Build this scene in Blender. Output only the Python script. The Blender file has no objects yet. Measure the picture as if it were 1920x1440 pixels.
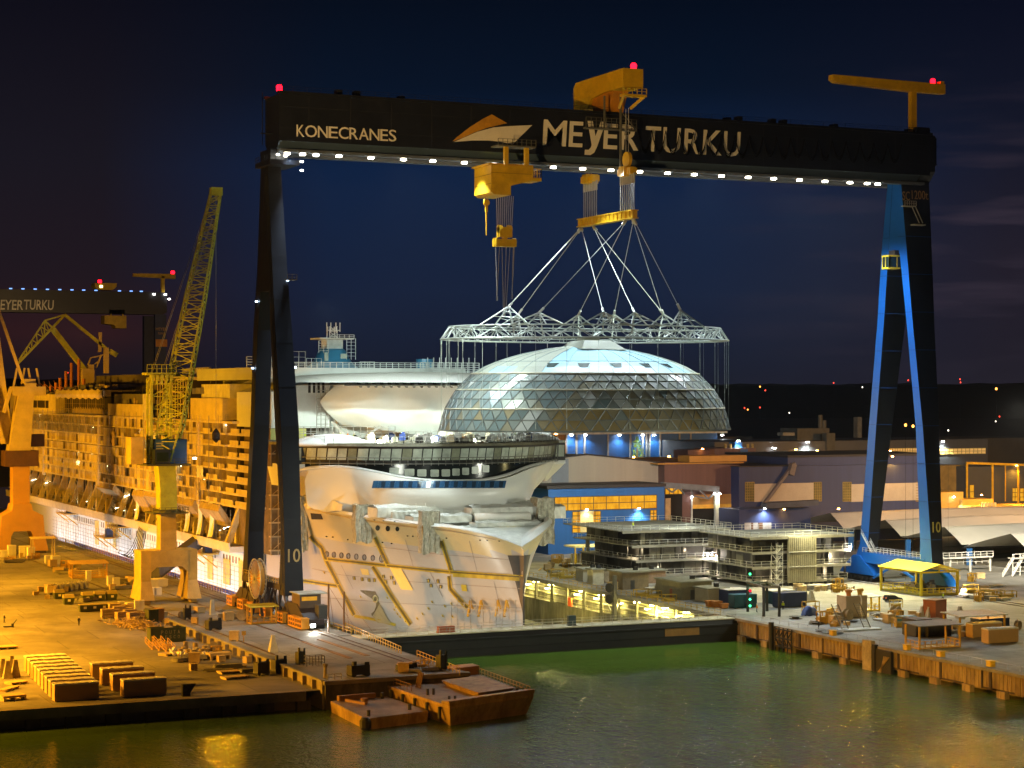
import bpy, math, random
from mathutils import Vector as V
SC = bpy.context.scene
COL = SC.collection
R = random.Random(7)
# ---------------------------------------------------------------- camera (yard axes: x across the dock, y along it, z up)
TH = math.atan(1710/3750.); SN, CS = math.sin(TH), math.cos(TH)
FPX, HY, CAM = 3750., 735., (-130., -389., 47.)
cd = bpy.data.cameras.new("Camera"); cam = bpy.data.objects.new("Camera", cd); COL.objects.link(cam)
cam.location = CAM; cam.rotation_euler = (math.pi/2, 0, -TH)
cd.sensor_width = 36; cd.lens = 36*FPX/1920; cd.shift_y = 15/1920.; cd.clip_start = 1; cd.clip_end = 30000
SC.camera = cam
SC.view_settings.view_transform = 'Standard'; SC.view_settings.look = 'None'
SC.view_settings.exposure = .4; SC.view_settings.gamma = 1
SC.cycles.max_bounces = 5; SC.cycles.diffuse_bounces = 2; SC.cycles.glossy_bounces = 3
SC.cycles.transmission_bounces = 3; SC.cycles.sample_clamp_indirect = 3; SC.cycles.use_light_tree = True
SC.cycles.caustics_reflective = False; SC.cycles.caustics_refractive = False
def _d(px, py):
    a = (px-960)/FPX; return (a*CS+SN, -a*SN+CS, -(py-HY)/FPX)
def pz(px, py, z=0.):
    d = _d(px, py); k = (z-CAM[2])/d[2]; return V((CAM[0]+k*d[0], CAM[1]+k*d[1], z))
def pt(px, py, t):
    d = _d(px, py); k = (t-CAM[1])/d[1]; return V((CAM[0]+k*d[0], t, CAM[2]+k*d[2]))
def ps(px, py, s):
    d = _d(px, py); k = (s-CAM[0])/d[0]; return V((s, CAM[1]+k*d[1], CAM[2]+k*d[2]))
def gz(x, y):                       # ground height of the left yard: low apron by the water rising to the rail level
    if x > -23 and y > -81 or y > 40: return 0.
    if y < -10: return -1.5
    return -1.5+1.5*(y+10)/50
def pg(px, py):                     # where a pixel meets the yard
    z = 0.
    for _ in range(6):
        p = pz(px, py, z); z = gz(p.x, p.y)
    return V((p.x, p.y, z))
# ---------------------------------------------------------------- world: night sky
W = bpy.data.worlds.new("World"); SC.world = W; W.use_nodes = True
def sky():
    nt = W.node_tree; N = nt.nodes; L = nt.links; N.clear()
    out = N.new('ShaderNodeOutputWorld'); bg = N.new('ShaderNodeBackground'); L.new(bg.outputs[0], out.inputs[0])
    tc = N.new('ShaderNodeTexCoord'); sep = N.new('ShaderNodeSeparateXYZ'); L.new(tc.outputs['Generated'], sep.inputs[0])
    def ramp(src, stops):
        r = N.new('ShaderNodeValToRGB'); e = r.color_ramp.elements
        while len(e) < len(stops): e.new(.5)
        for k, (p, c) in enumerate(stops): e[k].position = p; e[k].color = (*c, 1)
        L.new(src, r.inputs[0]); return r.outputs[0]
    def rng(src, a, b):
        m = N.new('ShaderNodeMapRange'); m.inputs[1].default_value = a; m.inputs[2].default_value = b; L.new(src, m.inputs[0]); return m.outputs[0]
    def mixc(f, a, b, mode='MIX'):
        m = N.new('ShaderNodeMix'); m.data_type = 'RGBA'; m.blend_type = mode
        if isinstance(f, float): m.inputs[0].default_value = f
        else: L.new(f, m.inputs[0])
        for i, x in ((6, a), (7, b)):
            if isinstance(x, tuple): m.inputs[i].default_value = (*x, 1)
            else: L.new(x, m.inputs[i])
        return m.outputs[2]
    el = rng(sep.outputs[2], 0., .25)
    mid = ramp(el, [(0, (.0062, .0072, .0155)), (.2, (.0052, .0108, .0310)), (.44, (.0034, .0116, .0385)), (.6, (.0016, .0050, .0145)), (.85, (.0008, .0021, .0062)), (1, (.0006, .0015, .0048))])  # blue band at girder height: lamp glow in haze painted into the sky
    lef = ramp(el, [(0, (.0075, .0050, .0070)), (.2, (.0110, .0065, .0100)), (.45, (.0070, .0060, .0105)), (.8, (.0022, .0024, .0062)), (1, (.0012, .0015, .0045))])
    rig = ramp(el, [(0, (.0100, .0085, .0150)), (.25, (.0115, .0092, .0165)), (.5, (.0050, .0062, .0150)), (.8, (.0018, .0027, .0085)), (1, (.0010, .0016, .0052))])
    dt = N.new('ShaderNodeVectorMath'); dt.operation = 'DOT_PRODUCT'; dt.inputs[1].default_value = (CS, -SN, 0); L.new(tc.outputs['Generated'], dt.inputs[0])
    c = mixc(rng(dt.outputs['Value'], -.09, -.20), mid, lef); c = mixc(rng(dt.outputs['Value'], .10, .24), c, rig)
    mp = N.new('ShaderNodeMapping'); mp.inputs['Scale'].default_value = (7, 7, 60); L.new(tc.outputs['Generated'], mp.inputs[0])
    nz = N.new('ShaderNodeTexNoise'); nz.inputs['Scale'].default_value = 1.6; nz.inputs['Detail'].default_value = 5; L.new(mp.outputs[0], nz.inputs[0])
    cl = ramp(nz.outputs[0], [(.50, (0, 0, 0)), (.72, (1, 1, 1))])
    band = ramp(el, [(.0, (.1, .1, .1)), (.22, (.8, .8, .8)), (.34, (1, 1, 1)), (.52, (.25, .25, .25)), (.7, (0, 0, 0))])
    cf = mixc(1., cl, band, 'MULTIPLY'); sd = rng(dt.outputs['Value'], .08, .22)
    cf2 = mixc(1., cf, sd, 'MULTIPLY'); c = mixc(cf2, c, (.028, .021, .033))
    pk = ramp(el, [(.05, (0, 0, 0)), (.115, (1, 1, 1)), (.17, (.5, .5, .5)), (.22, (0, 0, 0))])
    pk = mixc(1., pk, rng(dt.outputs['Value'], -.14, -.20), 'MULTIPLY'); c = mixc(pk, c, (.020, .007, .009))
    L.new(c, bg.inputs[0]); bg.inputs[1].default_value = 1.
sky()
# ---------------------------------------------------------------- lights
SOD = (1., .40, .035); WARM = (1., .80, .42); WHITE = (.92, 1., .86); COOL = (.80, .93, 1.); GRN = (1., .92, .40)
def spot(loc, tgt, kw, col, ang, blend=.6, rad=.6, name='flood_fill_beam'):
    l = bpy.data.lights.new(name, 'SPOT'); l.energy = kw*1000; l.color = col; l.spot_size = math.radians(ang); l.spot_blend = blend; l.shadow_soft_size = rad
    o = bpy.data.objects.new(name, l); COL.objects.link(o); o.location = loc
    o.rotation_euler = (V(tgt)-V(loc)).to_track_quat('-Z', 'Y').to_euler(); return o
def point(loc, kw, col, rad=.3, name='lamp_fill_light'):
    l = bpy.data.lights.new(name, 'POINT'); l.energy = kw*1000; l.color = col; l.shadow_soft_size = rad
    o = bpy.data.objects.new(name, l); COL.objects.link(o); o.location = loc; return o
def yard_lights():
    S1 = (1., .41, .018); S2 = (1., .60, .20); S3 = (1., .42, .006)
    for t in (55, 120, 190, 260, 330): spot((-78, t-25, 33), (12, t+14, 24), 300, S3, 75, .9, 2.5)      # sodium masts along the yard, lighting the port side
    for (x, y, kw) in ((-150, 10, 1300), (-125, 95, 900), (-90, 190, 500), (-165, -60, 900)): spot((x, y, 32), (x+42, y-14, 0), kw, S1, 84, .8, 2.0)
    for (x, y, kw) in ((-92, -44, 230), (-74, -12, 260), (-70, 40, 240), (-64, 110, 200)): spot((x, y, 40), (x+6, y, 0), kw, S1, 96, .7, 1.5)  # unseen downlights without bodies, added to fill the yard with amber
    spot((-200, -215, 42), (62, 8, 168), 1900, S2, 40, .9, 3.)                                         # far mast on the near shore, left
    spot((-60, -180, 34), (-8, -100, -4), 60, S1, 34, .9, 2.); spot((-30, -70, 34), (-10, -25, 0), 40, S2, 60, .9, 2.)
    BW = (.98, 1., .82); WH = (.86, 1., .86)
    spot((-26, -84, 30), (34, 10, 9), 74, (.95, 1., .84), 62, .9, 8.); spot((18, -150, 42), (40, 0, 10), 115, (.95, 1., .84), 40, .9, 8.); spot((112, -66, 30), (50, 0, 12), 75, BW, 62, .9, 3.)
    spot((3, 2, 66), (46, 56, 43), 230, WH, 62, .9, 1.5); spot((148, 2, 70), (70, 40, 46), 150, WH, 70, .9, 3.)
    spot((30, -14, 62), (44, 22, 26), 26, WH, 100, .9, 3.)
    for k in range(19): spot((7.5, 52+15*k, -7), (18.5, 57+15*k, 0), 6, (.93, .93, 1.), 140, .7, .4)   # work lights down in the dock beside the hull
    for (x, y) in ((8, -8), (10, 20), (16, -20), (60, -20), (74, 10)): spot((x, y, -8), (36 if x < 43 else 50, y+16, 5), 9, (1, .96, .8), 130, .8, .4)
    GY = (1., .84, .34)
    for t in (0, 40, 85, 140): spot((68, t, -6), (86, t+8, -6), 9, (1., .78, .2), 140, .9, .5)  # unseen spots added on the hull side to yellow the right dock wall
    spot((150, 15, 36), (134, 4, 0), 210, GY, 95, .9, 1.5); spot((182, -40, 30), (125, -50, 0), 80, GY, 110, .9, 2.); spot((100, 120, 30), (120, 60, 0), 45, GY, 120, .9, 1.5)
    spot((170, 100, 34), (200, 30, 8), 90, GY, 100, .9, 2.); spot((98, 20, 26), (118, 40, 4), 24, GY, 110, .9, 1.5); spot((20, -170, 34), (88, -80, 1), 190, (1., .66, .18), 46, .9, 2.)
    spot((150, -40, 44), (236, 50, 14), 1150, (1, .88, .68), 60, .9, 2.)  # unseen spot added to brighten the tent membranes
    spot((300, 40, 45), (240, 141, 10), 330, (1., .52, .20), 80, .9, 3.); spot((150, 70, 34), (190, 146, 14), 90, (1., .50, .30), 90, .9, 3.); spot((120, 90, 40), (125, 150, 22), 60, (1., .85, .6), 90, .9, 3.)  # unseen spots added to lift the dark halls with soft warm light
    spot((300, 120, 40), (320, 200, 4), 260, S1, 110, .9, 2.)
    spot((118, 6, 95), (153, 9, 55), 130, (.75, .9, 1.), 60, .9, 1.)                                    # added spot without a lamp body, brightens the right leg's inner face
    spot((60, 470, 70), (70, 600, 90), 100, S2, 100, .9, 2.)
    for x in (20, 45, 70, 95, 120, 140): spot((x, 2.6, 95.6), (30+x*.25, -150, -4), 52, COOL, 80, .8, .6)       # added bodiless spots so the girder row glitters on the basin
    spot((112, 78, 34), (136, 132, 8), 55, COOL, 90, .9, 2.)  # unseen cool spot added to brighten the blue hall front
    spot((226, 70, 30), (45, -150, -4), 110, S1, 34, .8, 1.2)
    for (px, py) in ((290, 905), (462, 905), (120, 915), (20, 930)): p = ps(px, py, 10.5); spot(p, (CAM[0]+.3*(p.x-CAM[0]), CAM[1]+.42*(p.y-CAM[1]), -4.5), 34, S3, 34, .9, .5)
yard_lights()

# ---------------------------------------------------------------- materials
MT = {}
def M(name, c, rough=.6, metal=0., noise=.3, scale=.4, bump=0., emit=0., stretch=(1, 1, 1), c2=None, amt=.5, spec=.5, world=False, alpha=1., joint=0.):
    if name in MT: return MT[name]
    m = bpy.data.materials.new(name); m.use_nodes = True; N = m.node_tree.nodes; L = m.node_tree.links; b = N['Principled BSDF']
    b.inputs['Base Color'].default_value = (*c, 1); b.inputs['Roughness'].default_value = rough; b.inputs['Metallic'].default_value = metal
    b.inputs['Specular IOR Level'].default_value = spec; b.inputs['Alpha'].default_value = alpha
    if emit: b.inputs['Emission Color'].default_value = (*c, 1); b.inputs['Emission Strength'].default_value = emit
    if noise or c2:
        tc = N.new('ShaderNodeTexCoord'); mp = N.new('ShaderNodeMapping'); mp.inputs['Scale'].default_value = stretch
        if world: g = N.new('ShaderNodeNewGeometry'); L.new(g.outputs['Position'], mp.inputs[0])
        else: L.new(tc.outputs['Object'], mp.inputs[0])
        n1 = N.new('ShaderNodeTexNoise'); n1.inputs['Scale'].default_value = scale; n1.inputs['Detail'].default_value = 7; n1.inputs['Roughness'].default_value = .65; L.new(mp.outputs[0], n1.inputs[0])
        r = N.new('ShaderNodeValToRGB'); e = r.color_ramp.elements; L.new(n1.outputs[0], r.inputs[0])
        e[0].position = .32; e[1].position = .68
        lo = tuple(max(0, x*(1-noise)) for x in c); hi = tuple(min(1, x*(1+noise*.6)) for x in c)
        e[0].color = (*lo, 1); e[1].color = (*hi, 1); src = r.outputs[0]
        if c2:
            n2 = N.new('ShaderNodeTexNoise'); n2.inputs['Scale'].default_value = scale*2.7; n2.inputs['Detail'].default_value = 9; n2.inputs['Roughness'].default_value = .7; L.new(mp.outputs[0], n2.inputs[0])
            r2 = N.new('ShaderNodeValToRGB'); q = r2.color_ramp.elements; q[0].position = 1-amt-.12; q[1].position = 1-amt+.12; q[0].color = (0, 0, 0, 1); q[1].color = (1, 1, 1, 1); L.new(n2.outputs[0], r2.inputs[0])
            mx = N.new('ShaderNodeMix'); mx.data_type = 'RGBA'; L.new(r2.outputs[0], mx.inputs[0]); L.new(src, mx.inputs[6]); mx.inputs[7].default_value = (*c2, 1); src = mx.outputs[2]
        if joint:
            bk = N.new('ShaderNodeTexBrick'); bk.inputs['Scale'].default_value = 1; bk.inputs['Brick Width'].default_value = joint*1.5; bk.inputs['Row Height'].default_value = joint; bk.inputs['Mortar Size'].default_value = .10; bk.inputs['Mortar Smooth'].default_value = .3
            bk.inputs['Color1'].default_value = (1, 1, 1, 1); bk.inputs['Color2'].default_value = (.80, .80, .80, 1); bk.inputs['Mortar'].default_value = (.42, .42, .42, 1); L.new(mp.outputs[0], bk.inputs[0])
            mj = N.new('ShaderNodeMix'); mj.data_type = 'RGBA'; mj.blend_type = 'MULTIPLY'; mj.inputs[0].default_value = 1.; L.new(src, mj.inputs[6]); L.new(bk.outputs[0], mj.inputs[7]); src = mj.outputs[2]
        L.new(src, b.inputs['Base Color'])
        if bump:
            bp = N.new('ShaderNodeBump'); bp.inputs['Strength'].default_value = bump; bp.inputs['Distance'].default_value = .3; L.new(n1.outputs[0], bp.inputs['Height']); L.new(bp.outputs[0], b.inputs['Normal'])
    MT[name] = m; return m
def emis(name, c, s):
    if name in MT: return MT[name]
    m = bpy.data.materials.new(name); m.use_nodes = True; N = m.node_tree.nodes; N.clear()
    o = N.new('ShaderNodeOutputMaterial'); e = N.new('ShaderNodeEmission'); e.inputs[0].default_value = (*c, 1); e.inputs[1].default_value = s
    m.node_tree.links.new(e.outputs[0], o.inputs[0]); MT[name] = m; return m
# ---------------------------------------------------------------- mesh builder
OFF = {}
class MB:
    def __init__(s): s.v = []; s.f = []; s.m = []
    def face(s, pts, m=0):
        k = len(s.v); s.v += [tuple(p) for p in pts]; s.f.append(tuple(range(k, k+len(pts)))); s.m.append(m); return s
    def hexa(s, b, t, m=0):                       # bottom quad, top quad
        k = len(s.v); n = len(b); s.v += [tuple(p) for p in b]+[tuple(p) for p in t]
        s.f.append(tuple(k+i for i in reversed(range(n)))); s.f.append(tuple(k+n+i for i in range(n)))
        for i in range(n): s.f.append((k+i, k+(i+1) % n, k+n+(i+1) % n, k+n+i))
        s.m += [m]*(n+2); return s
    def box(s, x0, y0, z0, x1, y1, z1, m=0):
        return s.hexa([(x0, y0, z0), (x1, y0, z0), (x1, y1, z0), (x0, y1, z0)], [(x0, y0, z1), (x1, y0, z1), (x1, y1, z1), (x0, y1, z1)], m)
    def obox(s, c, sx, sy, sz, rz=0., m=0, taper=1.):   # base centre
        ca, sa = math.cos(rz), math.sin(rz)
        def q(k, z): return [(c[0]+(x*ca-y*sa)*k, c[1]+(x*sa+y*ca)*k, c[2]+z) for x, y in ((-sx/2, -sy/2), (sx/2, -sy/2), (sx/2, sy/2), (-sx/2, sy/2))]
        return s.hexa(q(1, 0), q(taper, sz), m)
    def bar(s, p, q, w, h=None, m=0):
        p, q = V(p), V(q); h = h or w; d = (q-p)
        if d.length < 1e-6: return s
        d.normalize(); up = V((0, 0, 1)) if abs(d.z) < .95 else V((0, 1, 0)); a = d.cross(up).normalized(); b = a.cross(d).normalized(); a *= w/2; b *= h/2
        return s.hexa([p-a-b, p+a-b, p+a+b, p-a+b], [q-a-b, q+a-b, q+a+b, q-a+b], m)
    def tube(s, p, q, r, n=6, m=0, r2=None):
        p, q = V(p), V(q); d = q-p
        if d.length < 1e-6: return s
        d.normalize(); up = V((0, 0, 1)) if abs(d.z) < .95 else V((0, 1, 0)); a = d.cross(up).normalized(); b = a.cross(d).normalized(); r2 = r if r2 is None else r2
        c = [a*math.cos(6.28319*i/n)+b*math.sin(6.28319*i/n) for i in range(n)]
        return s.hexa([p+x*r for x in c], [q+x*r2 for x in c], m)
    def path(s, pts, r, n=5, m=0):
        for a, b in zip(pts, pts[1:]): s.tube(a, b, r, n, m)
        return s
    def prism(s, poly, d, m=0):
        d = V(d); return s.hexa([V(p) for p in poly], [V(p)+d for p in poly], m)
    def grid(s, fn, nu, nv, m=0):
        k = len(s.v)
        for j in range(nv+1):
            for i in range(nu+1): s.v.append(tuple(fn(i/nu, j/nv)))
        for j in range(nv):
            for i in range(nu):
                a = k+j*(nu+1)+i; s.f.append((a, a+1, a+nu+2, a+nu+1)); s.m.append(m if isinstance(m, int) else m(i, j))
        return s
    def lathe(s, prof, c, n=16, m=0):              # (r, z) profile about a vertical axis
        k = len(s.v)
        for r, z in prof:
            for i in range(n): s.v.append((c[0]+r*math.cos(6.28319*i/n), c[1]+r*math.sin(6.28319*i/n), c[2]+z))
        for j in range(len(prof)-1):
            for i in range(n): s.f.append((k+j*n+i, k+j*n+(i+1) % n, k+(j+1)*n+(i+1) % n, k+(j+1)*n+i)); s.m.append(m)
        s.f.append(tuple(k+i for i in reversed(range(n)))); s.m.append(m)
        s.f.append(tuple(k+(len(prof)-1)*n+i for i in range(n))); s.m.append(m); return s
    def rail(s, pts, h=1.1, step=2., r=.04, m=0, rows=2):    # guard rail along a polyline
        for a, b in zip(pts, pts[1:]):
            a, b = V(a), V(b); n = max(1, int((b-a).length/step))
            for i in range(n+1):
                p = a.lerp(b, i/n); s.bar(p, p+V((0, 0, h)), r*2, r*2, m)
            for k in range(rows): s.bar(a+V((0, 0, h*(k+1)/rows)), b+V((0, 0, h*(k+1)/rows)), r*1.6, r*1.6, m)
        return s
    def build(s, name, mats, parent=None, smooth=False, label=None):
        me = bpy.data.meshes.new(name); o = OFF.get(parent, V((0, 0, 0))) if parent else V((0, 0, 0))
        me.from_pydata([(x-o.x, y-o.y, z-o.z) for x, y, z in s.v] if o.length else s.v, [], s.f)
        mats = mats if isinstance(mats, (list, tuple)) else [mats]
        for m in mats: me.materials.append(m)
        if len(mats) > 1: me.polygons.foreach_set('material_index', s.m)
        if smooth: me.polygons.foreach_set('use_smooth', [True]*len(s.f))
        me.update(); ob = bpy.data.objects.new(name, me); COL.objects.link(ob)
        if parent: ob.parent = parent; OFF[ob] = o
        if label: ob['label'] = label
        return ob
def recalc(ob):
    import bmesh
    bm = bmesh.new(); bm.from_mesh(ob.data); bmesh.ops.recalc_face_normals(bm, faces=bm.faces); bm.to_mesh(ob.data); bm.free(); return ob
def tag(o, label, cat, group=None, kind=None):
    if kind: o['kind'] = kind
    if label: o['label'] = label
    if cat: o['category'] = cat
    if group: o['group'] = group
    return o
def thing(name, label, cat, loc=(0, 0, 0), rz=0., group=None, local=False):
    o = bpy.data.objects.new(name, None); COL.objects.link(o); o.location = loc; o.rotation_euler = (0, 0, rz); o.empty_display_size = .5
    OFF[o] = V((0, 0, 0)) if local else V(loc); return tag(o, label, cat, group)
def struct(mb, name, mats, smooth=False):
    o = mb.build(name, mats, None, smooth); o['kind'] = 'structure'; return o
def dup(root, loc, rz=None, label=None, scale=None):
    r = root.copy(); COL.objects.link(r); r.location = loc
    if rz is not None: r.rotation_euler = (0, 0, rz)
    if label: r['label'] = label
    if scale: r.scale = scale
    for ch in list(root.children):
        c = ch.copy(); COL.objects.link(c); c.parent = r
        for g in list(ch.children):
            d = g.copy(); COL.objects.link(d); d.parent = c
    return r
def text_mesh(txt, size, name, mat, parent, loc, ax, up, shear=0., bold=0., space=1., depth=.04, width=None):
    # lettering as flat raised plates: ax = reading direction, up = letter up
    cu = bpy.data.curves.new(name, 'FONT'); cu.body = txt; cu.size = size; cu.offset = bold; cu.space_character = space; cu.shear = shear; cu.extrude = depth; cu.resolution_u = 3
    o = bpy.data.objects.new(name, cu); COL.objects.link(o); dg = bpy.context.evaluated_depsgraph_get(); dg.update()
    me = bpy.data.meshes.new_from_object(o.evaluated_get(dg)); bpy.data.objects.remove(o); bpy.data.curves.remove(cu)
    ax, up = V(ax).normalized(), V(up).normalized(); nn = ax.cross(up); off = OFF.get(parent, V((0, 0, 0))); loc = V(loc)
    xs = [v.co.x for v in me.vertices]; x0, x1 = min(xs), max(xs); k = width/(x1-x0) if width else 1.
    for v in me.vertices:
        p = loc+ax*((v.co.x-x0)*k)+up*v.co.y+nn*v.co.z; v.co = p-off
    me.materials.clear(); me.materials.append(mat); ob = bpy.data.objects.new(name, me); COL.objects.link(ob)
    if parent: ob.parent = parent; OFF[ob] = off
    return ob
# ---------------------------------------------------------------- the setting
def ground_mat():
    m = M('yard concrete', (.25, .235, .21), .82, 0, .38, .035, .15, c2=(.13, .12, .105), amt=.46, world=True, joint=11.)
    return m
conc = ground_mat()
conc2 = M('quay concrete', (.27, .26, .23), .8, 0, .35, .06, .15, c2=(.15, .14, .12), amt=.42, world=True, joint=8.)
dockc = M('dock wall concrete', (.25, .23, .15), .85, 0, .45, .25, .3, stretch=(1, 1, .25), c2=(.10, .10, .05), amt=.45, world=True)
dark = M('dark far land', (.012, .014, .012), 1, 0, .3, .01, world=True)
def setting():
    L = MB(); L.grid(lambda u, v: (-420+397*u, -80+120*v, gz(-24, -80+120*v)), 6, 24)
    struct(L, 'yard', conc)
    L = MB(); L.grid(lambda u, v: (-900+877*u, 40+700*v, 0), 6, 6); L.face([(-23, -81, 0), (2, -81, 0), (2, 740, 0), (-23, 740, 0)])
    struct(L, 'crane_apron', conc2)
    L = MB(); L.face([(85, -420, 0), (620, -420, 0), (620, 620, 0), (85, 620, 0)]); struct(L, 'quay', conc2)
    L = MB(); L.face([(2, -25, -11), (85, -25, -11), (85, 620, -11), (2, 620, -11)]); struct(L, 'dock_floor', dockc)
    L = MB(); L.face([(-9000, 620, -.3), (9000, 620, -.3), (9000, 12000, -.3), (-9000, 12000, -.3)])
    L.face([(620, -420, -.3), (9000, -420, -.3), (9000, 620, -.3), (620, 620, -.3)])
    struct(L, 'far_ground', dark)
    # water
    m = bpy.data.materials.new('harbour water'); m.use_nodes = True; N = m.node_tree.nodes; K = m.node_tree.links; b = N['Principled BSDF']
    b.inputs['Base Color'].default_value = (.056, .105, .009, 1); b.inputs['Roughness'].default_value = .11; b.inputs['IOR'].default_value = 1.33
    g = N.new('ShaderNodeNewGeometry')
    def nz(sc, det, st=(1, 1, 1)):
        mp = N.new('ShaderNodeMapping'); mp.inputs['Scale'].default_value = st; K.new(g.outputs['Position'], mp.inputs[0])
        n = N.new('ShaderNodeTexNoise'); n.inputs['Scale'].default_value = sc; n.inputs['Detail'].default_value = det; K.new(mp.outputs[0], n.inputs[0]); return n.outputs[0]
    sx = N.new('ShaderNodeSeparateXYZ'); K.new(g.outputs['Position'], sx.inputs[0])
    mr = N.new('ShaderNodeMapRange'); mr.inputs[1].default_value = -65; mr.inputs[2].default_value = 25; mr.inputs[3].default_value = .10; mr.inputs[4].default_value = 1.; K.new(sx.outputs[0], mr.inputs[0])
    mr2 = N.new('ShaderNodeMapRange'); mr2.inputs[1].default_value = -45; mr2.inputs[2].default_value = -85; mr2.inputs[3].default_value = .12; mr2.inputs[4].default_value = 1.; K.new(sx.outputs[1], mr2.inputs[0])
    mu = N.new('ShaderNodeMath'); mu.operation = 'MULTIPLY'; K.new(mr.outputs[0], mu.inputs[0]); K.new(mr2.outputs[0], mu.inputs[1])
    ad = N.new('ShaderNodeMath'); ad.operation = 'ADD'; K.new(nz(1.3, 3), ad.inputs[0]); K.new(nz(.55, 2, (1, .7, 1)), ad.inputs[1])
    bp = N.new('ShaderNodeBump'); bp.inputs['Distance'].default_value = .7; K.new(ad.outputs[0], bp.inputs['Height']); K.new(mu.outputs[0], bp.inputs['Strength']); K.new(bp.outputs[0], b.inputs['Normal'])
    L = MB(); L.face([(-900, -900, -4.5), (900, -900, -4.5), (900, -27, -4.5), (-900, -27, -4.5)]); struct(L, 'harbour_water', m)
    # hills on the horizon
    L = MB(); rr = random.Random(3); fw = (SN, CS); rt = (CS, -SN)
    hs = []; h = 0
    for i in range(241):
        h = .8*h+rr.uniform(-2.4, 2.4); x = -2600+21.7*i
        base = 66 if x > 0 else 64+(-x)*.010
        hs.append((x, base+h))
    for (x0, h0), (x1, h1) in zip(hs, hs[1:]):
        def w(x, y, z): return (CAM[0]+fw[0]*y+rt[0]*x, CAM[1]+fw[1]*y+rt[1]*x, z)
        L.face([w(x0, 3600, -1), w(x1, 3600, -1), w(x1, 4000, h1*.92), w(x0, 4000, h0*.92)])
        L.face([w(x0, 4000, h0*.92), w(x1, 4000, h1*.92), w(x1, 4400, h1), w(x0, 4400, h0)])
        L.face([w(x0, 4400, h0), w(x1, 4400, h1), w(x1, 5200, -1), w(x0, 5200, -1)])
    struct(L, 'hills', dark)
    # ----- quay walls
    rust = M('rusty sheet piling', (.30, .20, .075), .75, .1, .5, .5, .3, stretch=(1, 1, .2), c2=(.12, .06, .025), amt=.42, world=True)
    dkc = M('wet quay face', (.10, .085, .06), .7, 0, .5, .3, .2, stretch=(1, 1, .4), c2=(.04, .035, .025), world=True)
    t = thing('quay_wall', 'low dark concrete quay front under the wrapped crates, with arched recesses above the water', 'quay wall', (-200, -80, -4.5))
    a = MB(); a.box(-420, -80.6, -3.0, -26, -79.2, -1.42); a.box(-420, -79.2, -7, -26, -78.6, -1.5)
    a.build('capping_beam', M('quay cap', (.20, .17, .12), .8, 0, .4, .3, world=True), t)
    a = MB()
    for i in range(64): x = -418+6.2*i; a.box(x, -80.4, -6.5, x+2.3, -79.2, -3.0)
    p = a.build('pier', dkc, t)
    t = thing('quay_wall', 'short dark pier head wall at the end of the crane apron behind the barges', 'quay wall', (-10, -81, -4.5))
    a = MB(); a.box(-23, -81.5, -7, 2.2, -80.98, -.05); a.build('wall', dkc, t)
    a = MB(); a.box(-23.3, -81.9, -.5, 2.4, -80.9, .16); a.build('capping_beam', M('quay cap'), t) if 0 else a.build('capping_beam', M('quay cap', (.2, .17, .12)), t)
    a = MB(); a.box(2.0, -81, -7, 2.5, -27, -.02); a.build('side_wall', dkc, t)
    t = thing('retaining_wall', 'low orange stained step wall between the lower yard and crane apron', 'wall', (-23, -40, -1.5))
    a = MB(); a.box(-23.4, -81, -4.6, -22.99, 40, .02); a.build('wall', M('step wall', (.24, .2, .15), .8, 0, .4, .4, world=True), t)
    a = MB(); a.box(-23.6, -81, -.02, -22.6, 40, .25); a.build('kerb', conc2, t)
    rr = random.Random(5); a = MB()
    for i in range(24): y = -78+5*i; a.box(-24.1, y, -1.5, -23.4, y+.5, -.05)
    a.build('buttress', M('step wall', (.24, .2, .15)), t)
    # right quay: sheet piled wall on piles
    t = thing('quay_wall', 'rusty sheet piled wall with stub piles along the right bank of the basin', 'quay wall', (85, -120, -4.5))
    a = MB(); rr = random.Random(11)
    y = -26.
    while y > -330:
        zb = -3.35 if y > -85 else -3.55
        a.box(84.72, y-.55, zb, 85.2, y, -.45); a.box(84.64, y-1.1, zb+rr.uniform(-.05, .1), 85.2, y-.55, -.45); y -= 1.1
    a.build('sheet_piling', rust, t)
    a = MB()
    for k in range(34): y = -30-rr.uniform(7.5, 9.5)*k; a.box(84.42, y, -3.5, 84.7, y+rr.choice((.14, .2, .5)), -.45); a.box(84.5, y-6, -3.45, 84.72, y-.2, -3.2)
    a.build('joint_strip', M('dark rust', (.05, .03, .015), .8, 0, .4, .6), t)
    a = MB(); a.box(84.3, -330, -.45, 86.2, -26, .12); a.box(88, -330, -7, 88.5, -26, -.45); a.build('capping_beam', M('quay cap', (.2, .17, .12)), t)
    for i in range(26):
        y = -33-9.4*i; b = MB(); b.box(83.9, y-1.1, -6, 84.85, y+1.1, -3.3); b.build('stub_pile', rust, t)
    # black lattice fender frames and steel dolphins against the piling
    blk = M('black steel', (.016, .015, .014), .6, .3, .3)
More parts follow.
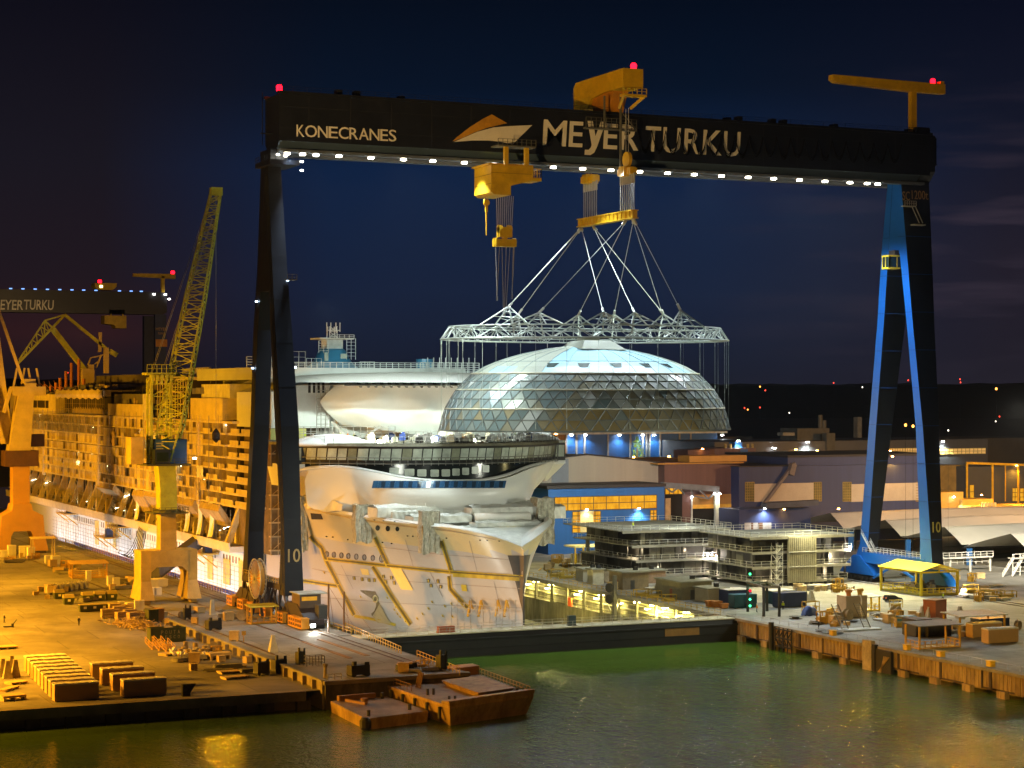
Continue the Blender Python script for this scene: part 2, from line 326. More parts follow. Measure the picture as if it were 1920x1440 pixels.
    for (px, py, pw, lab, wd) in ((1472, 1185, 1.4, 'black lattice fender frame beside a round steel pile, near the dock gate', 'lattice'), (1640, 1212, 2.2, 'square timber fender post with black plate on the right quay wall', 'plate')):
        p = ps(px, py, 84.); t = thing('fender_frame', lab, 'fender', (83.6, p.y, -4.5))
        a = MB(); y = p.y
        if wd == 'lattice':
            a.tube((83.4, y+4.2, -6), (83.4, y+4.2, .9), .55, 10); a.build('steel_pile', blk, t); a = MB()
            for z in (-3.6, -1.9, -.2): a.bar((83.5, y-3.2, z), (83.5, y+3, z), .25)
            for k in range(5): a.bar((83.5, y-3.2+1.55*k, -5.2), (83.5, y-3.2+1.55*k, .2), .22)
            for k in range(4):
                a.bar((83.5, y-3.2+1.55*k, -3.6), (83.5, y-1.65+1.55*k, -1.9), .18); a.bar((83.5, y-1.65+1.55*k, -1.9), (83.5, y-3.2+1.55*k, -.2), .18)
            a.build('lattice_frame', blk, t)
        else:
            a.box(83.6, y+.6, -6, 84.5, y+3.4, 1.0); a.build('fender_post', M('weathered timber', (.30, .24, .15), .8, 0, .4, .6), t)
            a = MB(); a.box(83.9, y-5.2, -5.4, 84.5, y-.4, -.3); a.box(83.7, y-.4, -5.6, 84.5, y+.55, .4); a.build('back_plate', blk, t)
            b = MB()
            for k in range(4): b.bar((83.85, y-4.7+.5*k, -1.4), (83.85, y-1.2-.3*k, -4.6), .18)
            b.build('brace', M('rust flake', (.25, .16, .05), .7), t)
    # ----- dry dock: side walls with lit galleries
    for (x, sg, nm) in ((2, 1, 'left'), (85, -1, 'right')):
        t = thing('dock_wall', 'stained concrete dock wall with lit pipe gallery below the quay edge' if sg < 0 else 'concrete dock wall hidden behind the rail edge beside the hull', 'dock wall', (x, 200, -11))
        a = MB(); x2 = x-sg*.05
        a.box(min(x2, x-sg*3), -25, -11, max(x2, x-sg*3), 620, -5.2); a.box(min(x-sg*2.2, x-sg*3), -25, -5.2, max(x-sg*2.2, x-sg*3), 620, -.2)
        a.build('wall', dockc, t)
        a = MB(); a.box(min(x+sg*.4, x-sg*3), -25, -.7, max(x+sg*.4, x-sg*3), 620, .1); a.build('coping', conc2, t)
        a = MB()
        for k in range(60): y = -22+9*k; a.box(min(x, x-sg*.5), y, -5.2, max(x, x-sg*.5), y+.7, -.7)
        a.build('gallery_column', dockc, t)
        a = MB()
        for z, r in ((-1.5, .22), (-2.1, .16), (-3.4, .28)): a.tube((x-sg*1.8, -24, z), (x-sg*1.8, 420, z), r)
        a.rail([(x+sg*.0, -24, -5.2), (x+sg*.0, 420, -5.2)], 1.1, 3)
        a.build('pipe_run', M('gallery pipe', (.35, .33, .12), .5), t)
        a = MB(); a.rail([(x+sg*.25, -24, .1), (x+sg*.25, 420, .1)], 1.15, 2.5, .05)
        a.build('guard_rail', M('yellow rail', (.45, .30, .03), .5), t)
    # ----- floating gate closing the dock
    t = thing('dock_gate', 'long black floating gate closing the dock, with pale deck and rails', 'dock gate', (43, -28, -4.5))
    gk = M('black gate plating', (.010, .010, .008), .6, .2, .4, .2, .1, c2=(.018, .015, .009), amt=.35, world=True)
    a = MB(); a.prism([(2.2, -31, -7), (2.2, -31, -1.1), (2.2, -30.2, -.1), (2.2, -25.4, -.1), (2.2, -25.4, -7)], (82.6, 0, 0)); recalc(a.build('hull', gk, t))
    a = MB(); a.box(2.2, -31.3, -1.25, 84.8, -31, -.95); a.box(2.2, -31.12, -3.0, 84.8, -31.0, -2.85); a.build('rubbing_strake', gk, t)
    a = MB(); a.box(1.8, -30.6, -.1, 85, -25.2, .12); a.build('deck', M('gate deck', (.40, .37, .24), .8, 0, .3, .3), t)
    a = MB(); a.rail([(2.5, -30.4, .12), (84.6, -30.4, .12)], 1.1, 2.2, .035); a.rail([(2.5, -25.5, .12), (84.6, -25.5, .12)], 1.1, 2.2, .035); a.build('guard_rail', M('grey rail', (.35, .34, .28), .5), t)
    a = MB(); a.box(67.5, -31.1, -3.0, 75.5, -31.02, -1.3); a.build('patch_plate', M('rust patch', (.22, .11, .02), .7), t)
    # crane rails let into the apron
    rl = M('rail steel', (.10, .07, .045), .5, .5, .4)
    for k, x in enumerate((-2.6, -1.0, -9.4, -20.2)):
        a = MB(); a.box(x-.35, -78 if k < 2 else -46, -.02, x+.35, 560, .012); a.box(x-.06, -78 if k < 2 else -46, .012, x+.06, 560, .10)
        tag(a.build('crane_rail', rl), ['sunken crane rail under the gantry bogies, dock side', 'sunken crane rail under the gantry bogies, yard side', 'rail under the green jib crane, nearer the dock', 'rail under the green jib crane, on the yard side'][k], 'crane rail', 'rails let into the left apron')
    for k, x in enumerate((153.6, 156.4)):
        a = MB(); a.box(x-.3, -110, -.02, x+.3, 560, .012); a.box(x-.06, -110, .012, x+.06, 560, .1)
        tag(a.build('crane_rail', rl), ['rail under the right gantry leg on the inner side', 'rail under the right gantry leg on the outer side'][k], 'crane rail', 'rails under the right gantry leg')
    # rusty slot covers on the apron
    for k, (x, y) in enumerate(((-9.5, -42), (-5.6, -40))):
        a = MB(); a.box(x-.5, y-14, 0, x+.5, y+12, .06); a.build  # long steel cover strips
        tag(a.build('cable_slot', M('rust patch', (.22, .11, .02))), ['rusty slot cover strip on the apron, the longer one nearer the yard', 'rusty slot cover strip on the apron next to the rails'][k], 'slot cover')
setting()
# ---------------------------------------------------------------- the big gantry crane
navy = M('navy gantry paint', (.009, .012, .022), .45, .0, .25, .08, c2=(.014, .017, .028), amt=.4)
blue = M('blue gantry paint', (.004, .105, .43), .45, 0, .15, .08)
yel = M('yellow machinery paint', (.62, .38, .01), .5, 0, .22, .3, c2=(.30, .17, .01), amt=.3)
sign = M('sign white', (.78, .74, .63), .6, 0, .08)
grail = M('galvanised rail', (.35, .36, .36), .45, .5, .15)
red_em = emis('red beacon', (1, .003, .010), 9)
led_em = emis('led lens', (1., .93, .74), 26)
steelrope = M('steel rope', (.42, .42, .40), .4, .4, .1)
def gantry():
    T = thing('gantry_crane', 'huge dark blue gantry crane spanning the dock, pale lettering and lamps along its girder', 'gantry crane', (77, 10, 0))
    TF = 3.5
    a = MB(); prof = [(TF, 108.2), (TF, 98.6), (5.2, 96.9), (11.4, 96.9), (13, 98.6), (13, 108.2)]
    x0, x1 = -3.4, 158.6
    a.prism([(x0, y, z) for y, z in prof], (x1-x0, 0, 0)); g = recalc(a.build('main_girder', navy, T))
    a = MB(); a.face([(x0, TF-.02, 98.56), (x1-3, TF-.02, 98.56), (x1-3, 5.15, 96.9), (x0, 5.15, 96.9)]); a.build('lit_chamfer_face', M('chamfer lit blue', (.06, .10, .17), .5, 0, .15, .1), g)  # chamfer painted lighter blue, standing in for lamp light on it
    a = MB(); a.prism([(x1, TF, 108.2), (x1, TF, 99.5), (x1, 6, 96.9), (x1, 10, 96.9), (x1, 13, 99.5), (x1, 13, 108.2)], (1.4, 0, 0)); a.prism([(x1+1.4, TF+.4, 107.8), (x1+1.4, 13, 107.8), (x1+1.4, 13, 101), (x1+1.4, TF+.4, 101)], (.7, 0, 0))
    recalc(a.build('girder_end', navy, g))
    a = MB(); a.box(x0, TF-.5, 96.25, x1-2, 5.6, 96.85); a.box(x0, 11, 96.25, x1-2, 13.4, 96.85); a.build('lower_walkway', M('walkway grey', (.10, .12, .15), .5, 0, .2), g)
    a = MB(); a.box(x0-.3, TF-.35, 108.2, x1+.5, TF+.5, 108.75); a.box(x0-.3, 12.4, 108.2, x1+.5, 13.3, 108.75); a.rail([(x0, TF+.1, 108.75), (x1, TF+.1, 108.75)], 1., 3, .03)
    rr = random.Random(2)
    for s in (10, 14, 24, 104, 107, 116, 119, 133): a.box(s, 6, 108.2, s+1.2, 8, 109.7+rr.random()*.5)
    a.build('top_rail_deck', navy, g)
    for k, (l, xa, xb) in enumerate((('M', 1017, 1066), ('E', 1066, 1096), ('Y', 1097, 1131), ('E', 1131, 1161), ('R', 1162, 1199), ('T', 1211, 1242), ('U', 1243, 1279), ('R', 1282, 1315), ('K', 1317, 1355), ('U', 1357, 1391))):
        def yb(x): return 271.5+(x-1017)*.0585       # baseline
        p = pt(xa, yb(xa), TF-.03); q = pt(xb, yb(xb), TF-.03)
        if l == 'Y':
            b = MB(); w = q.x-p.x; h = 5.85; Y0 = TF-.03
            P = [(.02, 1), (.31, 1), (.52, .44), (.76, 1), (1.03, 1), (.64, .02), (.52, -.18), (.32, -.28), (.0, -.28), (.0, -.09), (.2, -.09), (.31, .0), (.35, .1)]
            b.prism([(p.x+u*w+v*.5, Y0, p.z+v*h) for u, v in P], (0, -.06, 0)); recalc(b.build('lettering', sign, g))
        else: text_mesh(l, 5.85/.73, 'lettering', sign, g, (p.x, TF-.03, p.z), (1, 0, 0), (0, 0, 1), .06, .075, 1., .04, q.x-p.x-.3)
    for k, l in enumerate('KONECRANES'):
        xs = [556, 572, 596, 616, 635, 655, 673, 693, 713, 729, 744.5]
        xa, xb = xs[k], xs[k+1]-1.5; yy = 255.5+(xa-556)*.052; p = pt(xa, yy, TF-.03); q = pt(xb, yy, TF-.03)
        text_mesh(l, 2.55/.73, 'lettering', sign, g, (p.x, TF-.03, p.z), (1, 0, 0), (0, 0, 1), 0, .018, 1., .04, q.x-p.x)
    for nm, pts, mt in (('emblem', [(848, 265), (858, 256), (880, 239), (905, 223), (922, 214.5), (951, 231), (935, 234.5), (915, 239), (890, 248), (866, 259)], M('emblem amber', (.55, .27, .02), .6)),
                        ('emblem', [(851, 266), (872, 257), (895, 247), (925, 239), (955, 236.5), (998, 234.5), (980, 252), (961, 271), (940, 266), (915, 263.5), (885, 263.5)], sign)):
        b = MB(); b.prism([pt(x, y, TF-.03) for x, y in pts], (0, -.06, 0)); recalc(b.build(nm, mt, g))
    # festoon cable loops hanging under the top rail, right of the upper trolley
    fc = M('festoon cable', (.004, .004, .004), .95, spec=.1); b = MB()
    for k in range(19):
        xa = 1196+26*k; p = pt(xa, 237+.058*26*k, TF-.5); q = pt(xa+26, 238.5+.058*26*k, TF-.5); sag = 4.6 if k < 8 else 3.8+R.random()
        for dz in (0, .35, .7):
            pts = [p.lerp(q, u/8)+V((0, -.1, -(sag+dz)*(1-(2*u/8-1)**2)-.6)) for u in range(9)]; b.path(pts, .085, 4)
    b.build('festoon_cable', fc, g)
    # lamps under the girder
    L0 = [538, 567, 592, 635, 695, 756, 811, 870, 925, 983, 1037, 1092, 1145, 1199, 1251, 1301, 1352, 1402, 1450, 1498, 1546, 1593, 1625, 1645]
    for x in L0:
        p = pt(x, 290+(x-538)*.0565, TF-.35); b = MB(); z = 96.0
        b.box(p.x-.7, TF-.8, z+.05, p.x+.7, TF+.1, z+.3); h = b.build('girder_lamp', M('lamp housing', (.2, .2, .2), .5), T)
        c = MB(); c.box(p.x-.48, TF-.95, z-.34, p.x+.48, TF-.1, z+.03); c.build('lens', led_em, h)
        l = spot((p.x, TF-.3, z-.7), (p.x+(77-p.x)*.35, TF+6, 0), 27, COOL, 92, .6, .5); l.parent = T; l.matrix_parent_inverse.identity(); l.location = V(l.location)-T.location
    # right (rigid) leg
    def leg(secs, mat, nm='leg'):           # list of (z, s0, s1, t0, t1)
        b = MB()
        for (z0, a0, a1, c0, c1), (z1, b0, b1, d0, d1) in zip(secs, secs[1:]):
            b.hexa([(a0, c0, z0), (a1, c0, z0), (a1, c1, z0), (a0, c1, z0)], [(b0, d0, z1), (b1, d0, z1), (b1, d1, z1), (b0, d1, z1)])
        return recalc(b.build(nm, mat, T))
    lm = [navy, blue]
    def two(ob):                             # inner faces take a brighter blue, lamp light put into the colour
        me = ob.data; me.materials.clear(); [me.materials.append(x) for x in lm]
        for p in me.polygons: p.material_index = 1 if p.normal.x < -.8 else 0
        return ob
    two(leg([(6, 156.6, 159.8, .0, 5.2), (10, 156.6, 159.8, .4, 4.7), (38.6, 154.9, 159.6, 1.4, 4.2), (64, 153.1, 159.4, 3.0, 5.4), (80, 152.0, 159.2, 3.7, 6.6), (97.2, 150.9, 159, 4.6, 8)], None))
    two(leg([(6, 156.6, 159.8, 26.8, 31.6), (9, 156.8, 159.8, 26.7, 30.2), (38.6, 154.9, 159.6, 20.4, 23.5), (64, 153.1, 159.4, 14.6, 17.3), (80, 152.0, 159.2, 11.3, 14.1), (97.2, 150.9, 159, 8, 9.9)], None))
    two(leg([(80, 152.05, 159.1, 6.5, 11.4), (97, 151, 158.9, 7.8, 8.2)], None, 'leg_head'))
    # left (hinged) leg
    leg([(5.5, -3.2, .8, .4, 4.6), (18, -3.2, .4, .9, 3.0), (40, -3.6, .2, 1.8, 5.7), (60, -3.9, -.3, 4.7, 7.9), (73, -4.1, -.9, 6.1, 8.8), (94.5, -4.6, -1.8, 7.6, 9.2)], navy)
    leg([(6, -3.2, .6, 26.5, 30.5), (17, -3.2, .2, 25.6, 28), (40, -3.6, -.2, 20.1, 22.9), (60, -3.9, -.7, 16.8, 19.8), (73, -4.1, -1.1, 12.5, 16.4), (94.5, -4.6, -1.9, 9.2, 12.2)], navy)
    leg([(68, -4.0, -.9, 7.8, 15.2), (73, -4.1, -1.0, 8.7, 12.6), (94, -4.5, -1.85, 9.1, 9.4)], navy, 'leg_head')
    b = MB(); b.box(-5.6, 3, 93.6, .8, 13, 94.6); b.box(-4.8, 5, 94.6, -1.2, 12, 97); b.rail([(-5.6, 3, 94.6), (.8, 3, 94.6)], 1.1, 1.2); b.rail([(-5.6, 3, 94.6), (-5.6, 13, 94.6)], 1.1, 1.2); b.build('hinge_platform', navy, T)
    for (x, z) in ((-4.2, 95.4), (-2.6, 95.2), (.9, 94.2), (.9, 92.4)):
        b = MB(); b.box(x, 2.6, z, x+.55, 2.95, z+.25); b.build('deck_lamp', led_em, T)
    # lettering on the legs
    p = pt(539, 1054, .35); text_mesh('10', 2.8/.73, 'lettering', M('leg number', (.55, .42, .2), .6), T, (-2.6, .28, p.z), (1, 0, 0), (0, .0, 1), 0, .02, 1., .03, 2.6)
    p = pt(1746, 998, 1.); text_mesh('10', 2.6/.73, 'lettering', M('leg number yellow', (.5, .45, .1), .6), T, (p.x, .42, p.z), (1, 0, 0), (0, 0.03, 1), 0, .02, 1., .03, 2.3)
    p = pt(1692, 375, 4.4); text_mesh('SC', 2.2/.73, 'lettering', M('leg letters', (.35, .22, .1), .6), T, (p.x, 4.3, p.z), (1, 0, 0), (0, .07, 1), 0, .01, 1., .03, 2.1)
    p = pt(1709, 373, 4.4); text_mesh('1200t', 2.2/.73, 'lettering', M('leg letters', (.35, .22, .1), .6), T, (p.x, 4.2, p.z), (1, 0, 0), (0, .07, 1), 0, .01, 1., .03, 4.7)
    # lamp bracket platform beneath the lettering
    b = MB(); p = pt(1700, 386, 3.6)
    b.box(p.x-1.2, 2.6, p.z-.2, p.x+2, 4.2, p.z); b.rail([(p.x-1.2, 2.6, p.z), (p.x+2, 2.6, p.z)], 1.1, .6, .05); b.bar((p.x+1, 3, p.z), (p.x+3.2, 3, p.z-4), .15); b.bar((p.x+2, 3, p.z), (p.x+4.2, 3, p.z-4), .15); b.box(p.x+1.4, 2.4, p.z-4.6, p.x+4.6, 4, p.z-4.3); b.build('access_platform', M('pale platform', (.5, .48, .4), .5), T)
    # driver's cab below the crotch
    p = ps(1676, 490, 151.4); c = MB(); x, y, z = p.x, p.y, p.z-1.6
    c.box(x-2.4, y-1.5, z+2.6, x+.8, y+1.5, z+3.0); c.box(x-2.4, y-1.5, z-.3, x+.8, y+1.5, z+.1)
    for yy in (-1.5, 0, 1.3): c.box(x-2.4, y+yy, z, x-2.2, y+yy+.2, z+2.7)
    c.box(x-.2, y-1.5, z, x, y-1.3, z+2.7); c.box(x-2.4, y-1.5, z, x-2.2, y-1.3, z+2.7); k = c.build('driver_cab', M('cab yellow', (.75, .5, .02), .5, 0, .1), T)
    c = MB(); c.box(x-2.3, y-1.4, z+.1, x+.7, y+1.4, z+2.6); c.build('cab_glass', M('cab glass', (.02, .035, .03), .1), k)
    c = MB(); c.box(x-.6, y-1.2, z+3.0, x+1, y+1.2, z+4.2); c.build('cab_roof_unit', M('dark brown unit', (.03, .02, .02)), k)
    # foot of the right leg: sill beam, bogies, walkway
    b = MB(); b.box(156.4, 3, 4.6, 159, 29, 7.2); b.build('sill_beam', blue, T)
    b = MB(); b.rail([(156.1, 4, 7.2), (156.1, 28, 7.2)], 1.1, 1.5, .05); b.rail([(159.3, 4, 7.2), (159.3, 28, 7.2)], 1.1, 1.5, .05)
    for k in range(2): b.bar((156.0+k*1.2, 24, 7.4), (156.0+k*1.2, 28.4, 11.8), .2); b.rail([(156.0+k*1.2, 24, 7.4), (156.0+k*1.2, 28.4, 11.8)], 1.0, 1.2)
    b.build('walkway_rail', M('white rail', (.6, .6, .55), .5), T)
    for y0 in (-7, 23):
        b = MB(); b.prism([(156, y0, 1.6), (156, y0+2, 3.4), (156, y0+6.5, 6.2), (156, y0+9, 6.2), (156, y0+13, 3.4), (156, y0+15, 1.6)], (3, 0, 0)); recalc(b.build('bogie', blue, T))
        b = MB()
        for k in range(8): b.tube((155.7, y0+.9+1.9*k, .65), (159.3, y0+.9+1.9*k, .65), .6, 10)
        b.build('wheel_row', M('black steel', (.016, .015, .014)), T)
    b = MB(); b.bar((156.2, 18, 6), (156.2, 2, .8), .5); b.bar((156.2, 12, 6), (156.2, 24, .8), .4); b.build('brace', blue, T)
    # foot of the left leg: truss sill, bogies, cable reel, cabinets
    b = MB(); b.box(-3.4, 3, 6.4, .6, 29, 7.6)
    for k in range(6): b.bar((-3.2, 4+4*k, 6.6), (-3.2, 8+4*k if k % 2 else 4+4*k, 1.6), .35); b.bar((.2, 4+4*k, 6.6), (.2, 7+4*k, 1.6), .35); b.bar((-3.2, 8+4*k, 6.5), (-3.2, 5+4*k, 1.7), .25)
    for y in (-3, 31): b.bar((-3, y, 1.5), (-3, y+(5 if y < 0 else -2), 6.6), .6); b.bar((.2, y, 1.5), (.2, y+(5 if y < 0 else -2), 6.6), .6)
    b.build('sill_truss', M('dark brown steel', (.035, .026, .03), .6), T)
    b = MB(); b.rail([(-3.5, 4, 7.6), (-3.5, 28, 7.6)], 1.1, 1.6, .05); b.build('walkway_rail', M('yellow rail', (.45, .30, .03)), T)
    org = M('orange guard', (.62, .27, .015), .5, 0, .15)
    for y0 in (-13.5, -9.2, -1.5, 10, 19, 26, 34):
        b = MB(); w, h = 4, 1.9; x = -4.4
        for z in (.25, 1.1, 1.95): b.box(x, y0, z, x+.12, y0+w, z+.28)
        for k in range(4): b.box(x-.02, y0+k*(w-.25)/3, .25, x+.1, y0+k*(w-.25)/3+.25, 2.2)
        b.box(x, y0, 2.2, x+1.8, y0+w, 2.32); b.box(x, y0-.1, .25, x+1.6, y0, 2.2); b.build('wheel_guard', org, T)
    for y0 in (-13, 20):
        b = MB(); b.box(-3.6, y0, .9, .6, y0+17, 2.0); b.prism([(-3.2, y0+1, 2), (-3.2, y0+16, 2), (-3.2, y0+12, 4.6), (-3.2, y0+6, 4.6)], (3.4, 0, 0)); recalc(b.build('bogie', M('dark brown steel', (.035, .026, .03)), T))
        b = MB()
        for k in range(9): b.tube((-3.8, y0+.8+1.9*k, .6), (.8, y0+.8+1.9*k, .6), .55, 10)
        b.build('wheel_row', M('black steel', (.016, .015, .014)), T)
    c = (-5.2, 19.8, 7.0); b = MB(); q = pz(480, 1086, 6.5); p = ps(482, 1085, -5.6); c = (p.x, p.y, p.z); rad = 4.1
    for sx in (-.5, .7):
        for k in range(26):
            an = 6.28319*k/26; b.bar((c[0]+sx, c[1], c[2]), (c[0]+sx, c[1]+rad*math.cos(an), c[2]+rad*math.sin(an)), .16)
        pts = [(c[0]+sx, c[1]+rad*math.cos(6.28319*k/26), c[2]+rad*math.sin(6.28319*k/26)) for k in range(27)]; b.path(pts, .15, 4)
    k = b.build('cable_reel', M('reel steel', (.5, .48, .42), .4, .4), T)
    b = MB(); b.tube((c[0]-.35, c[1], c[2]), (c[0]+.55, c[1], c[2]), rad*.9, 28); b.build('wound_cable', M('wound cable', (.55, .28, .04), .6, 0, .2), k)
    b = MB(); b.bar((c[0]+.1, c[1]-3.4, .4), (c[0]+.1, c[1], c[2]), .5); b.bar((c[0]+.1, c[1]+3.4, .4), (c[0]+.1, c[1], c[2]), .5); b.build('reel_stand', M('dark brown steel', (.035, .026, .03)), k)
    b = MB(); b.box(-3.0, -8.5, 2.2, 1.4, -3.5, 6.6); q = b.build('electrical_cabin', M('cabin brown', (.11, .075, .05), .6), T)
    b = MB(); b.box(-3.4, -9.4, 6.6, 2.8, -3.2, 6.8); b.build('roof', M('cabin roof', (.4, .42, .38), .6), q)
    b = MB(); b.box(-2.6, -8.56, 5.3, .6, -8.5, 6.1); b.build('sign_plate', M('orange sign', (.75, .36, .02), .5, emit=.25), q)
    b = MB(); b.box(-.2, -12, 1.9, 1.6, -9.6, 4.6); b.build('switch_cabinet', M('cabinet slate', (.05, .055, .06), .6), T)
    b = MB(); b.obox((-2.4, -14.6, .6), 1.1, .4, .8); h = b.build('headlamp', M('lamp housing', (.2, .2, .2)), T)
    b = MB(); b.obox((-2.4, -14.95, .75), .8, .2, .55); b.build('lens', emis('headlamp lens', (1, .95, .8), 90), h)
    spot((-2.4, -15.3, 1.1), (-2.2, -40, 0), 4, (1, .95, .8), 80)
    # upper trolley
    xt = pt(1167, 141, -4).x
    b = MB(); y0, y1, zt, zb = -4.5, 20, 117.3, 113.2; w = pt(1206, 143, -4.5).x-xt
    b.prism([(xt, y0, zt), (xt, y0, zb), (xt, y0+10, zb), (xt, y1-9, zb-.6), (xt, y1-7, zb-2.6), (xt, y1-1.5, zb-2.6), (xt, y1, zb-1.6), (xt, y1, zt-1.2), (xt, y1-1.2, zt)], (w, 0, 0)); u = recalc(b.build('upper_trolley', yel, T))
    b = MB()
    for k in range(40): b.box(xt-.06, y0+.6*k, zb+.1, xt, y0+.6*k+.1, zt-.1)
    b.build('cladding_rib', yel, u)
    b = MB(); b.prism([(xt+.6, 1.5, zb), (xt+.6, 12, zb), (xt+.6, 11, 108.2), (xt+.6, 4, 108.2)], (w-1.2, 0, 0)); recalc(b.build('trolley_frame', M('orange trolley', (.5, .2, .01), .5), u))
    b = MB(); b.rail([(xt-.5, y0-.8, zb-1.5), (xt+w+.4, y0-.8, zb-1.5)], 1.2, 1, .08); b.box(xt-.4, y0-1, zb-2.1, xt+w+.4, y0+1, zb-1.6); b.bar((xt-.3, y0-.8, zb-1.8), (xt+1, y0+4, zb-4), .5); b.bar((xt+w, y0-.8, zb-1.8), (xt+w-1, y0+4, zb-4), .5); b.build('end_platform', yel, u)
    b = MB(); b.box(xt-6, 1.6, 104.6, xt+6.5, 3.0, 104.9); b.rail([(xt-6, 1.6, 104.9), (xt+6.5, 1.6, 104.9)], 2.2, 1.2, .05, 0, 3); b.bar((xt-1.4, 1.8, 104.9), (xt-1.4, 1.8, 112), .35); b.bar((xt+2.4, 1.4, 96), (xt+2.4, 1.4, 112.6), .4); b.bar((xt+2.8, 1.5, 108.5), (xt+6.4, 1.5, 104.9), .18); b.build('inspection_cradle', M('dim platform', (.12, .12, .10), .5), u)
    b = MB(); b.lathe([(.6, 0), (.7, .9), (.4, 1.3)], (xt+w*.62, y0+1, zt+.05), 10); b.build('beacon', red_em, u)
    b = MB(); b.lathe([(.6, 0), (.65, .9), (.4, 1.2)], (-2.6, 6, 109.1), 10); b.bar((-2.6, 6, 108.2), (-2.6, 6, 109.1), .3); b.build('beacon', red_em, g)
    # lower trolley
    p0 = pt(921, 330, -1.5); p1 = pt(1000, 330, -1.5); ax, bx = p0.x, p1.x
    b = MB(); b.prism([(ax, -1.5, 95.2), (ax, -1.5, 89.4), (ax+.8, -1.5, 88.9), (ax+4.6, -1.5, 88.9), (ax+4.6, -1.5, 90.9), (bx-.3, -1.5, 92.2), (bx, -1.5, 93.2), (bx, -1.5, 95.2)], (0, 9, 0)); l = recalc(b.build('lower_trolley', yel, T))
    b = MB()
    for z in (91.2, 93.2): b.box(ax-.06, -1.4, z, ax, 7.4, z+.12); b.box(ax, -1.56, z+.3, bx-.4, -1.5, z+.4) if z > 92 else None
    b.build('panel_seam', M('seam dark yellow', (.3, .18, .01)), l)
    b = MB(); b.box(ax+1.4, -2, 99.2, bx+.4, 1.8, 99.5); b.rail([(ax+1.4, -2, 99.5), (bx+.4, -2, 99.5)], 1.3, 1., .05); b.build('hanger_platform', M('dim platform', (.12, .12, .10)), l)
    b = MB(); b.box(ax+3.2, -1.4, 95.2, ax+4.1, -.6, 99.6); b.box(ax+8, -1.4, 95.2, ax+8.9, -.6, 99.6); b.box(ax-.4, -1, 95.2, bx+.2, 8, 95.6); b.build('hanger', yel, l)
    b = MB(); b.rail([(bx, -1.4, 93.0), (bx+2, -1.4, 93.0), (bx+2, 4, 93)], 1.8, .8, .06); b.box(bx-.2, -1.4, 92.2, bx+2, 4, 92.9); b.build('end_platform', yel, l)
    # small auxiliary hook under the lower trolley
    b = MB(); q = pt(912, 380, 3); b.tube((q.x-.3, 3, q.z), (q.x-.3, 3, 89.3), .06); b.tube((q.x+.3, 3, q.z), (q.x+.3, 3, 89.3), .06); b.tube((q.x, 2.7, q.z), (q.x, 3.3, q.z), .7, 12); b.bar((q.x, 3, q.z-.5), (q.x, 3, q.z-2), .5); b.tube((q.x, 3, q.z-2), (q.x, 3, q.z-7), .22, 6, 0, .12); b.build('auxiliary_hook', yel, l)
    # jib on the right end: post, boom, counterweight, beacon
    p = pt(1711, 245, 8); b = MB(); b.box(p.x-.75, 7.3, 108.2, p.x+.75, 8.7, 119.0); j = b.build('service_jib_post', yel, T)
    b = MB(); q0 = pt(1558, 148, 8); q1 = pt(1768, 160, 8); b.prism([(q0.x, 7, 120.4), (q0.x+1, 7, 119.8), (p.x-1, 7, 119.0), (q1.x, 7, 119.0), (q1.x, 7, 121.3), (q0.x, 7, 121.6)], (0, 2, 0)); b.box(q1.x-1.2, 7.2, 121.3, q1.x-.2, 8.8, 122); b.build('boom', yel, j)
    b = MB(); b.box(p.x-.3, 6, 108.2, p.x+3.6, 11, 110.4); b.build('machine_box', navy, j)
    q = pt(1749, 149, 8); b = MB(); b.lathe([(.55, 0), (.6, .8), (.35, 1.1)], (q.x, 8, 121.5), 10); b.build('beacon', red_em, j)
    # ladder cage at the left end
    b = MB(); b.rail([(-5.6, 8, 108), (-5.6, 8, 98)], .8, 1.5, .06); b.bar((-6, 8, 100.4), (-3.4, 8, 100.4), .25); b.bar((-6.2, 6, 106.5), (-6.2, 6, 100), .12); b.build('end_ladder', navy, g)
    return xt, w
XT, WT = gantry()
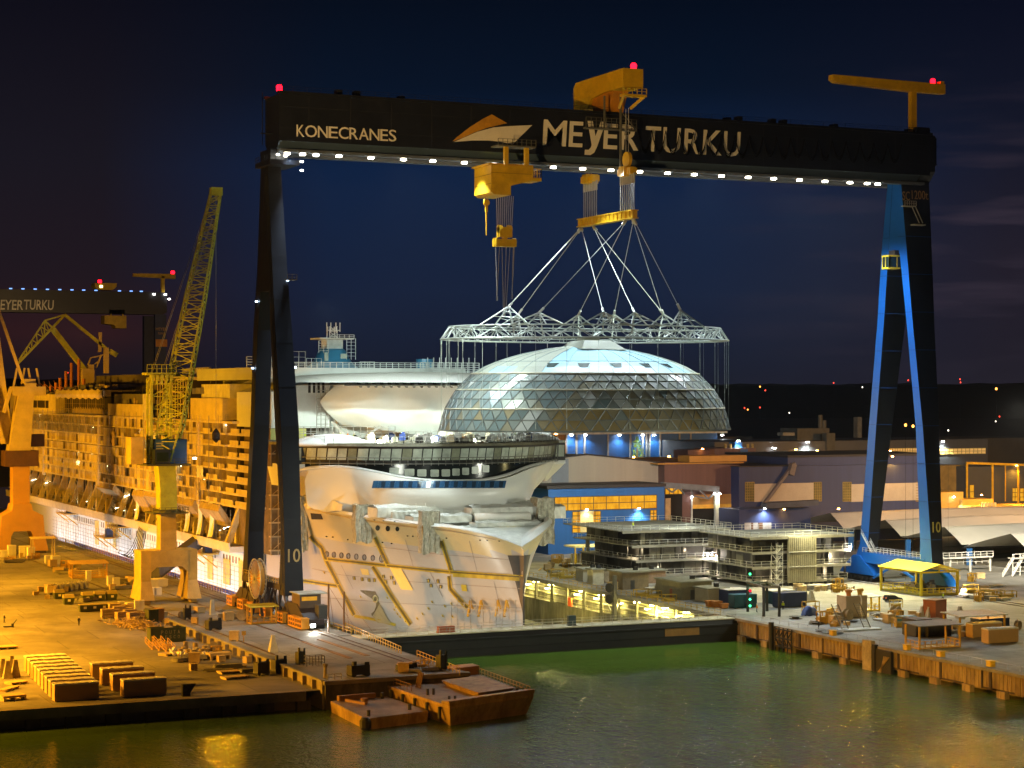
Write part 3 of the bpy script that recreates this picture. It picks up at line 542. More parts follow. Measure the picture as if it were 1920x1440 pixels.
def lifting():
    # yellow lifting beam with its two hook blocks under the upper trolley
    xc = XT+WT*.5
    n0 = pt(1188, 404, -5.5); f0 = pt(1090, 416, 21); zc = (n0.z+f0.z)/2; xc = (n0.x+f0.x)/2
    T = thing('lifting_beam', 'yellow steel lifting beam hanging on rope falls above the lattice ring', 'lifting beam', (xc, 8, zc))
    b = MB(); b.box(xc-.6, -5.5, zc-.9, xc+.6, 21, zc+.9); b.box(xc-.9, -5.6, zc+.75, xc+.9, 21.1, zc+.95); b.box(xc-.9, -5.6, zc-.95, xc+.9, 21.1, zc-.75)
    for k in range(14): b.box(xc-.85, -4.5+1.9*k, zc-.8, xc+.85, -4.4+1.9*k, zc+.8)
    b.build('beam', yel, T)
    bl = []
    for (px, py, tt) in ((1105, 332, 16), (1175, 318, -2.0)):
        p = pt(px, py, tt); b = MB(); b.box(xc-1.5, tt-1.2, p.z-1.5, xc+1.5, tt+1.2, p.z+.6); b.box(xc-.9, tt-3, p.z-1.2, xc+.9, tt+3, p.z+.2)
        for k in (-1, 0, 1): b.tube((xc-1+.05, tt+k*1.8, p.z-.5), (xc+1-.05, tt+k*1.8, p.z-.5), .75, 12)
        if tt < 0: b.tube((xc-.35, tt, p.z+2.2), (xc+.35, tt, p.z+2.2), 1.7, 14)
        b.build('hook_block', yel, T)
        b = MB()
        for k in range(8):
            yy = tt-3.2+.9*k; b.tube((xc, yy, p.z-1), (xc, yy, zc+.9), .10, 5); b.tube((xc, yy, p.z-3.2), (xc, yy, p.z-1), .22, 5)
        b.build('rope_fall', steelrope, T)
        b = MB()
        for k in (-1, 1): b.tube((xc, tt+k*.6, p.z+.5), (xc, tt+k*.6, 109), .08, 5)
        b.build('hoist_rope', steelrope, T)
        bl.append(p)
    # hook block of the lower trolley with idle slings
    p = pt(946, 440, 3); T2 = thing('hook_block', 'yellow hook block under the lower trolley with idle wire slings', 'hook block', (p.x, 3, p.z))
    b = MB(); b.box(p.x-2.4, 2, p.z-2.6, p.x+2.4, 4, p.z-1); b.box(p.x-1.5, 2.2, p.z-.6, p.x+1.5, 3.8, p.z+1.6); b.box(p.x-.4, 2.4, p.z-1, p.x+.4, 3.6, p.z-.5)
    for k in (-1, 1): b.tube((p.x+k*1.1-.4, 3, p.z+1.2), (p.x+k*1.1+.4, 3, p.z+1.2), .9, 12); b.tube((p.x+k*2.2-.3, 3, p.z-1.6), (p.x+k*2.2+.3, 3, p.z-1.6), .9, 10)
    b.build('block_body', yel, T2)
    b = MB()
    for k in range(9): b.tube((p.x-1.7+.42*k, 3, p.z+1.2), (p.x-1.9+.5*k, 3, 89.2), .06, 4)
    b.build('rope_fall', steelrope, T2)
    for (a0, x1, y1) in ((-2.1, 932, 555), (-1.2, 932, 555), (-.6, 944, 585), (.4, 946, 585), (1.3, 949, 575), (2.1, 960, 552), (2.3, 960, 552)):
        q = pt(x1, y1, 3); b = MB(); b.tube((p.x+a0, 3, p.z-2.4), q, .085, 5); b.tube(q, q+V((0, 0, -1)), .2, 5); b.build('wire_sling', steelrope, T2)
    return xc, zc
XB, ZB = lifting()
# ---------------------------------------------------------------- the cruise ship in the dock
SC0 = 43.
def clamp(x, a=0., b=1.): return max(a, min(b, x))
def zdeck(t): return 18.9+1.9*clamp(t/49.) if t >= 0 else 14.6+4.3*(1-clamp(-t/14.5)**2)**.5
def hw(t, z):
    x = clamp((50-t)/64.3); D = 24.5*(1-x**2)**.62 if x < 1 else 0.
    x2 = clamp((100-t)/116.); Lw = 24.2*(1-x2**1.9)**1.05 if x2 < 1 else 0.
    if z <= 0: return max(0, Lw*(1+.04*z))
    f = clamp(z/zdeck(t)); return Lw+(D-Lw)*(.35*f+.65*f**2.4)
def hull_hit(px, py, out=.05):
    d = _d(px, py); k = 330.; st = 1.
    while k < 620:
        x, y, z = CAM[0]+k*d[0], CAM[1]+k*d[1], CAM[2]+k*d[2]
        if y > -16 and abs(x-SC0) < hw(y, z):
            if st < .01: break
            k -= st; st *= .2; continue
        k += st
    k -= out*3+.02; return V((CAM[0]+k*d[0], CAM[1]+k*d[1], CAM[2]+k*d[2]))
def T0(s): return 17+20*(abs(s-SC0)/33.)**2.2
def front_hit(px, py, off=0.):
    t = 25.
    for _ in range(40): p = pt(px, py, t); t = .5*t+.5*(T0(p.x)+off)
    return pt(px, py, t)
def hull_strip(mb, pts, w, m=0, out=.06, n=None):        # ribbon of pixel half width w laid over the plating
    P = []
    for (a, b) in zip(pts, pts[1:]):
        k = max(3, int(math.hypot(b[0]-a[0], b[1]-a[1])/6))
        P += [(a[0]+(b[0]-a[0])*i/k, a[1]+(b[1]-a[1])*i/k) for i in range(k+(b is pts[-1]))]
    for i in range(len(P)-1):
        a, b = P[i], P[i+1]; dx, dy = b[0]-a[0], b[1]-a[1]; l = math.hypot(dx, dy) or 1; nx, ny = -dy/l*w, dx/l*w
        mb.face([hull_hit(a[0]-nx, a[1]-ny, out), hull_hit(b[0]-nx, b[1]-ny, out), hull_hit(b[0]+nx, b[1]+ny, out), hull_hit(a[0]+nx, a[1]+ny, out)], m)
def hull_poly(mb, pts, m=0, out=.08):
    mb.face([hull_hit(x, y, out) for x, y in pts], m)
shipw = M('ship white paint', (.72, .72, .68), .32, 0, .06, .05)
wrapm = M('shrink wrap', (.70, .74, .71), .30, 0, .07, .15, .25)
tarp = M('white tarpaulin', (.66, .66, .60), .5, 0, .2, .5, .5)
prim = M('grey hull primer', (.36, .345, .335), .30, 0, .07, .05)
beig = M('beige topside primer', (.46, .39, .22), .3, 0, .08, .08)
seam = M('yellow seam primer', (.40, .30, .02), .6, 0, .35, .5)
seamd = M('olive seam primer', (.10, .075, .012), .6, 0, .3, .5)
blkg = M('black tinted glass', (.012, .016, .016), .12, 0, 0)
pane = M('pale window pane', (.42, .48, .42), .25, 0, .35, .35)
bluep = M('blue window pane', (.03, .10, .22), .15, 0, .3, .3)
cream = M('cabin board', (.62, .52, .30), .6, 0, .2, .4)
cream2 = M('cabin board worn', (.40, .31, .17), .65, 0, .3, .5)
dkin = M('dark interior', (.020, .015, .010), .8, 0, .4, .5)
scafm = M('scaffold tube', (.36, .35, .32), .45, .5, .2)
def ship():
    S = thing('cruise_ship', 'giant white cruise ship under construction in the dock, its bow facing the gate', 'cruise ship', (SC0, 150, -9))
    # bow hull
    ts = [-15.35, -15.0, -14.4, -13.6, -12.6, -11.4, -10, -8, -6, -4, -2, 0, 3, 6, 9, 13, 17, 21, 26, 31, 36, 42, 48, 54, 60, 68, 76, 84, 92]
    a = MB(); nz = 16
    for sg in (-1, 1):
        k = len(a.v)
        for t in ts:
            zt = zdeck(t)
            for j in range(nz+1):
                z = -9+(zt+9)*j/nz; w = hw(t, z) if t > -15.3 else 0.
                if j == 0: w *= .9
                a.v.append((SC0+sg*w, t, z))
        for i in range(len(ts)-1):
            for j in range(nz):
                q = k+i*(nz+1)+j; f = (q, q+1, q+nz+2, q+nz+1); a.f.append(f if sg < 0 else f[::-1])
                zm = a.v[q][2]+.5*(zdeck(ts[i])+9)/nz; a.m.append(1 if zm > 13.4 else 0)
    h = recalc(a.build('hull', [prim, beig], S, True))
    a = MB()
    for i in range(len(ts)-1):
        t0, t1 = ts[i], ts[i+1]; z0, z1 = zdeck(t0)-.9, zdeck(t1)-.9; w0, w1 = max(0, hw(t0, 99)-.3), max(0, hw(t1, 99)-.3)
        a.face([(SC0-w0, t0, z0), (SC0+w0, t0, z0), (SC0+w1, t1, z1), (SC0-w1, t1, z1)])
    a.build('foredeck', tarp, h)
    a = MB()                                     # rounded bulwark cap, wide at the stem
    for sg in (-1, 1):
        for i in range(len(ts)-5):
            t0, t1 = ts[i], ts[i+1]; w0, w1 = hw(t0, 99) if i else 0., hw(t1, 99); zz0, zz1 = zdeck(t0), zdeck(t1)
            e0, e1 = 1.0+3.4*clamp(-t0/14), 1.0+3.4*clamp(-t1/14)
            a.face([(SC0+sg*(w0+.05), t0-.05, zz0-.1), (SC0+sg*(w1+.05), t1-.05, zz1-.1), (SC0+sg*max(0, w1-.5), t1+e1*.5, zz1+.5), (SC0+sg*max(0, w0-.5), t0+e0*.5, zz0+.5)])
            a.face([(SC0+sg*max(0, w0-.5), t0+e0*.5, zz0+.5), (SC0+sg*max(0, w1-.5), t1+e1*.5, zz1+.5), (SC0+sg*max(0, w1-1.4), t1+e1, zz1+.1), (SC0+sg*max(0, w0-1.4), t0+e0, zz0+.1)])
    a.build('bulwark_cap', shipw, h, True)
    # dark plate on the stem
    def stem(u, v):
        z = 14.3*v-1; b = .18+2.7*clamp(z/14.3)**1.7; w = abs(2*u-1)*b; lo, hi = -15.3, 40.
        for _ in range(24):
            mid = (lo+hi)/2; lo, hi = (mid, hi) if hw(mid, z) < w else (lo, mid)
        return (SC0+(2*u-1)*b*1.02, hi-.16, z)
    a = MB(); a.grid(stem, 10, 24); a.build('stem_plate', M('dark stem primer', (.05, .042, .036), .5), h)
    a = MB(); sd = seamd
    for pts, w in (([(610, 1048), (727, 1061), (846, 1073), (978, 1082)], 3.6), ([(581, 1006), (603, 1027), (612, 1052), (664, 1153)], 2.6), ([(703, 1008), (728, 1062)], 3.2), ([(699, 1062), (733, 1116), (770, 1171)], 2.2), ([(828, 1014), (846, 1072)], 3.2), ([(842, 1080), (844, 1104), (876, 1140)], 3.), ([(568, 1089), (633, 1099)], 2.6)):
        hull_strip(a, pts, w, 1, .05); q = [(x-2.6, y+2.2) for x, y in pts]; hull_strip(a, q, 1.2, 0, .08); q = [(x+2.6, y-2.4) for x, y in pts]; hull_strip(a, q, .8, 0, .08)
    hull_strip(a, [(849, 1079), (974, 1087)], 2.6, 0, .07); hull_strip(a, [(664, 1155), (700, 1161), (742, 1172)], 2.6, 0, .07)
    a.build('weld_seam_primer', [seam, seamd], h)
    for x, y, r in ((708, 990, 4.2), (727, 991, 4.2), (745, 992, 3.6)):
        a = MB(); a.face([hull_hit(x+r*math.cos(u*.628), y+r*1.25*math.sin(u*.628), .1) for u in range(10)]); a.build('porthole', blkg, h)
    for k, x in enumerate((613, 626, 640, 653, 668, 683, 699, 716)):
        r = 3.4 if k < 7 else 4.6; y = 1039+1.2*k; a = MB()
        P = [(x+r*math.cos(u*.5236), y+r*1.5*math.sin(u*.5236)) for u in range(13)]
        for p, q in zip(P, P[1:]): a.bar(hull_hit(*p), hull_hit(*q), .16)
        for u in (-1, 1): a.bar(hull_hit(x+u*1.2, y-r*1.3), hull_hit(x+u*1.2, y+r*1.3), .12)
        a.build('thruster_grille', M('grille grey', (.12, .10, .10), .5), h)
    for x, y in ((664, 1084), (679, 1086), (692, 1087.5), (702, 1088), (719, 1081), (734, 1083), (723, 1091), (739, 1093), (803, 1089), (821, 1090), (808, 1098), (826, 1100)):
        a = MB(); hull_poly(a, [(x-3.2, y-3.2), (x+2.4, y-3), (x+3.2, y+3.4), (x-2.4, y+3.2)]); w = a.build('hull_port', M('port rim', (.10, .085, .05), .6), h)
        a = MB(); a.bar(hull_hit(x, y-2.6, .15), hull_hit(x+.4, y+2.8, .15), .28); a.build('divider', M('yellow rail', (.45, .30, .03)), w)
    for x, y in ((612, 1006), (624, 1007), (652, 1012), (717, 1017), (734, 1019), (764, 1005), (774, 1005.5), (784, 1006), (900, 1013), (913, 1013.5), (936, 1014.5), (837, 1009), (702, 975), (719, 976.5), (740, 978)):
        a = MB(); hull_poly(a, [(x-1.6, y-1), (x+1.6, y-.8), (x+1.6, y+1), (x-1.6, y+.8)]); a.build('scupper', blkg, h)
    a = MB(); hull_poly(a, [(730, 1063), (752, 1066), (775, 1107), (752, 1105)]); a.build('shell_door', M('door yellow beige', (.62, .47, .14), .5, 0, .1), h)
    a = MB(); hull_poly(a, [(675, 1066), (690, 1067.5), (693, 1079), (679, 1077)]); a.build('shell_door', M('door yellow beige', (.62, .47, .14)), h)
    a = MB(); hull_poly(a, [(675, 1106), (704, 1109), (712, 1132), (698, 1156)]); k = a.build('anchor_recess', M('anchor recess shaded olive', (.13, .11, .05), .4), h)
    a = MB(); hull_poly(a, [(712, 1132), (733, 1170), (708, 1168), (699, 1156)], 0, .1); a.build('recess_floor', M('anchor recess lit', (.34, .30, .18), .3), k)  # recess coloured dark above and bright below, its shading put into the paint
    a = MB(); P = [(704+4.5*math.cos(u*.628), 1123+6*math.sin(u*.628)) for u in range(11)]
    for p, q in zip(P, P[1:]): a.bar(hull_hit(*p, .2), hull_hit(*q, .2), .3)
    a.build('hawse_ring', M('ring pale', (.4, .36, .2), .4), k)
    a = MB(); hull_poly(a, [(864, 1096), (874, 1097), (876, 1109), (866, 1108)], 0, .1); a.build('patch', M('patch yellow', (.55, .40, .03), .5), h)
    for x, y in ((608, 1074), (676, 1119), (742, 1138), (739, 1143), (745, 1151), (750, 1157), (810, 1129), (834, 1137), (803, 1141), (792, 1151), (782, 1160), (830, 1155), (848, 1156), (846, 1132), (726, 1121), (760, 1165)):
        a = MB(); hull_poly(a, [(x-2.6, y-2.6), (x+.5, y-2.2), (x+3, y+2.6), (x-.5, y+2)]); w = a.build('lifting_eye', M('patch yellow', (.55, .40, .03)), h)
        a = MB(); hull_poly(a, [(x-1, y-1), (x+.6, y-.8), (x+1.4, y+1.4), (x-.2, y+1.2)], 0, .14); a.build('bracket', M('dark bracket', (.05, .04, .02), .6), w)
    # long side hull
    a = MB()
    for sg in (-1, 1):
        a.box(SC0+sg*24.4-.1, 84, -9, SC0+sg*24.4+.1, 392, 8)
    a.build('side_hull', M('white hull side', (.68, .70, .70), .45, 0, .10, .08), S)
    a = MB(); a.box(18.38, 92, -5.4, 18.5, 300, -4.4); a.build('boot_stripe', M('blue boot stripe', (.02, .035, .16), .5), S)
    for k in range(72):
        t = 104+2.75*k
        if k % 17 in (6, 7): continue
        a = MB(); a.box(18.40, t, 3.0, 18.5, t+.9, 4.7); a.build('side_window', M('side window', (.14, .10, .06), .3), S)
    rr = random.Random(21)
    for k, (t, z0, z1, w) in enumerate(((262, -3, 4.6, 5), (238, -2, 5, 3.4), (204, -.5, 5, 6), (250, .5, 5.4, 2.4), (128, -3, 5, 5), (112, -3, 3.5, 6), (96, -4, 4, 8))):
        a = MB(); a.box(18.2, t, z0, 18.4, t+w, z1); a.build('shell_door', M('door yellow beige', (.62, .47, .14)), S)
    # ledge and lifeboat recess
    a = MB(); a.box(12.2, 92, 7.1, 24, 392, 8.5); a.box(12, 92, 8.5, 12.4, 392, 9.5); a.build('boat_deck_ledge', M('ledge cream', (.62, .56, .44), .5, 0, .18, .3), S)
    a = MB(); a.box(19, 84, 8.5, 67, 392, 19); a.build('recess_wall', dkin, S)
    for k in range(22):
        t = 98+13*k+rr.uniform(-1, 1); a = MB()
        a.prism([(12.6, t, 8.5), (14.2, t, 8.5), (17.8, t, 18), (16.2, t, 18)], (0, 1.3, 0)); a.box(17, t+5, 8.5, 18.6, t+6.6, 18); a.build('davit', cream2 if k % 3 else cream, S)
    a = MB()
    for k in range(150):
        t = rr.uniform(95, 388); z = rr.uniform(9, 17); s = rr.uniform(13.5, 18.5); a.bar((s, t, z), (s+rr.uniform(-1, 1), t+rr.uniform(1, 6), z+rr.uniform(-1.2, 1.2)), rr.uniform(.12, .5))
    for k in range(70):
        t = 95+4.2*k; a.bar((13.4, t, 9.3), (13.4, t, 17.5), .10); a.bar((13.4, t, 11.2), (13.4, t+4.2, 11.2), .08); a.bar((13.4, t, 13.6), (13.4, t+4.2, 13.6), .08)
    a.build('recess_scaffold', scafm, S)
    for (t, w, z0, z1) in ((150, 26, 13.8, 19), (176, 14, 12, 18.5), (124, 16, 13.6, 18.6), (100, 18, 13, 18.5), (214, 22, 15, 18.8)):
        a = MB(); a.prism([(12.2, t, z1), (15.4, t, z0+.8), (14.2, t, z0), (11.6, t, z1-1.6)], (0, w, 0)); recalc(a.build('soffit_panel', cream2, S))
    for (t, w) in ((186, 3), (160, 3), (131, 4), (119, 3.4), (108, 4)):
        a = MB(); a.grid(lambda u, v: (12.4+.6*math.sin(9*u)+1.5*v*(1-v)*4*.4, t+w*u+.8*v, 19-9.6*v+.4*math.sin(5*u)), 8, 8); a.build('hanging_tarp', tarp, S, True)
    # balcony decks along the port side
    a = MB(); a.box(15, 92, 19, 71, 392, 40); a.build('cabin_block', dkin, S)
    D0, DH = 19., 2.92
    for d in range(7):
        z = D0+DH*d; a = MB(); a.box(11.7, 94, z-.22, 15.2, 388, z+.22, 0)
        t = 95.
        while t < 386:
            far = t > 232
            p = rr.random(); col = rr.random()
            if (230 < t < 233) or (262 < t < 266) or (308 < t < 311) or (340 < t < 342): p = .99     # dark vertical slots
            m = 1 if col < .62 else 2
            if far and d < 2: a.box(11.9, t, z+.25, 12.1, t+3.3, z+(2.6 if p < .85 else 1.2), m)
            elif far and d < 5:
                if p < .975: a.box(11.85, t+.05, z+.25, 12.1, t+3.25, z+DH-(.5 if d in (2, 3) else .24), m)
            elif far: 
                if p < .55: a.box(12.0, t+.1, z+.25, 12.2, t+3.2, z+rr.choice((1.2, 2.4)), 2)
            else:
                if p < .62 and not (130 < t < 136 or 160 < t < 165 or t < 112): a.box(11.85, t+.05, z+.25, 12.1, t+3.25, z+DH-(.5 if d in (3, 5) else .25), m)
                elif p < .72: a.box(11.8, t+.05, z+.2, 12., t+3.25, z+1.25, m)
            a.box(12.4, t-.08, z, 15.2, t+.08, z+DH, 2 if col < .5 else 1)
            t += 3.3
        a.build('balcony_deck', [cream, cream, cream2], S)
    a = MB(); a.box(11.8, 88, D0+DH*7-.3, 70, 390, D0+DH*7+.3); a.build('lido_deck_edge', cream, S)
    for t in (362, 232, 318, 140, 118):
        a = MB(); a.box(11.4, t, 17.8, 12.3, t+(4 if t > 330 else 1.2), 39); a.build('pilaster', cream, S)
    # terraces and stepped wing forward of the balconies (seen past the leg)
    for k in range(7):
        z = D0+DH*k; a = MB(); a.box(11.2+.25*k, 74, z-.3, 18, 95, z+.3); a.box(11.3+.25*k, 74, z+.3, 11.5+.25*k, 84, z+1.4); a.box(11.3+.25*k, 86, z+.3, 11.5+.25*k, 93, z+1.4); a.build('balcony_deck', cream, S)
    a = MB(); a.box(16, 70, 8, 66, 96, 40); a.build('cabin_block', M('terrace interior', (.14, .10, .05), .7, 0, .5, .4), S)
    a = MB()
    for k in range(9): z = 9+3.3*k; a.box(15.4, 68.6, z, 20, 70, z+.3); a.bar((15.6, 68.8, z), (19.4, 68.8, z+3.2), .12)
    for x in (15.6, 17.4, 19.2): a.bar((x, 68.8, 8), (x, 68.8, 40), .14)
    a.build('terrace_scaffold', cream2, S)
    # scaffold netting belt under the lido deck
    a = MB()
    for k in range(75): t = 236+2*k; a.bar((11.3, t, 33.5), (11.3, t, 40.5), .09)
    for z in (34, 35.4, 36.8, 38.2, 39.6): a.bar((11.3, 236, z), (11.3, 388, z), .09)
    for k in range(110): t = rr.uniform(238, 380); a.bar((11.25, t, rr.uniform(33.6, 37)), (11.25, t+rr.uniform(1, 5), rr.uniform(36, 40)), .08)
    for k in range(46): t = 96+2.8*k; a.bar((11.2, t, 20), (11.2, t, 41), .07) if k % 4 == 0 else None
    a.build('side_scaffold', scafm, S)
    # upper works along the side
    def block(nm, x0, y0, z0, x1, y1, z1, m): b = MB(); b.box(x0, y0, z0, x1, y1, z1); return b.build(nm, m, S)
    q = block('lounge_block', 12.2, 300, 39.8, 26, 384, 46.2, cream)
    b = MB(); b.box(12.0, 312, 41.4, 12.15, 372, 44.0); b.build('window_strip', dkin, q)
    b = MB()
    for t in (316, 330, 341, 343, 352, 364): b.box(11.95, t, 41.4, 12.05, t+1.2, 44)
    b.build('window_post', cream2, q)
    b = MB(); b.grid(lambda u, v: (11.9+14*v, 300+84*u, 46.4+.5*math.sin(23*u)*math.cos(3*v)+1.2*math.sin(3.1*u)*v), 40, 4); b.build('tarp_roof', tarp, q, True)
    q = block('sports_block', 14.5, 228, 39.8, 28, 297, 47, dkin)
    b = MB(); b.box(12, 228, 45.6, 28, 297, 47.6); b.grid(lambda u, v: (11.85-.4*math.sin(3.14*v), 228+69*u, 44.9+2.8*v+.25*math.sin(50*u+3*v)), 60, 4); b.build('fascia', cream, q)
    b = MB()
    for k in range(24): t = 229+2.9*k; b.bar((12.6, t, 40), (12.6, t, 45.6), .22 if k % 4 == 0 else .10); b.bar((12.6, t, 41.4), (12.6, t+2.9, 41.4), .1); b.bar((12.6, t, 43.2), (12.6, t+2.9, 43.2), .08)
    for k in range(40): b.box(12.2, 229+1.1*k, 40.1, 12.4, 229.5+1.1*k, 41.5+.3*(k % 3))
    b.build('scaffold_bay', cream2, q)
    b = MB(); b.grid(lambda u, v: (14+30*v, 226+76*u, 47.7+1.3*math.sin(3.14*v)+.7*math.sin(3.14*u)), 16, 8); b.build('tarp_roof', M('grey tarp', (.16, .15, .14), .6, 0, .2, .3), q, True)
    block('terrace_block', 13, 176, 39.8, 30, 226, 43.4, cream); block('terrace_block', 15, 168, 43.4, 32, 226, 46.4, M('grey tarp', (.16, .15, .14)))
    q = block('slide_tower', 13, 131, 39.8, 24, 166, 50.2, dkin)
    b = MB(); b.box(12, 129, 50.2, 26, 168, 51.0); b.box(12.4, 131, 46.8, 12.6, 164, 47.2)
    for k in range(13): b.bar((12.5, 131+2.7*k, 40), (12.5, 131+2.7*k, 50.2), .2)
    b.build('frame', cream, q)
    block('pale_panel', 11.4, 168, 34.5, 12.2, 176, 46.4, M('grey white panel', (.6, .57, .5), .5)); block('terrace_block', 12.2, 98, 39.8, 30, 128, 45.4, cream)
    block('terrace_block', 13.5, 96, 45.4, 32, 122, 49, M('white upper terrace', (.62, .6, .54), .5))
    b = MB(); b.grid(lambda u, v: (18+40*v, 95+60*u, 50.6+1.2*math.sin(3.14*v)), 10, 8); b.build('awning_roof', M('pale grey roof', (.30, .31, .29), .6), S, True)
    block('upper_house', 24, 150, 45, 60, 330, 49.2, M('grey tarp', (.16, .15, .14))); block('upper_house', 26, 215, 49, 56, 300, 52.6, M('dark grey roof', (.12, .11, .11), .7))
    block('upper_house', 22, 130, 49, 60, 214, 51.6, M('pale grey roof', (.30, .31, .29)))
    b = MB()
    for k in range(22): b.box(17.6, 128+1.3*k, 51.0, 17.9, 128.7+1.3*k, 53.6)
    b.build('pale_fence', M('pale platform', (.5, .48, .4)), S)
    om = M('red lead primer', (.45, .16, .05), .6, 0, .2)
    for k, (x, y, hh) in enumerate(((64, 740, 3), (84, 738, 5), (95, 740, 4), (105, 736, 6), (113, 732, 9), (124, 723, 13), (134, 712, 18), (148, 700, 20), (157, 728, 8), (72, 742, 3))):
        p = ps(x, 752, 16.); b = MB(); b.tube((16, p.y, 45.8), (16, p.y, 47+hh*.55), .55, 8); b.build('pipe_column', om, S)
    b = MB()
    for k in range(9): b.bar((16, 300+9*k, 48), (16, 309+9*k, 48.6+.4*k), .2); b.bar((17, 300+9*k, 47), (17, 308+9*k, 51), .16)
    b.build('column_brace', om, S)
    # ---------------- forward house: white front shell, dark glass band, bridge
    def frow(px0, px1, n): return [px0+(px1-px0)*i/n for i in range(n+1)]
    def interp(pts, x):
        for (a0, b0), (a1, b1) in zip(pts, pts[1:]):
            if a0 <= x <= a1:
                u = (x-a0)/(a1-a0); u = u*u*(3-2*u) if False else u; return b0+(b1-b0)*u
        return pts[0][1] if x < pts[0][0] else pts[-1][1]
    SW = [(9, 29.4), (13, 30.6), (19, 30.9), (24, 29.9), (29, 28.7), (35, 27.9), (41, 27.6), (48, 27.8), (54, 28.7), (60, 30.3), (66, 31.0), (71, 31.2), (77, 31.3)]
    def zs(s): return sum(interp(SW, s+d) for d in (-2, -1, 0, 1, 2))/5
    a = MB(); 
    def shell(u, v):
        s = 42.7+(u-.5)*60*(.84+.16*min(1, v*1.35)**.6); z1 = zs(s)-.5; z = 20.4+(z1-20.4)*v; e = clamp(abs(s-42.5)/30.)
        return (s+ (0), T0(s)-1.2-3.6*(1-e**3)*math.sin(3.1416*clamp(.25+.62*(1-v)))*1.0+17*clamp((e-.5)/.34)**2*(1-v)**1.3, z)
    a.grid(shell, 72, 14); f = a.build('front_shell', shipw, S, True)
    a = MB(); a.grid(lambda u, v: (10+64*u, T0(10+64*u)-1.25-.9*math.sin(3.1416*v), zs(10+64*u)-.75+.85*v), 72, 5); a.build('swoosh_lip', shipw, f, True)
    a = MB(); a.grid(lambda u, v: (10+64*u, T0(10+64*u)+.3, zs(10+64*u)-.3+(31.7-zs(10+64*u)+.3)*v), 72, 3); k = a.build('glass_band', blkg, S, True)
    for x, y, w in ((739, 884, 9), (768, 886, 9), (791, 887, 8.5), (815, 887.5, 8), (836, 887, 8), (855, 885.5, 7), (873, 884, 6.5), (891, 882, 6.5), (911, 879, 6.5)):
        P = [(x-w, y-6), (x-w+1.5, y-7), (x+w-1.5, y-7), (x+w, y-6), (x+w, y+5), (x+w-1.5, y+6.5), (x-w+1.5, y+6.5), (x-w, y+5)]
        a = MB(); a.face([front_hit(X, Y, .1) for X, Y in P]); a.build('lounge_window', pane, k)
    a = MB(); bw = []
    for i in range(21): bw.append((700+12.25*i, 0))
    def bfront(x, y): 
        off = -3.6
        t = 20.
        for _ in range(40): p = pt(x, y, t); e = clamp(abs(p.x-42.5)/30.); t = .5*t+.5*(T0(p.x)-1.2-3.55*(1-e**3)*math.sin(3.1416*clamp(.25+.62*(1-clamp((p.z-20.4)/(zs(p.x)-.5-20.4)))))-.12)
        return pt(x, y, t)
    a = MB()
    for i in range(24): x = 700+10.4*i; a.face([bfront(x, 901.5), bfront(x+10.4, 901.2), bfront(x+10.4-3, 915), bfront(x-3, 915.3)])
    q = a.build('window_strip', bluep, f)
    for i in range(14):
        x = 714+17*i; a = MB(); a.face([bfront(x+1, 902.5)+V((0, -.08, 0)), bfront(x+9, 902.3)+V((0, -.08, 0)), bfront(x+7, 914)+V((0, -.08, 0)), bfront(x, 914.2)+V((0, -.08, 0))]); a.build('pane', M('dark blue pane', (.02, .04, .07), .12), q)
    # bridge
    a = MB(); a.grid(lambda u, v: (9.5+64*u, T0(9.5+64*u)-.9-1.1*v, 31.5+3.6*v), 80, 2); a.grid(lambda u, v: (9.5+64*u, T0(9.5+64*u)-.9+4*v, 31.5-.3*v), 80, 1)
    br = a.build('bridge', M('bridge dark frame', (.008, .008, .007), .4), S)
    s = 10.4; i = 0
    while s < 71.6:
        w = 2.1 if 20 < s < 66 else 1.75
        def wp(ss, v): return (ss, T0(ss)-.98-1.1*v-.03, 31.5+3.6*v)
        a = MB(); a.face([wp(s+.12, .16), wp(s+w-.12, .16), wp(s+w-.12, .86), wp(s+.12, .86)])
        a.build('bridge_window', pane if (i*7) % 5 else M('dim window pane', (.22, .24, .17), .25, 0, .3, .4), br); s += w; i += 1
    a = MB()
    for d, z in ((-2.3, 31.3), (-2.2, 32.6)):
        P = [V((9.5+64*i/40, T0(9.5+64*i/40)+d, z)) for i in range(41)]
        for p, q in zip(P, P[1:]): a.bar(p, q, .16)
    for i in range(41): x = 9.5+64*i/40; a.bar((x, T0(x)-2.3, 30.9), (x, T0(x)-2.2, 32.6), .1)
    a.build('window_walkway', M('dim platform', (.12, .12, .10)), br)
    a = MB(); n = 60
    for i in range(n):
        x0, x1 = 9+65.5*i/n, 9+65.5*(i+1)/n; t0, t1 = T0(x0)-2.6, T0(x1)-2.6
        a.hexa([(x0, t0, 35.1), (x1, t1, 35.1), (x1, 62, 35.1), (x0, 62, 35.1)], [(x0, t0+.2, 35.7), (x1, t1+.2, 35.7), (x1, 62, 35.7), (x0, 62, 35.7)])
    rf = a.build('bridge_roof', M('bridge roof olive', (.16, .15, .10), .7, 0, .4, .4), br)
    for (x0, x1, tt, wd) in ((9, 27, 33, 8), (64.5, 75.6, 36, 6)):
        a = MB(); a.grid(lambda u, v: (x0+(x1-x0)*u, tt-wd/2+wd*v, 35.5+2.2*max(0, math.sin(3.1416*u))**.6*max(0, math.sin(3.1416*v))**.5), 16, 10); a.box(x0, tt-wd/2-1, 35.1, x1, tt+wd/2, 35.75); a.build('wing_canopy', shipw, br, True)
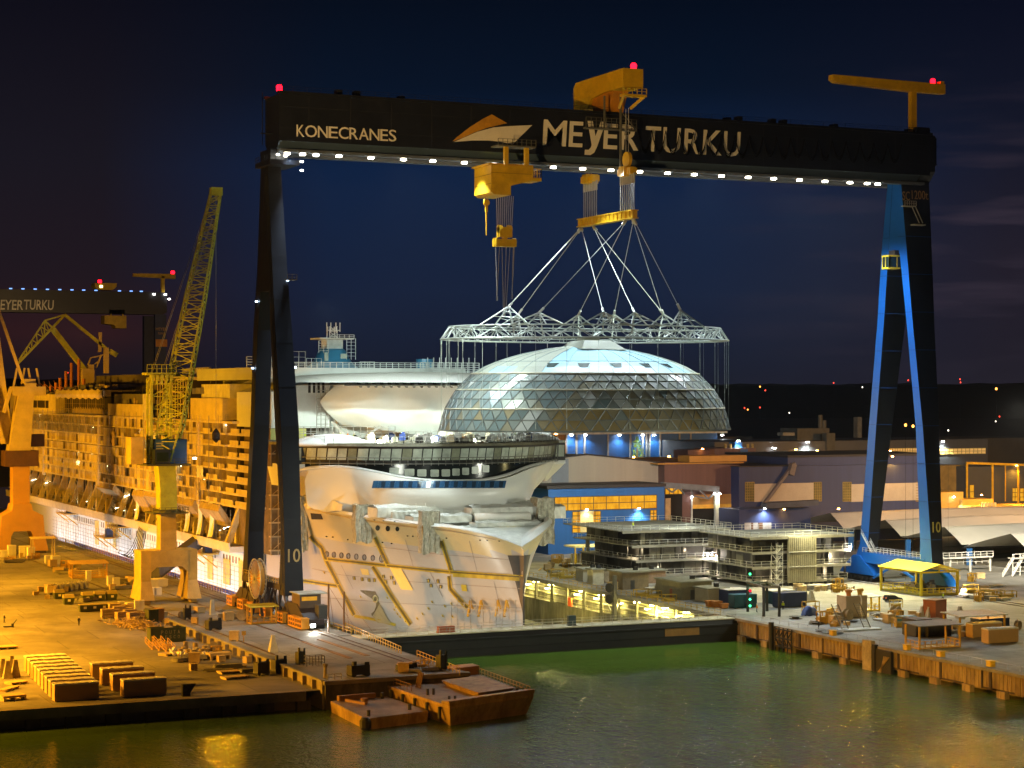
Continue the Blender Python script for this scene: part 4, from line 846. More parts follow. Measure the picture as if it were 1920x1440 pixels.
    for (x0, x1) in ((7.5, 12), (72.2, 76.2)):
        a = MB(); a.box(x0, 33, 31, x1, 40, 35.1); a.build('bridge_wing', M('bridge dark frame', (.022, .021, .02)), br)
        a = MB(); a.box(x0-.1, 33.2, 30.2, x1+.1, 42, 31.0); a.hexa([(x0+1, 38, 26), (x1-2.4, 38, 26), (x1-2.4, 46, 26), (x0+1, 46, 26)], [(x0, 33.4, 30.2), (x1, 33.4, 30.2), (x1, 46, 30.2), (x0, 46, 30.2)]); a.build('wing_bracket', shipw, br)
        for i in range(2):
            a = MB(); xx = x0+.3+i*1.8; a.face([(xx, 32.9, 31.9), (xx+1.5, 32.9, 31.9), (xx+1.5, 32.7, 34.6), (xx, 32.7, 34.6)]); a.build('bridge_window', pane, br)
    # front house body so nothing is hollow
    a = MB(); a.box(21, 46, 20.2, 65, 84, 35.2); a.build('forward_house', shipw, S)
    # side of the bow house at the left: recessed mooring deck openings
    a = MB(); a.face([hull_hit(582, 962), hull_hit(602, 964), hull_hit(606, 974), hull_hit(584, 974)]); a.build('mooring_opening', dkin, h)
    # ---------------- upper front house under shrink wrap
    rw = random.Random(8)
    bump = [(rw.uniform(.05, .75), rw.uniform(.15, .75), rw.uniform(.5, 1.0)) for _ in range(15)]
    def wrap(u, v):
        s = 27+55*u; lo = interp([(0, 39.2), (.12, 38.8), (.35, 36.9), (.55, 36.2), (1, 36.2)], u); z = lo+(49.2-lo)*v
        t = 62-10*math.sin(3.1416*clamp(u*.62+.05))-1.6*math.sin(3.1416*v)*(1+.3*math.sin(11*u))
        for bu, bv, bs in bump:
            r = math.hypot((u-bu)*3.2, v-bv); t -= bs*max(0, 1-r/.34)**2.2
        return (s-2.6*math.sin(3.1416*v)*(1-u)**6+3.0*abs(v-.55)*(1-u)**8*2, t, z)
    a = MB(); a.grid(wrap, 60, 26); a.box(29, 62, 36, 82, 96, 49); a.build('shrink_wrapped_house', wrapm, S, True)
    a = MB(); a.box(13.5, 62, 38.5, 28, 90, 46.5); a.prism([(13.5, 62, 46.5), (28, 62, 46.5), (28, 62, 49.4), (25, 62, 50.6), (13.5, 62, 47)], (0, 28, 0)); k = recalc(a.build('side_house', M('white side house', (.70, .73, .72), .5, 0, .06), S))
    for i in range(4): a = MB(); a.box(22.6+1.15*i, 61.9, 46.8, 23.2+1.15*i, 62.02, 49.2); a.build('vent_slot', dkin, k)
    a = MB(); a.box(13.2, 61.6, 35.8, 22, 61.9, 38.4); a.build('yellow_sheet', M('yellow sheet', (.50, .48, .15), .6, 0, .2), k)
    a = MB()
    for i in range(6): a.bar((24+1.1*i, 60, 36), (24+1.1*i, 60, 48), .14); a.bar((24, 60, 37.4+2*i), (30, 60, 37.4+2*i), .14)
    a.bar((27, 58, 40), (30.5, 57, 36.5), .4); a.bar((38, 54, 39), (34, 55, 36.3), .4); a.build('front_scaffold', scafm, S)
    # visor roof, sun deck, rails, funnel and mast
    a = MB(); a.grid(lambda u, v: (14+70*u, 47+40*v-9*math.sin(3.1416*u), 49.0+2.6*min(1, v*3)*max(.0, math.sin(3.1416*clamp(u)))**.5+.2), 40, 10); a.grid(lambda u, v: (14+70*u, 47+40*v-9*math.sin(3.1416*u), 48.6), 40, 4); a.build('visor_roof', shipw, S, True)
    a = MB()
    for i in range(18): x = 30+1.9*i; a.bar((x, 46, 48.2), (x, 48, 49.2), .5)
    a.bar((26, 46, 48.6), (66, 43, 48.6), .4); a.build('visor_frame', M('dim platform', (.12, .12, .10)), S)
    block('sun_deck', 14, 78, 50, 70, 128, 53, M('grey white deck house', (.5, .53, .53), .5, 0, .1, .2))
    a = MB(); a.rail([(14, 78, 53), (60, 78, 53)], 1.3, 1.6, .07, 0, 3); a.rail([(56, 74, 51.5), (72, 74, 51.5)], 2.8, 1.5, .09, 0, 5); a.rail([(13, 80, 53), (24, 80, 53)], 2.6, 1.4, .09, 0, 4)
    for i in range(9): a.bar((58+1.6*i, 74, 51.5), (58+1.6*i, 74, 55.6), .16)
    a.build('sun_deck_rail', M('pale rail', (.5, .55, .55), .5), S)
    fx, fy = 43., 103.
    a = MB(); a.lathe([(8.2, 52.4), (6.6, 53.4), (5.2, 54.6), (4.4, 55.8), (3.6, 57.6), (3.0, 58.2)], (fx, fy, 0), 24); k = a.build('funnel', M('funnel blue', (.045, .23, .42), .4, 0, .06), S, True)
    a = MB(); a.obox((fx-3, fy-4.0, 55), 1.0, .5, 2.2); a.build('funnel_window', M('pale window pane', (.42, .48, .42)), k); a = MB(); a.obox((fx+1.6, fy-4.4, 55.6), 1.6, .4, 1.3); a.build('funnel_window', M('pale window pane', (.42, .48, .42)), k)
    a = MB(); a.box(fx-4.6, fy-4, 60.6, fx+4.6, fy+4, 61.0); a.rail([(fx-2, fy-4, 61), (fx+4.6, fy-4, 61)], .8, 1.2, .06); a.rail([(fx-5, fy-4, 57), (fx-2.4, fy-4, 57)], 3.2, 1.2, .07, 0, 5); a.rail([(fx+2.6, fy-4, 55.4), (fx+5, fy-4, 55.4)], 5.4, 1.1, .07, 0, 6); a.box(fx-2.2, fy-2.2, 58, fx+2.2, fy+2.2, 60.6); a.rail([(fx-9, fy-6, 52.6), (fx-5, fy-6, 52.6)], 3, 1.2, .06, 0, 3); a.rail([(fx+5.5, fy-6, 52.6), (fx+9.5, fy-6, 52.6)], 2.2, 1.2, .06, 0, 3); a.build('mast_platform', M('pale rail', (.5, .55, .55)), k)
    a = MB()
    for dx in (-1.8, 1.8):
        for dy in (-1.8, 1.8): a.bar((fx+dx*.7, fy+dy*.7, 58), (fx+dx*.5, fy+dy*.5, 64), .22)
    for i in range(4): z = 58.6+1.35*i; a.bar((fx-1.1, fy-1.1, z), (fx+1.1, fy-1.1, z+1.3), .14); a.bar((fx+1.1, fy-1.1, z), (fx-1.1, fy-1.1, z+1.3), .14); a.bar((fx-1.2, fy-1.1, z), (fx+1.2, fy-1.1, z), .14)
    a.bar((fx-1.9, fy-1, 63), (fx+1.9, fy-1, 63), .2)
    for dx in (-1.8, -.7, .7, 1.8): a.bar((fx+dx, fy-1, 62.6), (fx+dx, fy-1, 65), .18)
    a.build('mast', M('mast white', (.7, .72, .72), .5), k)
    a = MB(); a.lathe([(2.2, 53), (2.2, 55.6)], (66, 96, 0), 14); a.build('vent_drum', M('funnel blue', (.045, .23, .42)), S)
    a = MB()
    for i in range(7): a.bar((20+1.7*i, 92, 53), (20+1.7*i, 92, 58.5-abs(3-i)*.8), .14)
    a.rail([(20, 92, 53), (32, 92, 53)], 4.2, 1.6, .07, 0, 3); a.build('sun_deck_scaffold', scafm, S)
    return S
SHIP = ship()
# ---------------------------------------------------------------- glass dome hung from a lattice ring
DX, DY, DA, DB = 69.2, 8., 34., 24.
def dome():
    T = thing('glass_dome', 'large faceted glass and pale metal dome hanging over the bow of the ship', 'dome', (DX, DY, 38.8))
    n = 60; rr = random.Random(4)
    def P(i, k, z, h=0.): an = 6.28319*(i+h)/n; return V((DX+DA*k*math.cos(an), DY+DB*k*math.sin(an), z))
    gl = [M('dome glass grey', (.22, .25, .23), .24, .15, .12, .12), M('dome glass pale', (.36, .38, .33), .2, .25, .12, .2), M('dome glass brown reflection', (.27, .23, .14), .24, .15, .12, .12), M('dome glass blue', (.17, .22, .22), .24, .2, .12, .12), M('dome glass sand', (.30, .28, .20), .2, .3, .15, .2), M('dome glass white', (.42, .44, .42), .3, .1, .05), M('dome glass amber reflection', (.31, .23, .10), .24, .2, .2, .2)]  # brown and amber panes: reflected orange yard light painted into the glass
    mul = M('dome mullion', (.13, .14, .13), .45, .4, .1)
    tiers = [([(1., 38.8), (.982, 41.1), (.96, 43.4)], (2, 2, 2, 4, 4, 4, 4, 2, 0)), ([(.96, 43.4), (.925, 45.5), (.885, 47.5)], (4, 4, 0, 1, 0, 4, 0, 3)), ([(.885, 47.5), (.835, 49.3), (.78, 51.)], (1, 1, 4, 0, 1, 5, 1))]
    for ti, (rows, pal) in enumerate(tiers):
        a = MB(); b = MB()
        for j in range(len(rows)-1):
            (k0, z0), (k1, z1) = rows[j], rows[j+1]; h0, h1 = (.5*(j % 2)), (.5*((j+1) % 2))
            for i in range(n):
                p0, p1 = P(i, k0, z0, h0), P(i+1, k0, z0, h0); q = P(i+(0 if h1 else 1), k1, z1, h1); q2 = P(i+1+(0 if h1 else 1), k1, z1, h1)
                q = P(i+.5, k1, z1, h0); q2 = P(i+1.5, k1, z1, h0)
                fr = i % n; west = 24 < i < 40
                for tri in ((p0, p1, q), (p1, q2, q)):
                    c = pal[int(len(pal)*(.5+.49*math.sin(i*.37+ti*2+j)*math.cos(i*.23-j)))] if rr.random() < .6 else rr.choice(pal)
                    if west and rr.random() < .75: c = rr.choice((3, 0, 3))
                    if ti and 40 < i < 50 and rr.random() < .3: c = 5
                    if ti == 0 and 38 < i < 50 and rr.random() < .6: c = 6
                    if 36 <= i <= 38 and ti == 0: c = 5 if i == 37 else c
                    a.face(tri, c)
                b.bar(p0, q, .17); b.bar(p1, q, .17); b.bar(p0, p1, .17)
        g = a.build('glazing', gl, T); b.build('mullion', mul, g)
    # opaque roof cap
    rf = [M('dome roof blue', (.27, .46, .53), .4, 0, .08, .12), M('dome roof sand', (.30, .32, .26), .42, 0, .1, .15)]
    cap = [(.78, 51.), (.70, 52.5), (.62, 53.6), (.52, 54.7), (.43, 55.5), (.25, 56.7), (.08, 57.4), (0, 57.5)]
    a = MB(); b = MB()
    for j in range(len(cap)-1):
        (k0, z0), (k1, z1) = cap[j], cap[j+1]
        for i in range(n):
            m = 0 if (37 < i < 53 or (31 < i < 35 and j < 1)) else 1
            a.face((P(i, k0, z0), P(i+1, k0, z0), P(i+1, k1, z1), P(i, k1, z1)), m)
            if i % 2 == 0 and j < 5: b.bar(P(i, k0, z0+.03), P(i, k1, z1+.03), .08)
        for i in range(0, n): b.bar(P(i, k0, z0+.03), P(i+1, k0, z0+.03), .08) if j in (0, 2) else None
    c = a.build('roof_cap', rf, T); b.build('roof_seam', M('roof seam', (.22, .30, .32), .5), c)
    for i in (38.5, 41.5, 44.6, 47.7, 50.6):
        a = MB(); a.face([P(i-.35, .715, 52.32), P(i+.35, .715, 52.32), P(i+.62, .655, 53.22), P(i-.62, .655, 53.22)]); o = a.build('roof_window', M('roof window', (.05, .07, .065), .2), c)
    a = MB(); x, y = DX-.5, DY-4
    a.hexa([(x-4.6, y-4, 56.4), (x+6.4, y-4, 56.2), (x+6.4, y+6, 57), (x-4.6, y+6, 57)], [(x-3.2, y-2.6, 58.3), (x+3.2, y-2.6, 58.3), (x+3.2, y+4.6, 58.3), (x-3.2, y+4.6, 58.3)]); a.obox((x-1, y, 58.3), 4, 3, .6); a.build('apex_hatch', rf[1], c)
    for k, z, r in ((.962, 43.4, .16), (.888, 47.5, .18), (.783, 51., .2)):
        a = MB()
        for i in range(n): a.tube(P(i, k, z), P(i+1, k, z), r, 5)
        a.build('tier_flange', M('flange beige', (.46, .42, .30), .5), T)
    a = MB()
    for i in range(n): a.bar(P(i, 1.0, 38.7), P(i+1, 1.0, 38.7), .35)
    a.build('base_ring', M('dome base ring', (.10, .11, .10), .5, .3), T)
    a = MB(); a.face([P(i, .985, 39.3) for i in range(n)]); a.build('base_cover', M('dome underside', (.05, .045, .035), .8), T)
    # lattice ring
    L = thing('lattice_ring', 'pale steel lattice lifting ring with slings and hanging rods above the dome', 'lifting frame', (DX, DY, 59))
    st = M('pale galvanised steel', (.36, .40, .36), .4, .35, .12); m2 = 44
    def Q(i, da, z): an = 6.28319*i/m2; return V((DX+(DA-.4+da)*math.cos(an), DY+(DB+da)*math.sin(an), z))
    a = MB()
    for i in range(m2):
        o0, o1, u0, u1, i0, i1 = Q(i, 0, 58.5), Q(i+1, 0, 58.5), Q(i, -1.8, 61.2), Q(i+1, -1.8, 61.2), Q(i, -3.6, 58.5), Q(i+1, -3.6, 58.5)
        a.tube(o0, o1, .17, 5); a.tube(u0, u1, .17, 5); a.tube(i0, i1, .14, 5)
        for p, q in ((o0, u0), (u0, i0), (o0, i0)): a.tube(p, q, .085, 4)
        for p, q in ((o0, u1), (i0, u1)) if i % 2 else ((o1, u0), (i1, u0)): a.tube(p, q, .085, 4)
    for k in (0,):                            # cross trusses through the ring
        i = k*m2/8; p, q = Q(i, -2, 0), Q(i+m2/2, -2, 0)
        for z in (58.6, 61): a.tube((p.x, p.y, z), (q.x, q.y, z), .16, 5)
        for u in range(14): A, B = p.lerp(q, u/14), p.lerp(q, (u+1)/14); a.tube((A.x, A.y, 58.6 if u % 2 else 61), (B.x, B.y, 61 if u % 2 else 58.6), .11, 4)
    a.build('ring_truss', st, L)
    def find(px, front):
        best = None
        for k in range(720):
            an = k*math.pi/360; p = V((DX+(DA-2.2)*math.cos(an), DY+(DB-1.8)*math.sin(an), 61.2)); d = p-V(CAM); X = d.x*CS-d.y*SN; Y = d.x*SN+d.y*CS; e = abs(960+FPX*X/Y-px)
            ff = Y < (DX-CAM[0])*SN+(DY-CAM[1])*CS
            if ff == front and (best is None or e < best[0]): best = (e, p, an)
        return best[1], best[2]
    zb = ZB-1.1; att = {'a': V((XB, 20.4, zb)), 'b': V((XB, 14.5, zb)), 'c': V((XB, -1.4, zb)), 'd': V((XB, -5, zb))}
    for px, fr, hh, sl in ((945, True, 4.6, 'aa'), (962, False, 4.2, 'a'), (1006, True, 3.0, 'c'), (1081, False, 4.4, 'c'), (1136, True, 3.2, 'a'), (1153, False, 4.6, 'd'), (1199, True, 3.2, 'b'), (1252, False, 4.6, 'bd'), (1290, True, 4.2, 'd')):
        p, an = find(px, fr); top = p+V((-(2.0)*math.cos(an), -2.0*math.sin(an), hh*.85)); a = MB(); tg = V((-math.sin(an)*DA, math.cos(an)*DB, 0)).normalized()
        base = [p+tg*5.5, p-tg*5.5, p+tg*2, p-tg*2, p+V((-math.cos(an)*4, -math.sin(an)*3, -2))]
        for q in base: a.tube(q, top, .17, 5)
        for u in (.35, .65):
            for q, r in ((0, 1), (2, 4), (3, 4)): a.tube(base[q].lerp(top, u), base[r].lerp(top, u+.12), .10, 4)
        a.build('sling_pyramid', st, L)
        for k, w in enumerate(sl):
            b = MB(); e = att[w]+V((0, .5*k, 0)); b.tube(top+V((0, .4*k, 0)), e, .075, 5); b.tube(e, e+(top-e).normalized()*1.4, .32, 5); b.tube(top, top+(e-top).normalized()*1.6, .28, 5); b.build('sling', M('sling', (.50, .52, .46), .45, .2, .1), L)
    # rods down to the base ring and tiers
    for i in range(30):
        an = 6.28319*i/30+.05; p = V((DX+(DA-.4)*math.cos(an), DY+DB*math.sin(an), 58.4)); b = MB(); zz = 39.2 if i % 3 else 47.8
        q = V((p.x, p.y, zz)); b.tube(p, q, .038, 5); b.tube(p, p+V((0, 0, -1)), .08, 5); b.tube(q, q+V((0, 0, 1.2)), .08, 5); b.build('hanging_rod', st, L)
dome()
# ---------------------------------------------------------------- jib cranes and the second gantry
lime = M('faded lime paint', (.47, .50, .05), .55, 0, .3, .3, c2=(.32, .26, .04), amt=.35)
creamc = M('cream crane paint', (.58, .47, .26), .6, 0, .2, .3)
def lattice(mb, p, q, w0, w1, n, up=V((0, 0, 1)), r=.18, side=None):
    p, q = V(p), V(q); d = (q-p).normalized(); a = side or d.cross(up).normalized(); b = a.cross(d).normalized()
    def c(u, i): w = w0+(w1-w0)*u; e = ((-1, -1), (1, -1), (1, 1), (-1, 1))[i]; return p.lerp(q, u)+a*e[0]*w/2+b*e[1]*w*.45
    for i in range(4): mb.bar(c(0, i), c(1, i), r*1.7)
    for k in range(n):
        u, v = k/n, (k+1)/n
        for i in range(4):
            j = (i+1) % 4; mb.bar(c(u, i), c(v, j) if k % 2 else c(u, j), r) if False else None
            mb.bar(c(u, i), c(u, j), r); mb.bar(c(u, i) if k % 2 else c(u, j), c(v, j) if k % 2 else c(v, i), r)
def portal(mb, s0, s1, t0, t1, zt, w=3.4, leg=2.6):
    for s in (s0, s1):
        sg = 1 if s == s0 else -1
        mb.hexa([(s-1.6, t0, .9), (s+1.6, t0, .9), (s+1.6, t1, .9), (s-1.6, t1, .9)], [(s-1.1, t0+1.6, 5), (s+1.1, t0+1.6, 5), (s+1.1, t1-1.6, 5), (s-1.1, t1-1.6, 5)])
        mb.hexa([(s-1.1, t0+1.6, 5), (s+1.1, t0+1.6, 5), (s+1.1, t1-1.6, 5), (s-1.1, t1-1.6, 5)], [(s-1.1, t0+1.6, zt), (s+1.6 if sg > 0 else s+1.1, t0+1.6, zt), (s+1.6 if sg > 0 else s+1.1, t1-1.6, zt), (s-1.1 if sg > 0 else s-1.6, t1-1.6, zt)])
        for t in (t0+.4, t1-2.6): mb.box(s-.7, t, .15, s+.7, t+2.2, .95)
    mb.prism([(s0+1, t0+1.5, zt-.02), (s1-1, t0+1.5, zt-.02), (s1-1, t0+1.5, zt-5), (s1-2.4, t0+1.5, zt-3.7), (s0+2.4, t0+1.5, zt-3.7), (s0+1, t0+1.5, zt-5)], (0, t1-t0-3, 0))
def cranes():
    # green lattice jib crane on the left apron
    T = thing('jib_crane', 'faded lime green portal crane with a tall steep lattice jib, on the left apron', 'crane', (-14.8, 50, 0)); cx, cy = -14.6, 50.5
    a = MB(); portal(a, -20.0, -9.4, 46, 55.5, 11.8); recalc(a.build('portal', M('portal orange cream', (.52, .38, .12), .55, 0, .25, .3, c2=(.3, .16, .03), amt=.3), T))
    a = MB(); a.obox((cx, cy, 11.8), 3.7, 3.7, 8, 0, 0, .95); a.build('lower_column', M('portal orange cream', (.52, .38, .12)), T)
    a = MB(); a.lathe([(3.2, 19.8), (3.2, 20.4), (2.6, 20.8)], (cx, cy, 0), 16); a.rail([(cx-4, cy-4, 20.2), (cx+4, cy-4, 20.2), (cx+4, cy+4, 20.2)], 1.1, 1.2, .05); a.box(cx-4, cy-4, 19.9, cx+4, cy+4, 20.2); a.build('slewing_ring', M('dark green steel', (.08, .08, .03), .6), T)
    a = MB(); a.obox((cx, cy, 20.8), 3.8, 3.8, 4.4); a.hexa([(cx-1.9, cy-1.9, 25.2), (cx+1.9, cy-1.9, 25.2), (cx+1.9, cy+1.9, 25.2), (cx-1.9, cy+1.9, 25.2)], [(cx-2.4, cy-2.2, 30.6), (cx+1.5, cy-2.2, 30.6), (cx+1.5, cy+2, 30.6), (cx-2.4, cy+2, 30.6)]); a.build('slewing_column', lime, T)
    a = MB(); a.box(cx-5.5, cy-4, 30.6, cx+4.6, cy+5, 31); a.rail([(cx-5.5, cy-4, 31), (cx+4.6, cy-4, 31)], 1.1, 1.2, .05); a.build('machinery_deck', M('dark green steel', (.08, .08, .03)), T)
    a = MB(); a.box(cx-3, cy-1, 31, cx+4.4, cy+4.8, 36.4); k = a.build('machinery_house', M('crane house blue', (.03, .09, .24), .5, 0, .15, .3), T)
    for i in range(7): b = MB(); b.box(cx-2.6, cy-1.06, 31.8+.6*i, cx-1, cy-1, 32.1+.6*i); b.build('louvre', M('louvre pale', (.35, .35, .3)), k)
    a = MB(); a.box(cx-3.6, cy-4, 31.1, cx-.2, cy-1.4, 34.2); k = a.build('driver_cab', M('cab navy', (.02, .03, .07), .4), T)
    b = MB(); b.box(cx-3.2, cy-4.06, 31.6, cx-.6, cy-4, 33.6); b.build('cab_glass', M('cab glass', (.02, .035, .03)), k)
    a = MB(); a.box(cx-8.5, cy-2, 31, cx-5.8, cy+3, 37); a.build('counterweight', M('portal orange cream', (.52, .38, .12)), T)
    # A frame
    a = MB(); lf = V((CS, -SN, 0))
    for sx in (-3.6, 0.8):
        a.bar((cx+sx, cy-.5, 31), (cx+sx, cy-.5, 51.4), .6); a.bar((cx+sx, cy+3, 31), (cx+sx, cy+3, 50), .45)
    for i in range(7): z = 32+2.8*i; a.bar((cx-3.6, cy-.5, z), (cx+.8, cy-.5, z+2.6), .22); a.bar((cx-3.6, cy-.5, z), (cx+.8, cy-.5, z), .22); a.bar((cx-3.6, cy+3, z), (cx-3.6, cy-.5, z+2.6), .18)
    a.box(cx-4.8, cy-1.6, 50.8, cx+1.8, cy+3.4, 51.3); a.rail([(cx-4.8, cy-1.6, 51.3), (cx+1.8, cy-1.6, 51.3)], 1.8, 1, .06)
    for i in range(5): a.hexa([(cx-3.6+1.05*i, cy-1.5, 48.6), (cx-3.5+1.05*i, cy-1.5, 48.6), (cx-3.5+1.05*i, cy-1.2, 48.6), (cx-3.6+1.05*i, cy-1.2, 48.6)], [(cx-4+1.05*i, cy-1.8, 50.8), (cx-3.1+1.05*i, cy-1.8, 50.8), (cx-3.1+1.05*i, cy-.8, 50.8), (cx-4+1.05*i, cy-.8, 50.8)])
    a.build('tower_frame', lime, T)
    b0 = V((cx, cy, 31.4))+lf*(-.6); tip = pt(405, 360, cy+3); side = V((CS, -SN, 0)); j = V((0, 0, 0))
    a = MB(); d = (tip-b0); m = b0+d*.14
    lattice(a, b0, m, 3.4, 5.2, 4, r=.20, side=side); lattice(a, m, b0+d*.62, 5.2, 4.2, 15, r=.20, side=side); lattice(a, b0+d*.62, tip, 4.2, 2.2, 14, r=.18, side=side); a.build('jib', lime, T)
    a = MB(); a.obox(tip-V((0, 0, .8)), 2.6, 2, 1.8); a.build('jib_head', lime, T)
    a = MB()
    for i in (-1, 1): a.tube((cx-3.4, cy+i*.6, 51.2), tip+V((-.8, i*.5, 0)), .05, 4); a.tube((cx-1, cy+i*.6, 51.2), tip+V((-.8, i*.4, -6)), .05, 4)
    q = pt(397, 830, cy+3); a.tube(tip, (tip.x, tip.y, q.z+3), .05, 4); a.build('luffing_rope', steelrope, T)
    a = MB(); a.lathe([(.2, 3.2), (.9, 2.2), (.9, .8), (.2, 0)], (tip.x, tip.y, q.z), 8); a.build('hook_block', M('dark brown steel', (.035, .026, .03)), T)
    a = MB(); a.box(cx+5, cy-4.4, 32, cx+5.6, cy-4, 32.4); a.build('work_lamp', emis('work lamp', (1, .95, .8), 25), T)
    # cream portal crane at the left edge
    c = pg(38, 1040); x, y = c.x+1, c.y+6; T = thing('jib_crane', 'massive cream, orange-lit portal crane with dark collar at the left edge of the yard', 'crane', (x, y, 0))
    f = 6.5; ly = y
    def box2(nm, w, z0, z1, m, d=5., w1=None):
        b = MB(); b.obox((x, ly, z0), w, d, z1-z0, 0, 0, 1 if not w1 else w1/w); return b.build(nm, m, T)
    oc = M('orange lit cream column', (.50, .28, .06), .6, 0, .15, .15)  # cream paint with the yard's orange light put into the colour
    b = MB(); P = [(x-7.5, .8), (x-6.4, 6), (x-6, 11), (x-3, 12.6), (x-2.6, 14.5), (x+2.6, 14.5), (x+3, 12.6), (x+6, 11), (x+6.4, 6), (x+7.5, .8), (x+3.6, .8), (x+3.2, 5.2), (x+2.4, 6.6), (x-2.4, 6.6), (x-3.2, 5.2), (x-3.6, .8)]
    b.prism([(u, ly-4, v) for u, v in P], (0, 8, 0)); recalc(b.build('portal', oc, T))
    b = MB()
    for sx in (-5.4, 5.4):
        for k in range(4): b.box(x+sx-1.4, ly-4.4+2.4*k, .12, x+sx+1.4, ly-2.6+2.4*k, .8)
    b.build('bogie', M('dark brown steel', (.035, .026, .03)), T)
    box2('lower_column', 4.8, 14.5, 25.4, oc, 4.8); box2('collar', 9.6, 25.4, 30, M('collar violet brown', (.10, .05, .05), .6, 0, .2), 7); 
    b = MB(); b.hexa([(x-3.6, ly-2.5, 30), (x+2.6, ly-2.5, 30), (x+2.6, ly+2.5, 30), (x-3.6, ly+2.5, 30)], [(x-.9, ly-2.5, 46), (x+3.6, ly-2.5, 46), (x+3.6, ly+2.5, 46), (x-.9, ly+2.5, 46)]); b.build('upper_column', creamc, T)
    b = MB(); b.box(x-2.6, ly-3, 46, x+7, ly+3, 48.6); b.box(x+4.2, ly-3, 48.6, x+1, ly+2, 49.6); b.build('head_beam', creamc, T)
    b = MB(); b.box(x+2.8, ly, 31, x+7.2, ly+5, 34.6); b.build('side_cabinet', M('collar violet brown', (.10, .05, .05)), T)
    b = MB()
    for sx in (-1.8, .4, 3.4, 5.8): b.bar((x+sx, ly, 48.6), (x+sx+(1 if sx < 2 else -1), ly, 54), .5)
    b.obox((x+2.6, ly, 48.6), 3.4, 3, 2.2); b.build('winch_frame', creamc, T)
    b = MB(); a0 = V((x+1, ly, 50)); b.bar(a0, (x-9.5, ly+2, 82), .9); b.bar((x-3.2, ly+2, 32), (x-10, ly+2, 86), 3.0, 2.4); b.bar((x-5, ly-1, 32), (x-14, ly-1, 64), 1.2); b.bar((x-5, ly-2, 41), (x-3, ly-2, 48), 1.); b.build('jib', creamc, T)
    # level luffing deck crane rising from the ship's side
    Y = 305.; p = pt(165, 790, Y); T = thing('luffing_crane', 'old cream level luffing crane with folded double jib rising in front of the ship stern', 'crane', (p.x, Y, p.z))
    def q(px, py, dy=0.): return pt(px, py, Y+dy)
    b = MB(); 
    for px, w in ((158, 2.4), (168, 2.0)): b.bar(q(px, 792), q(px-1 if px < 160 else px+3, 702), w*.9)
    b.obox(q(163, 745), 3.2, 3, 3); b.obox(q(164, 718), 4.2, 3, 5); b.obox(q(170, 705), 2, 2, 4); b.build('column', creamc, T)
    b = MB(); b.bar(q(161, 697), q(99, 617), 2.0, 1.7); b.build('main_jib', lime, T)
    b = MB(); b.bar(q(121, 590), q(212, 664), 1.0, 1.0); b.bar(q(205, 658), q(219, 666), 1.6); b.build('fly_jib', lime, T)
    b = MB(); b.bar(q(34, 681), q(121, 591), .8); b.bar(q(84, 601), q(121, 590), .55); b.bar(q(36, 674), q(84, 601), .5); b.bar(q(84, 601), q(102, 618), .5)
    for u in range(6): A, B = q(36+8*u, 674-12.2*u), q(37+11*u, 678-11.4*u); b.bar(A, B, .35); b.bar(B, q(36+8*(u+1), 674-12.2*(u+1)), .3)
    b.bar(q(84, 601), q(83, 630), .4); b.build('tail_jib', lime, T)
    b = MB(); b.bar(q(180, 690), q(190, 665), .5); b.bar(q(160, 697), q(170, 671), .5); b.bar(q(170, 671), q(200, 664), .4); b.bar(q(160, 697), q(186, 676), .4); b.bar(q(188, 623), q(187, 660), 1.0); b.bar(q(199, 652), q(199, 700), 1.6); b.build('rear_stay', creamc, T)
    # second gantry far behind on the left
    G = 600.; z0, z1 = 86., 97.2; xr = pt(313, 560, G).x; T = thing('gantry_crane', 'distant dark gantry crane with pale lettering and blue top lights, at the upper left', 'gantry crane', (xr, G, 0))
    a = MB(); a.prism([(xr-190, G, z1), (xr, G, z1), (xr, G, z0+1), (xr-2, G, z0), (xr-190, G, z0)], (0, 9, 0)); g = recalc(a.build('main_girder', navy, T))
    a = MB(); xl = pt(291, 640, G).x; a.box(xl, G, 0, xr-.3, G+3, z0); a.box(xl, G+22, 0, xr-.3, G+26, z0); l = a.build('leg', M('dark blue leg', (.016, .03, .10), .5), T)
    a = MB(); p = pt(292, 650, G); p2 = pt(313.5, 636.5, G); a.box(p.x, G-.1, p.z, p2.x, G-.02, p2.z); a.build('amber_panel', M('amber panel', (.55, .22, .02), .5), l)
    for tx, px, py, px2, sz in (('MEYER', 292, 619.5, 313, 1.5), ('TURKU', 296, 627, 309, 1.1)):
        p, p2 = pt(px, py, G), pt(px2, py, G); text_mesh(tx, sz/.73, 'lettering', M('leg letters', (.35, .22, .1)), l, (p.x, G-.05, p.z), (1, 0, 0), (0, 0, 1), 0, .02, 1., .03, p2.x-p.x)
    p, p2 = pt(-15, 580, G), pt(43, 580, G); text_mesh('MEYER', 5.0/.73, 'lettering', M('far sign white', (.8, .78, .7), .6), g, (p.x, G-.05, p.z), (1, 0, 0), (0, 0, 1), .08, .09, 1., .04, p2.x-p.x)
    p, p2 = pt(45, 580, G), pt(101, 580.5, G); text_mesh('TURKU', 5.0/.73, 'lettering', M('far sign white', (.8, .78, .7), .6), g, (p.x, G-.05, p.z), (1, 0, 0), (0, 0, 1), .08, .09, 1., .04, p2.x-p.x)
    bl = emis('blue girder lamp', (.2, .4, 1), 1.6)
    for px in (20, 43, 66, 89, 112, 135, 157, 180, 224, 246, 265): p = pt(px, 549, G); b = MB(); b.box(p.x-.7, G-.3, z1, p.x+.7, G+.3, z1+.5); b.build('girder_lamp', bl, T)
    wl = emis('white far lamp', (1, .95, .85), 12)
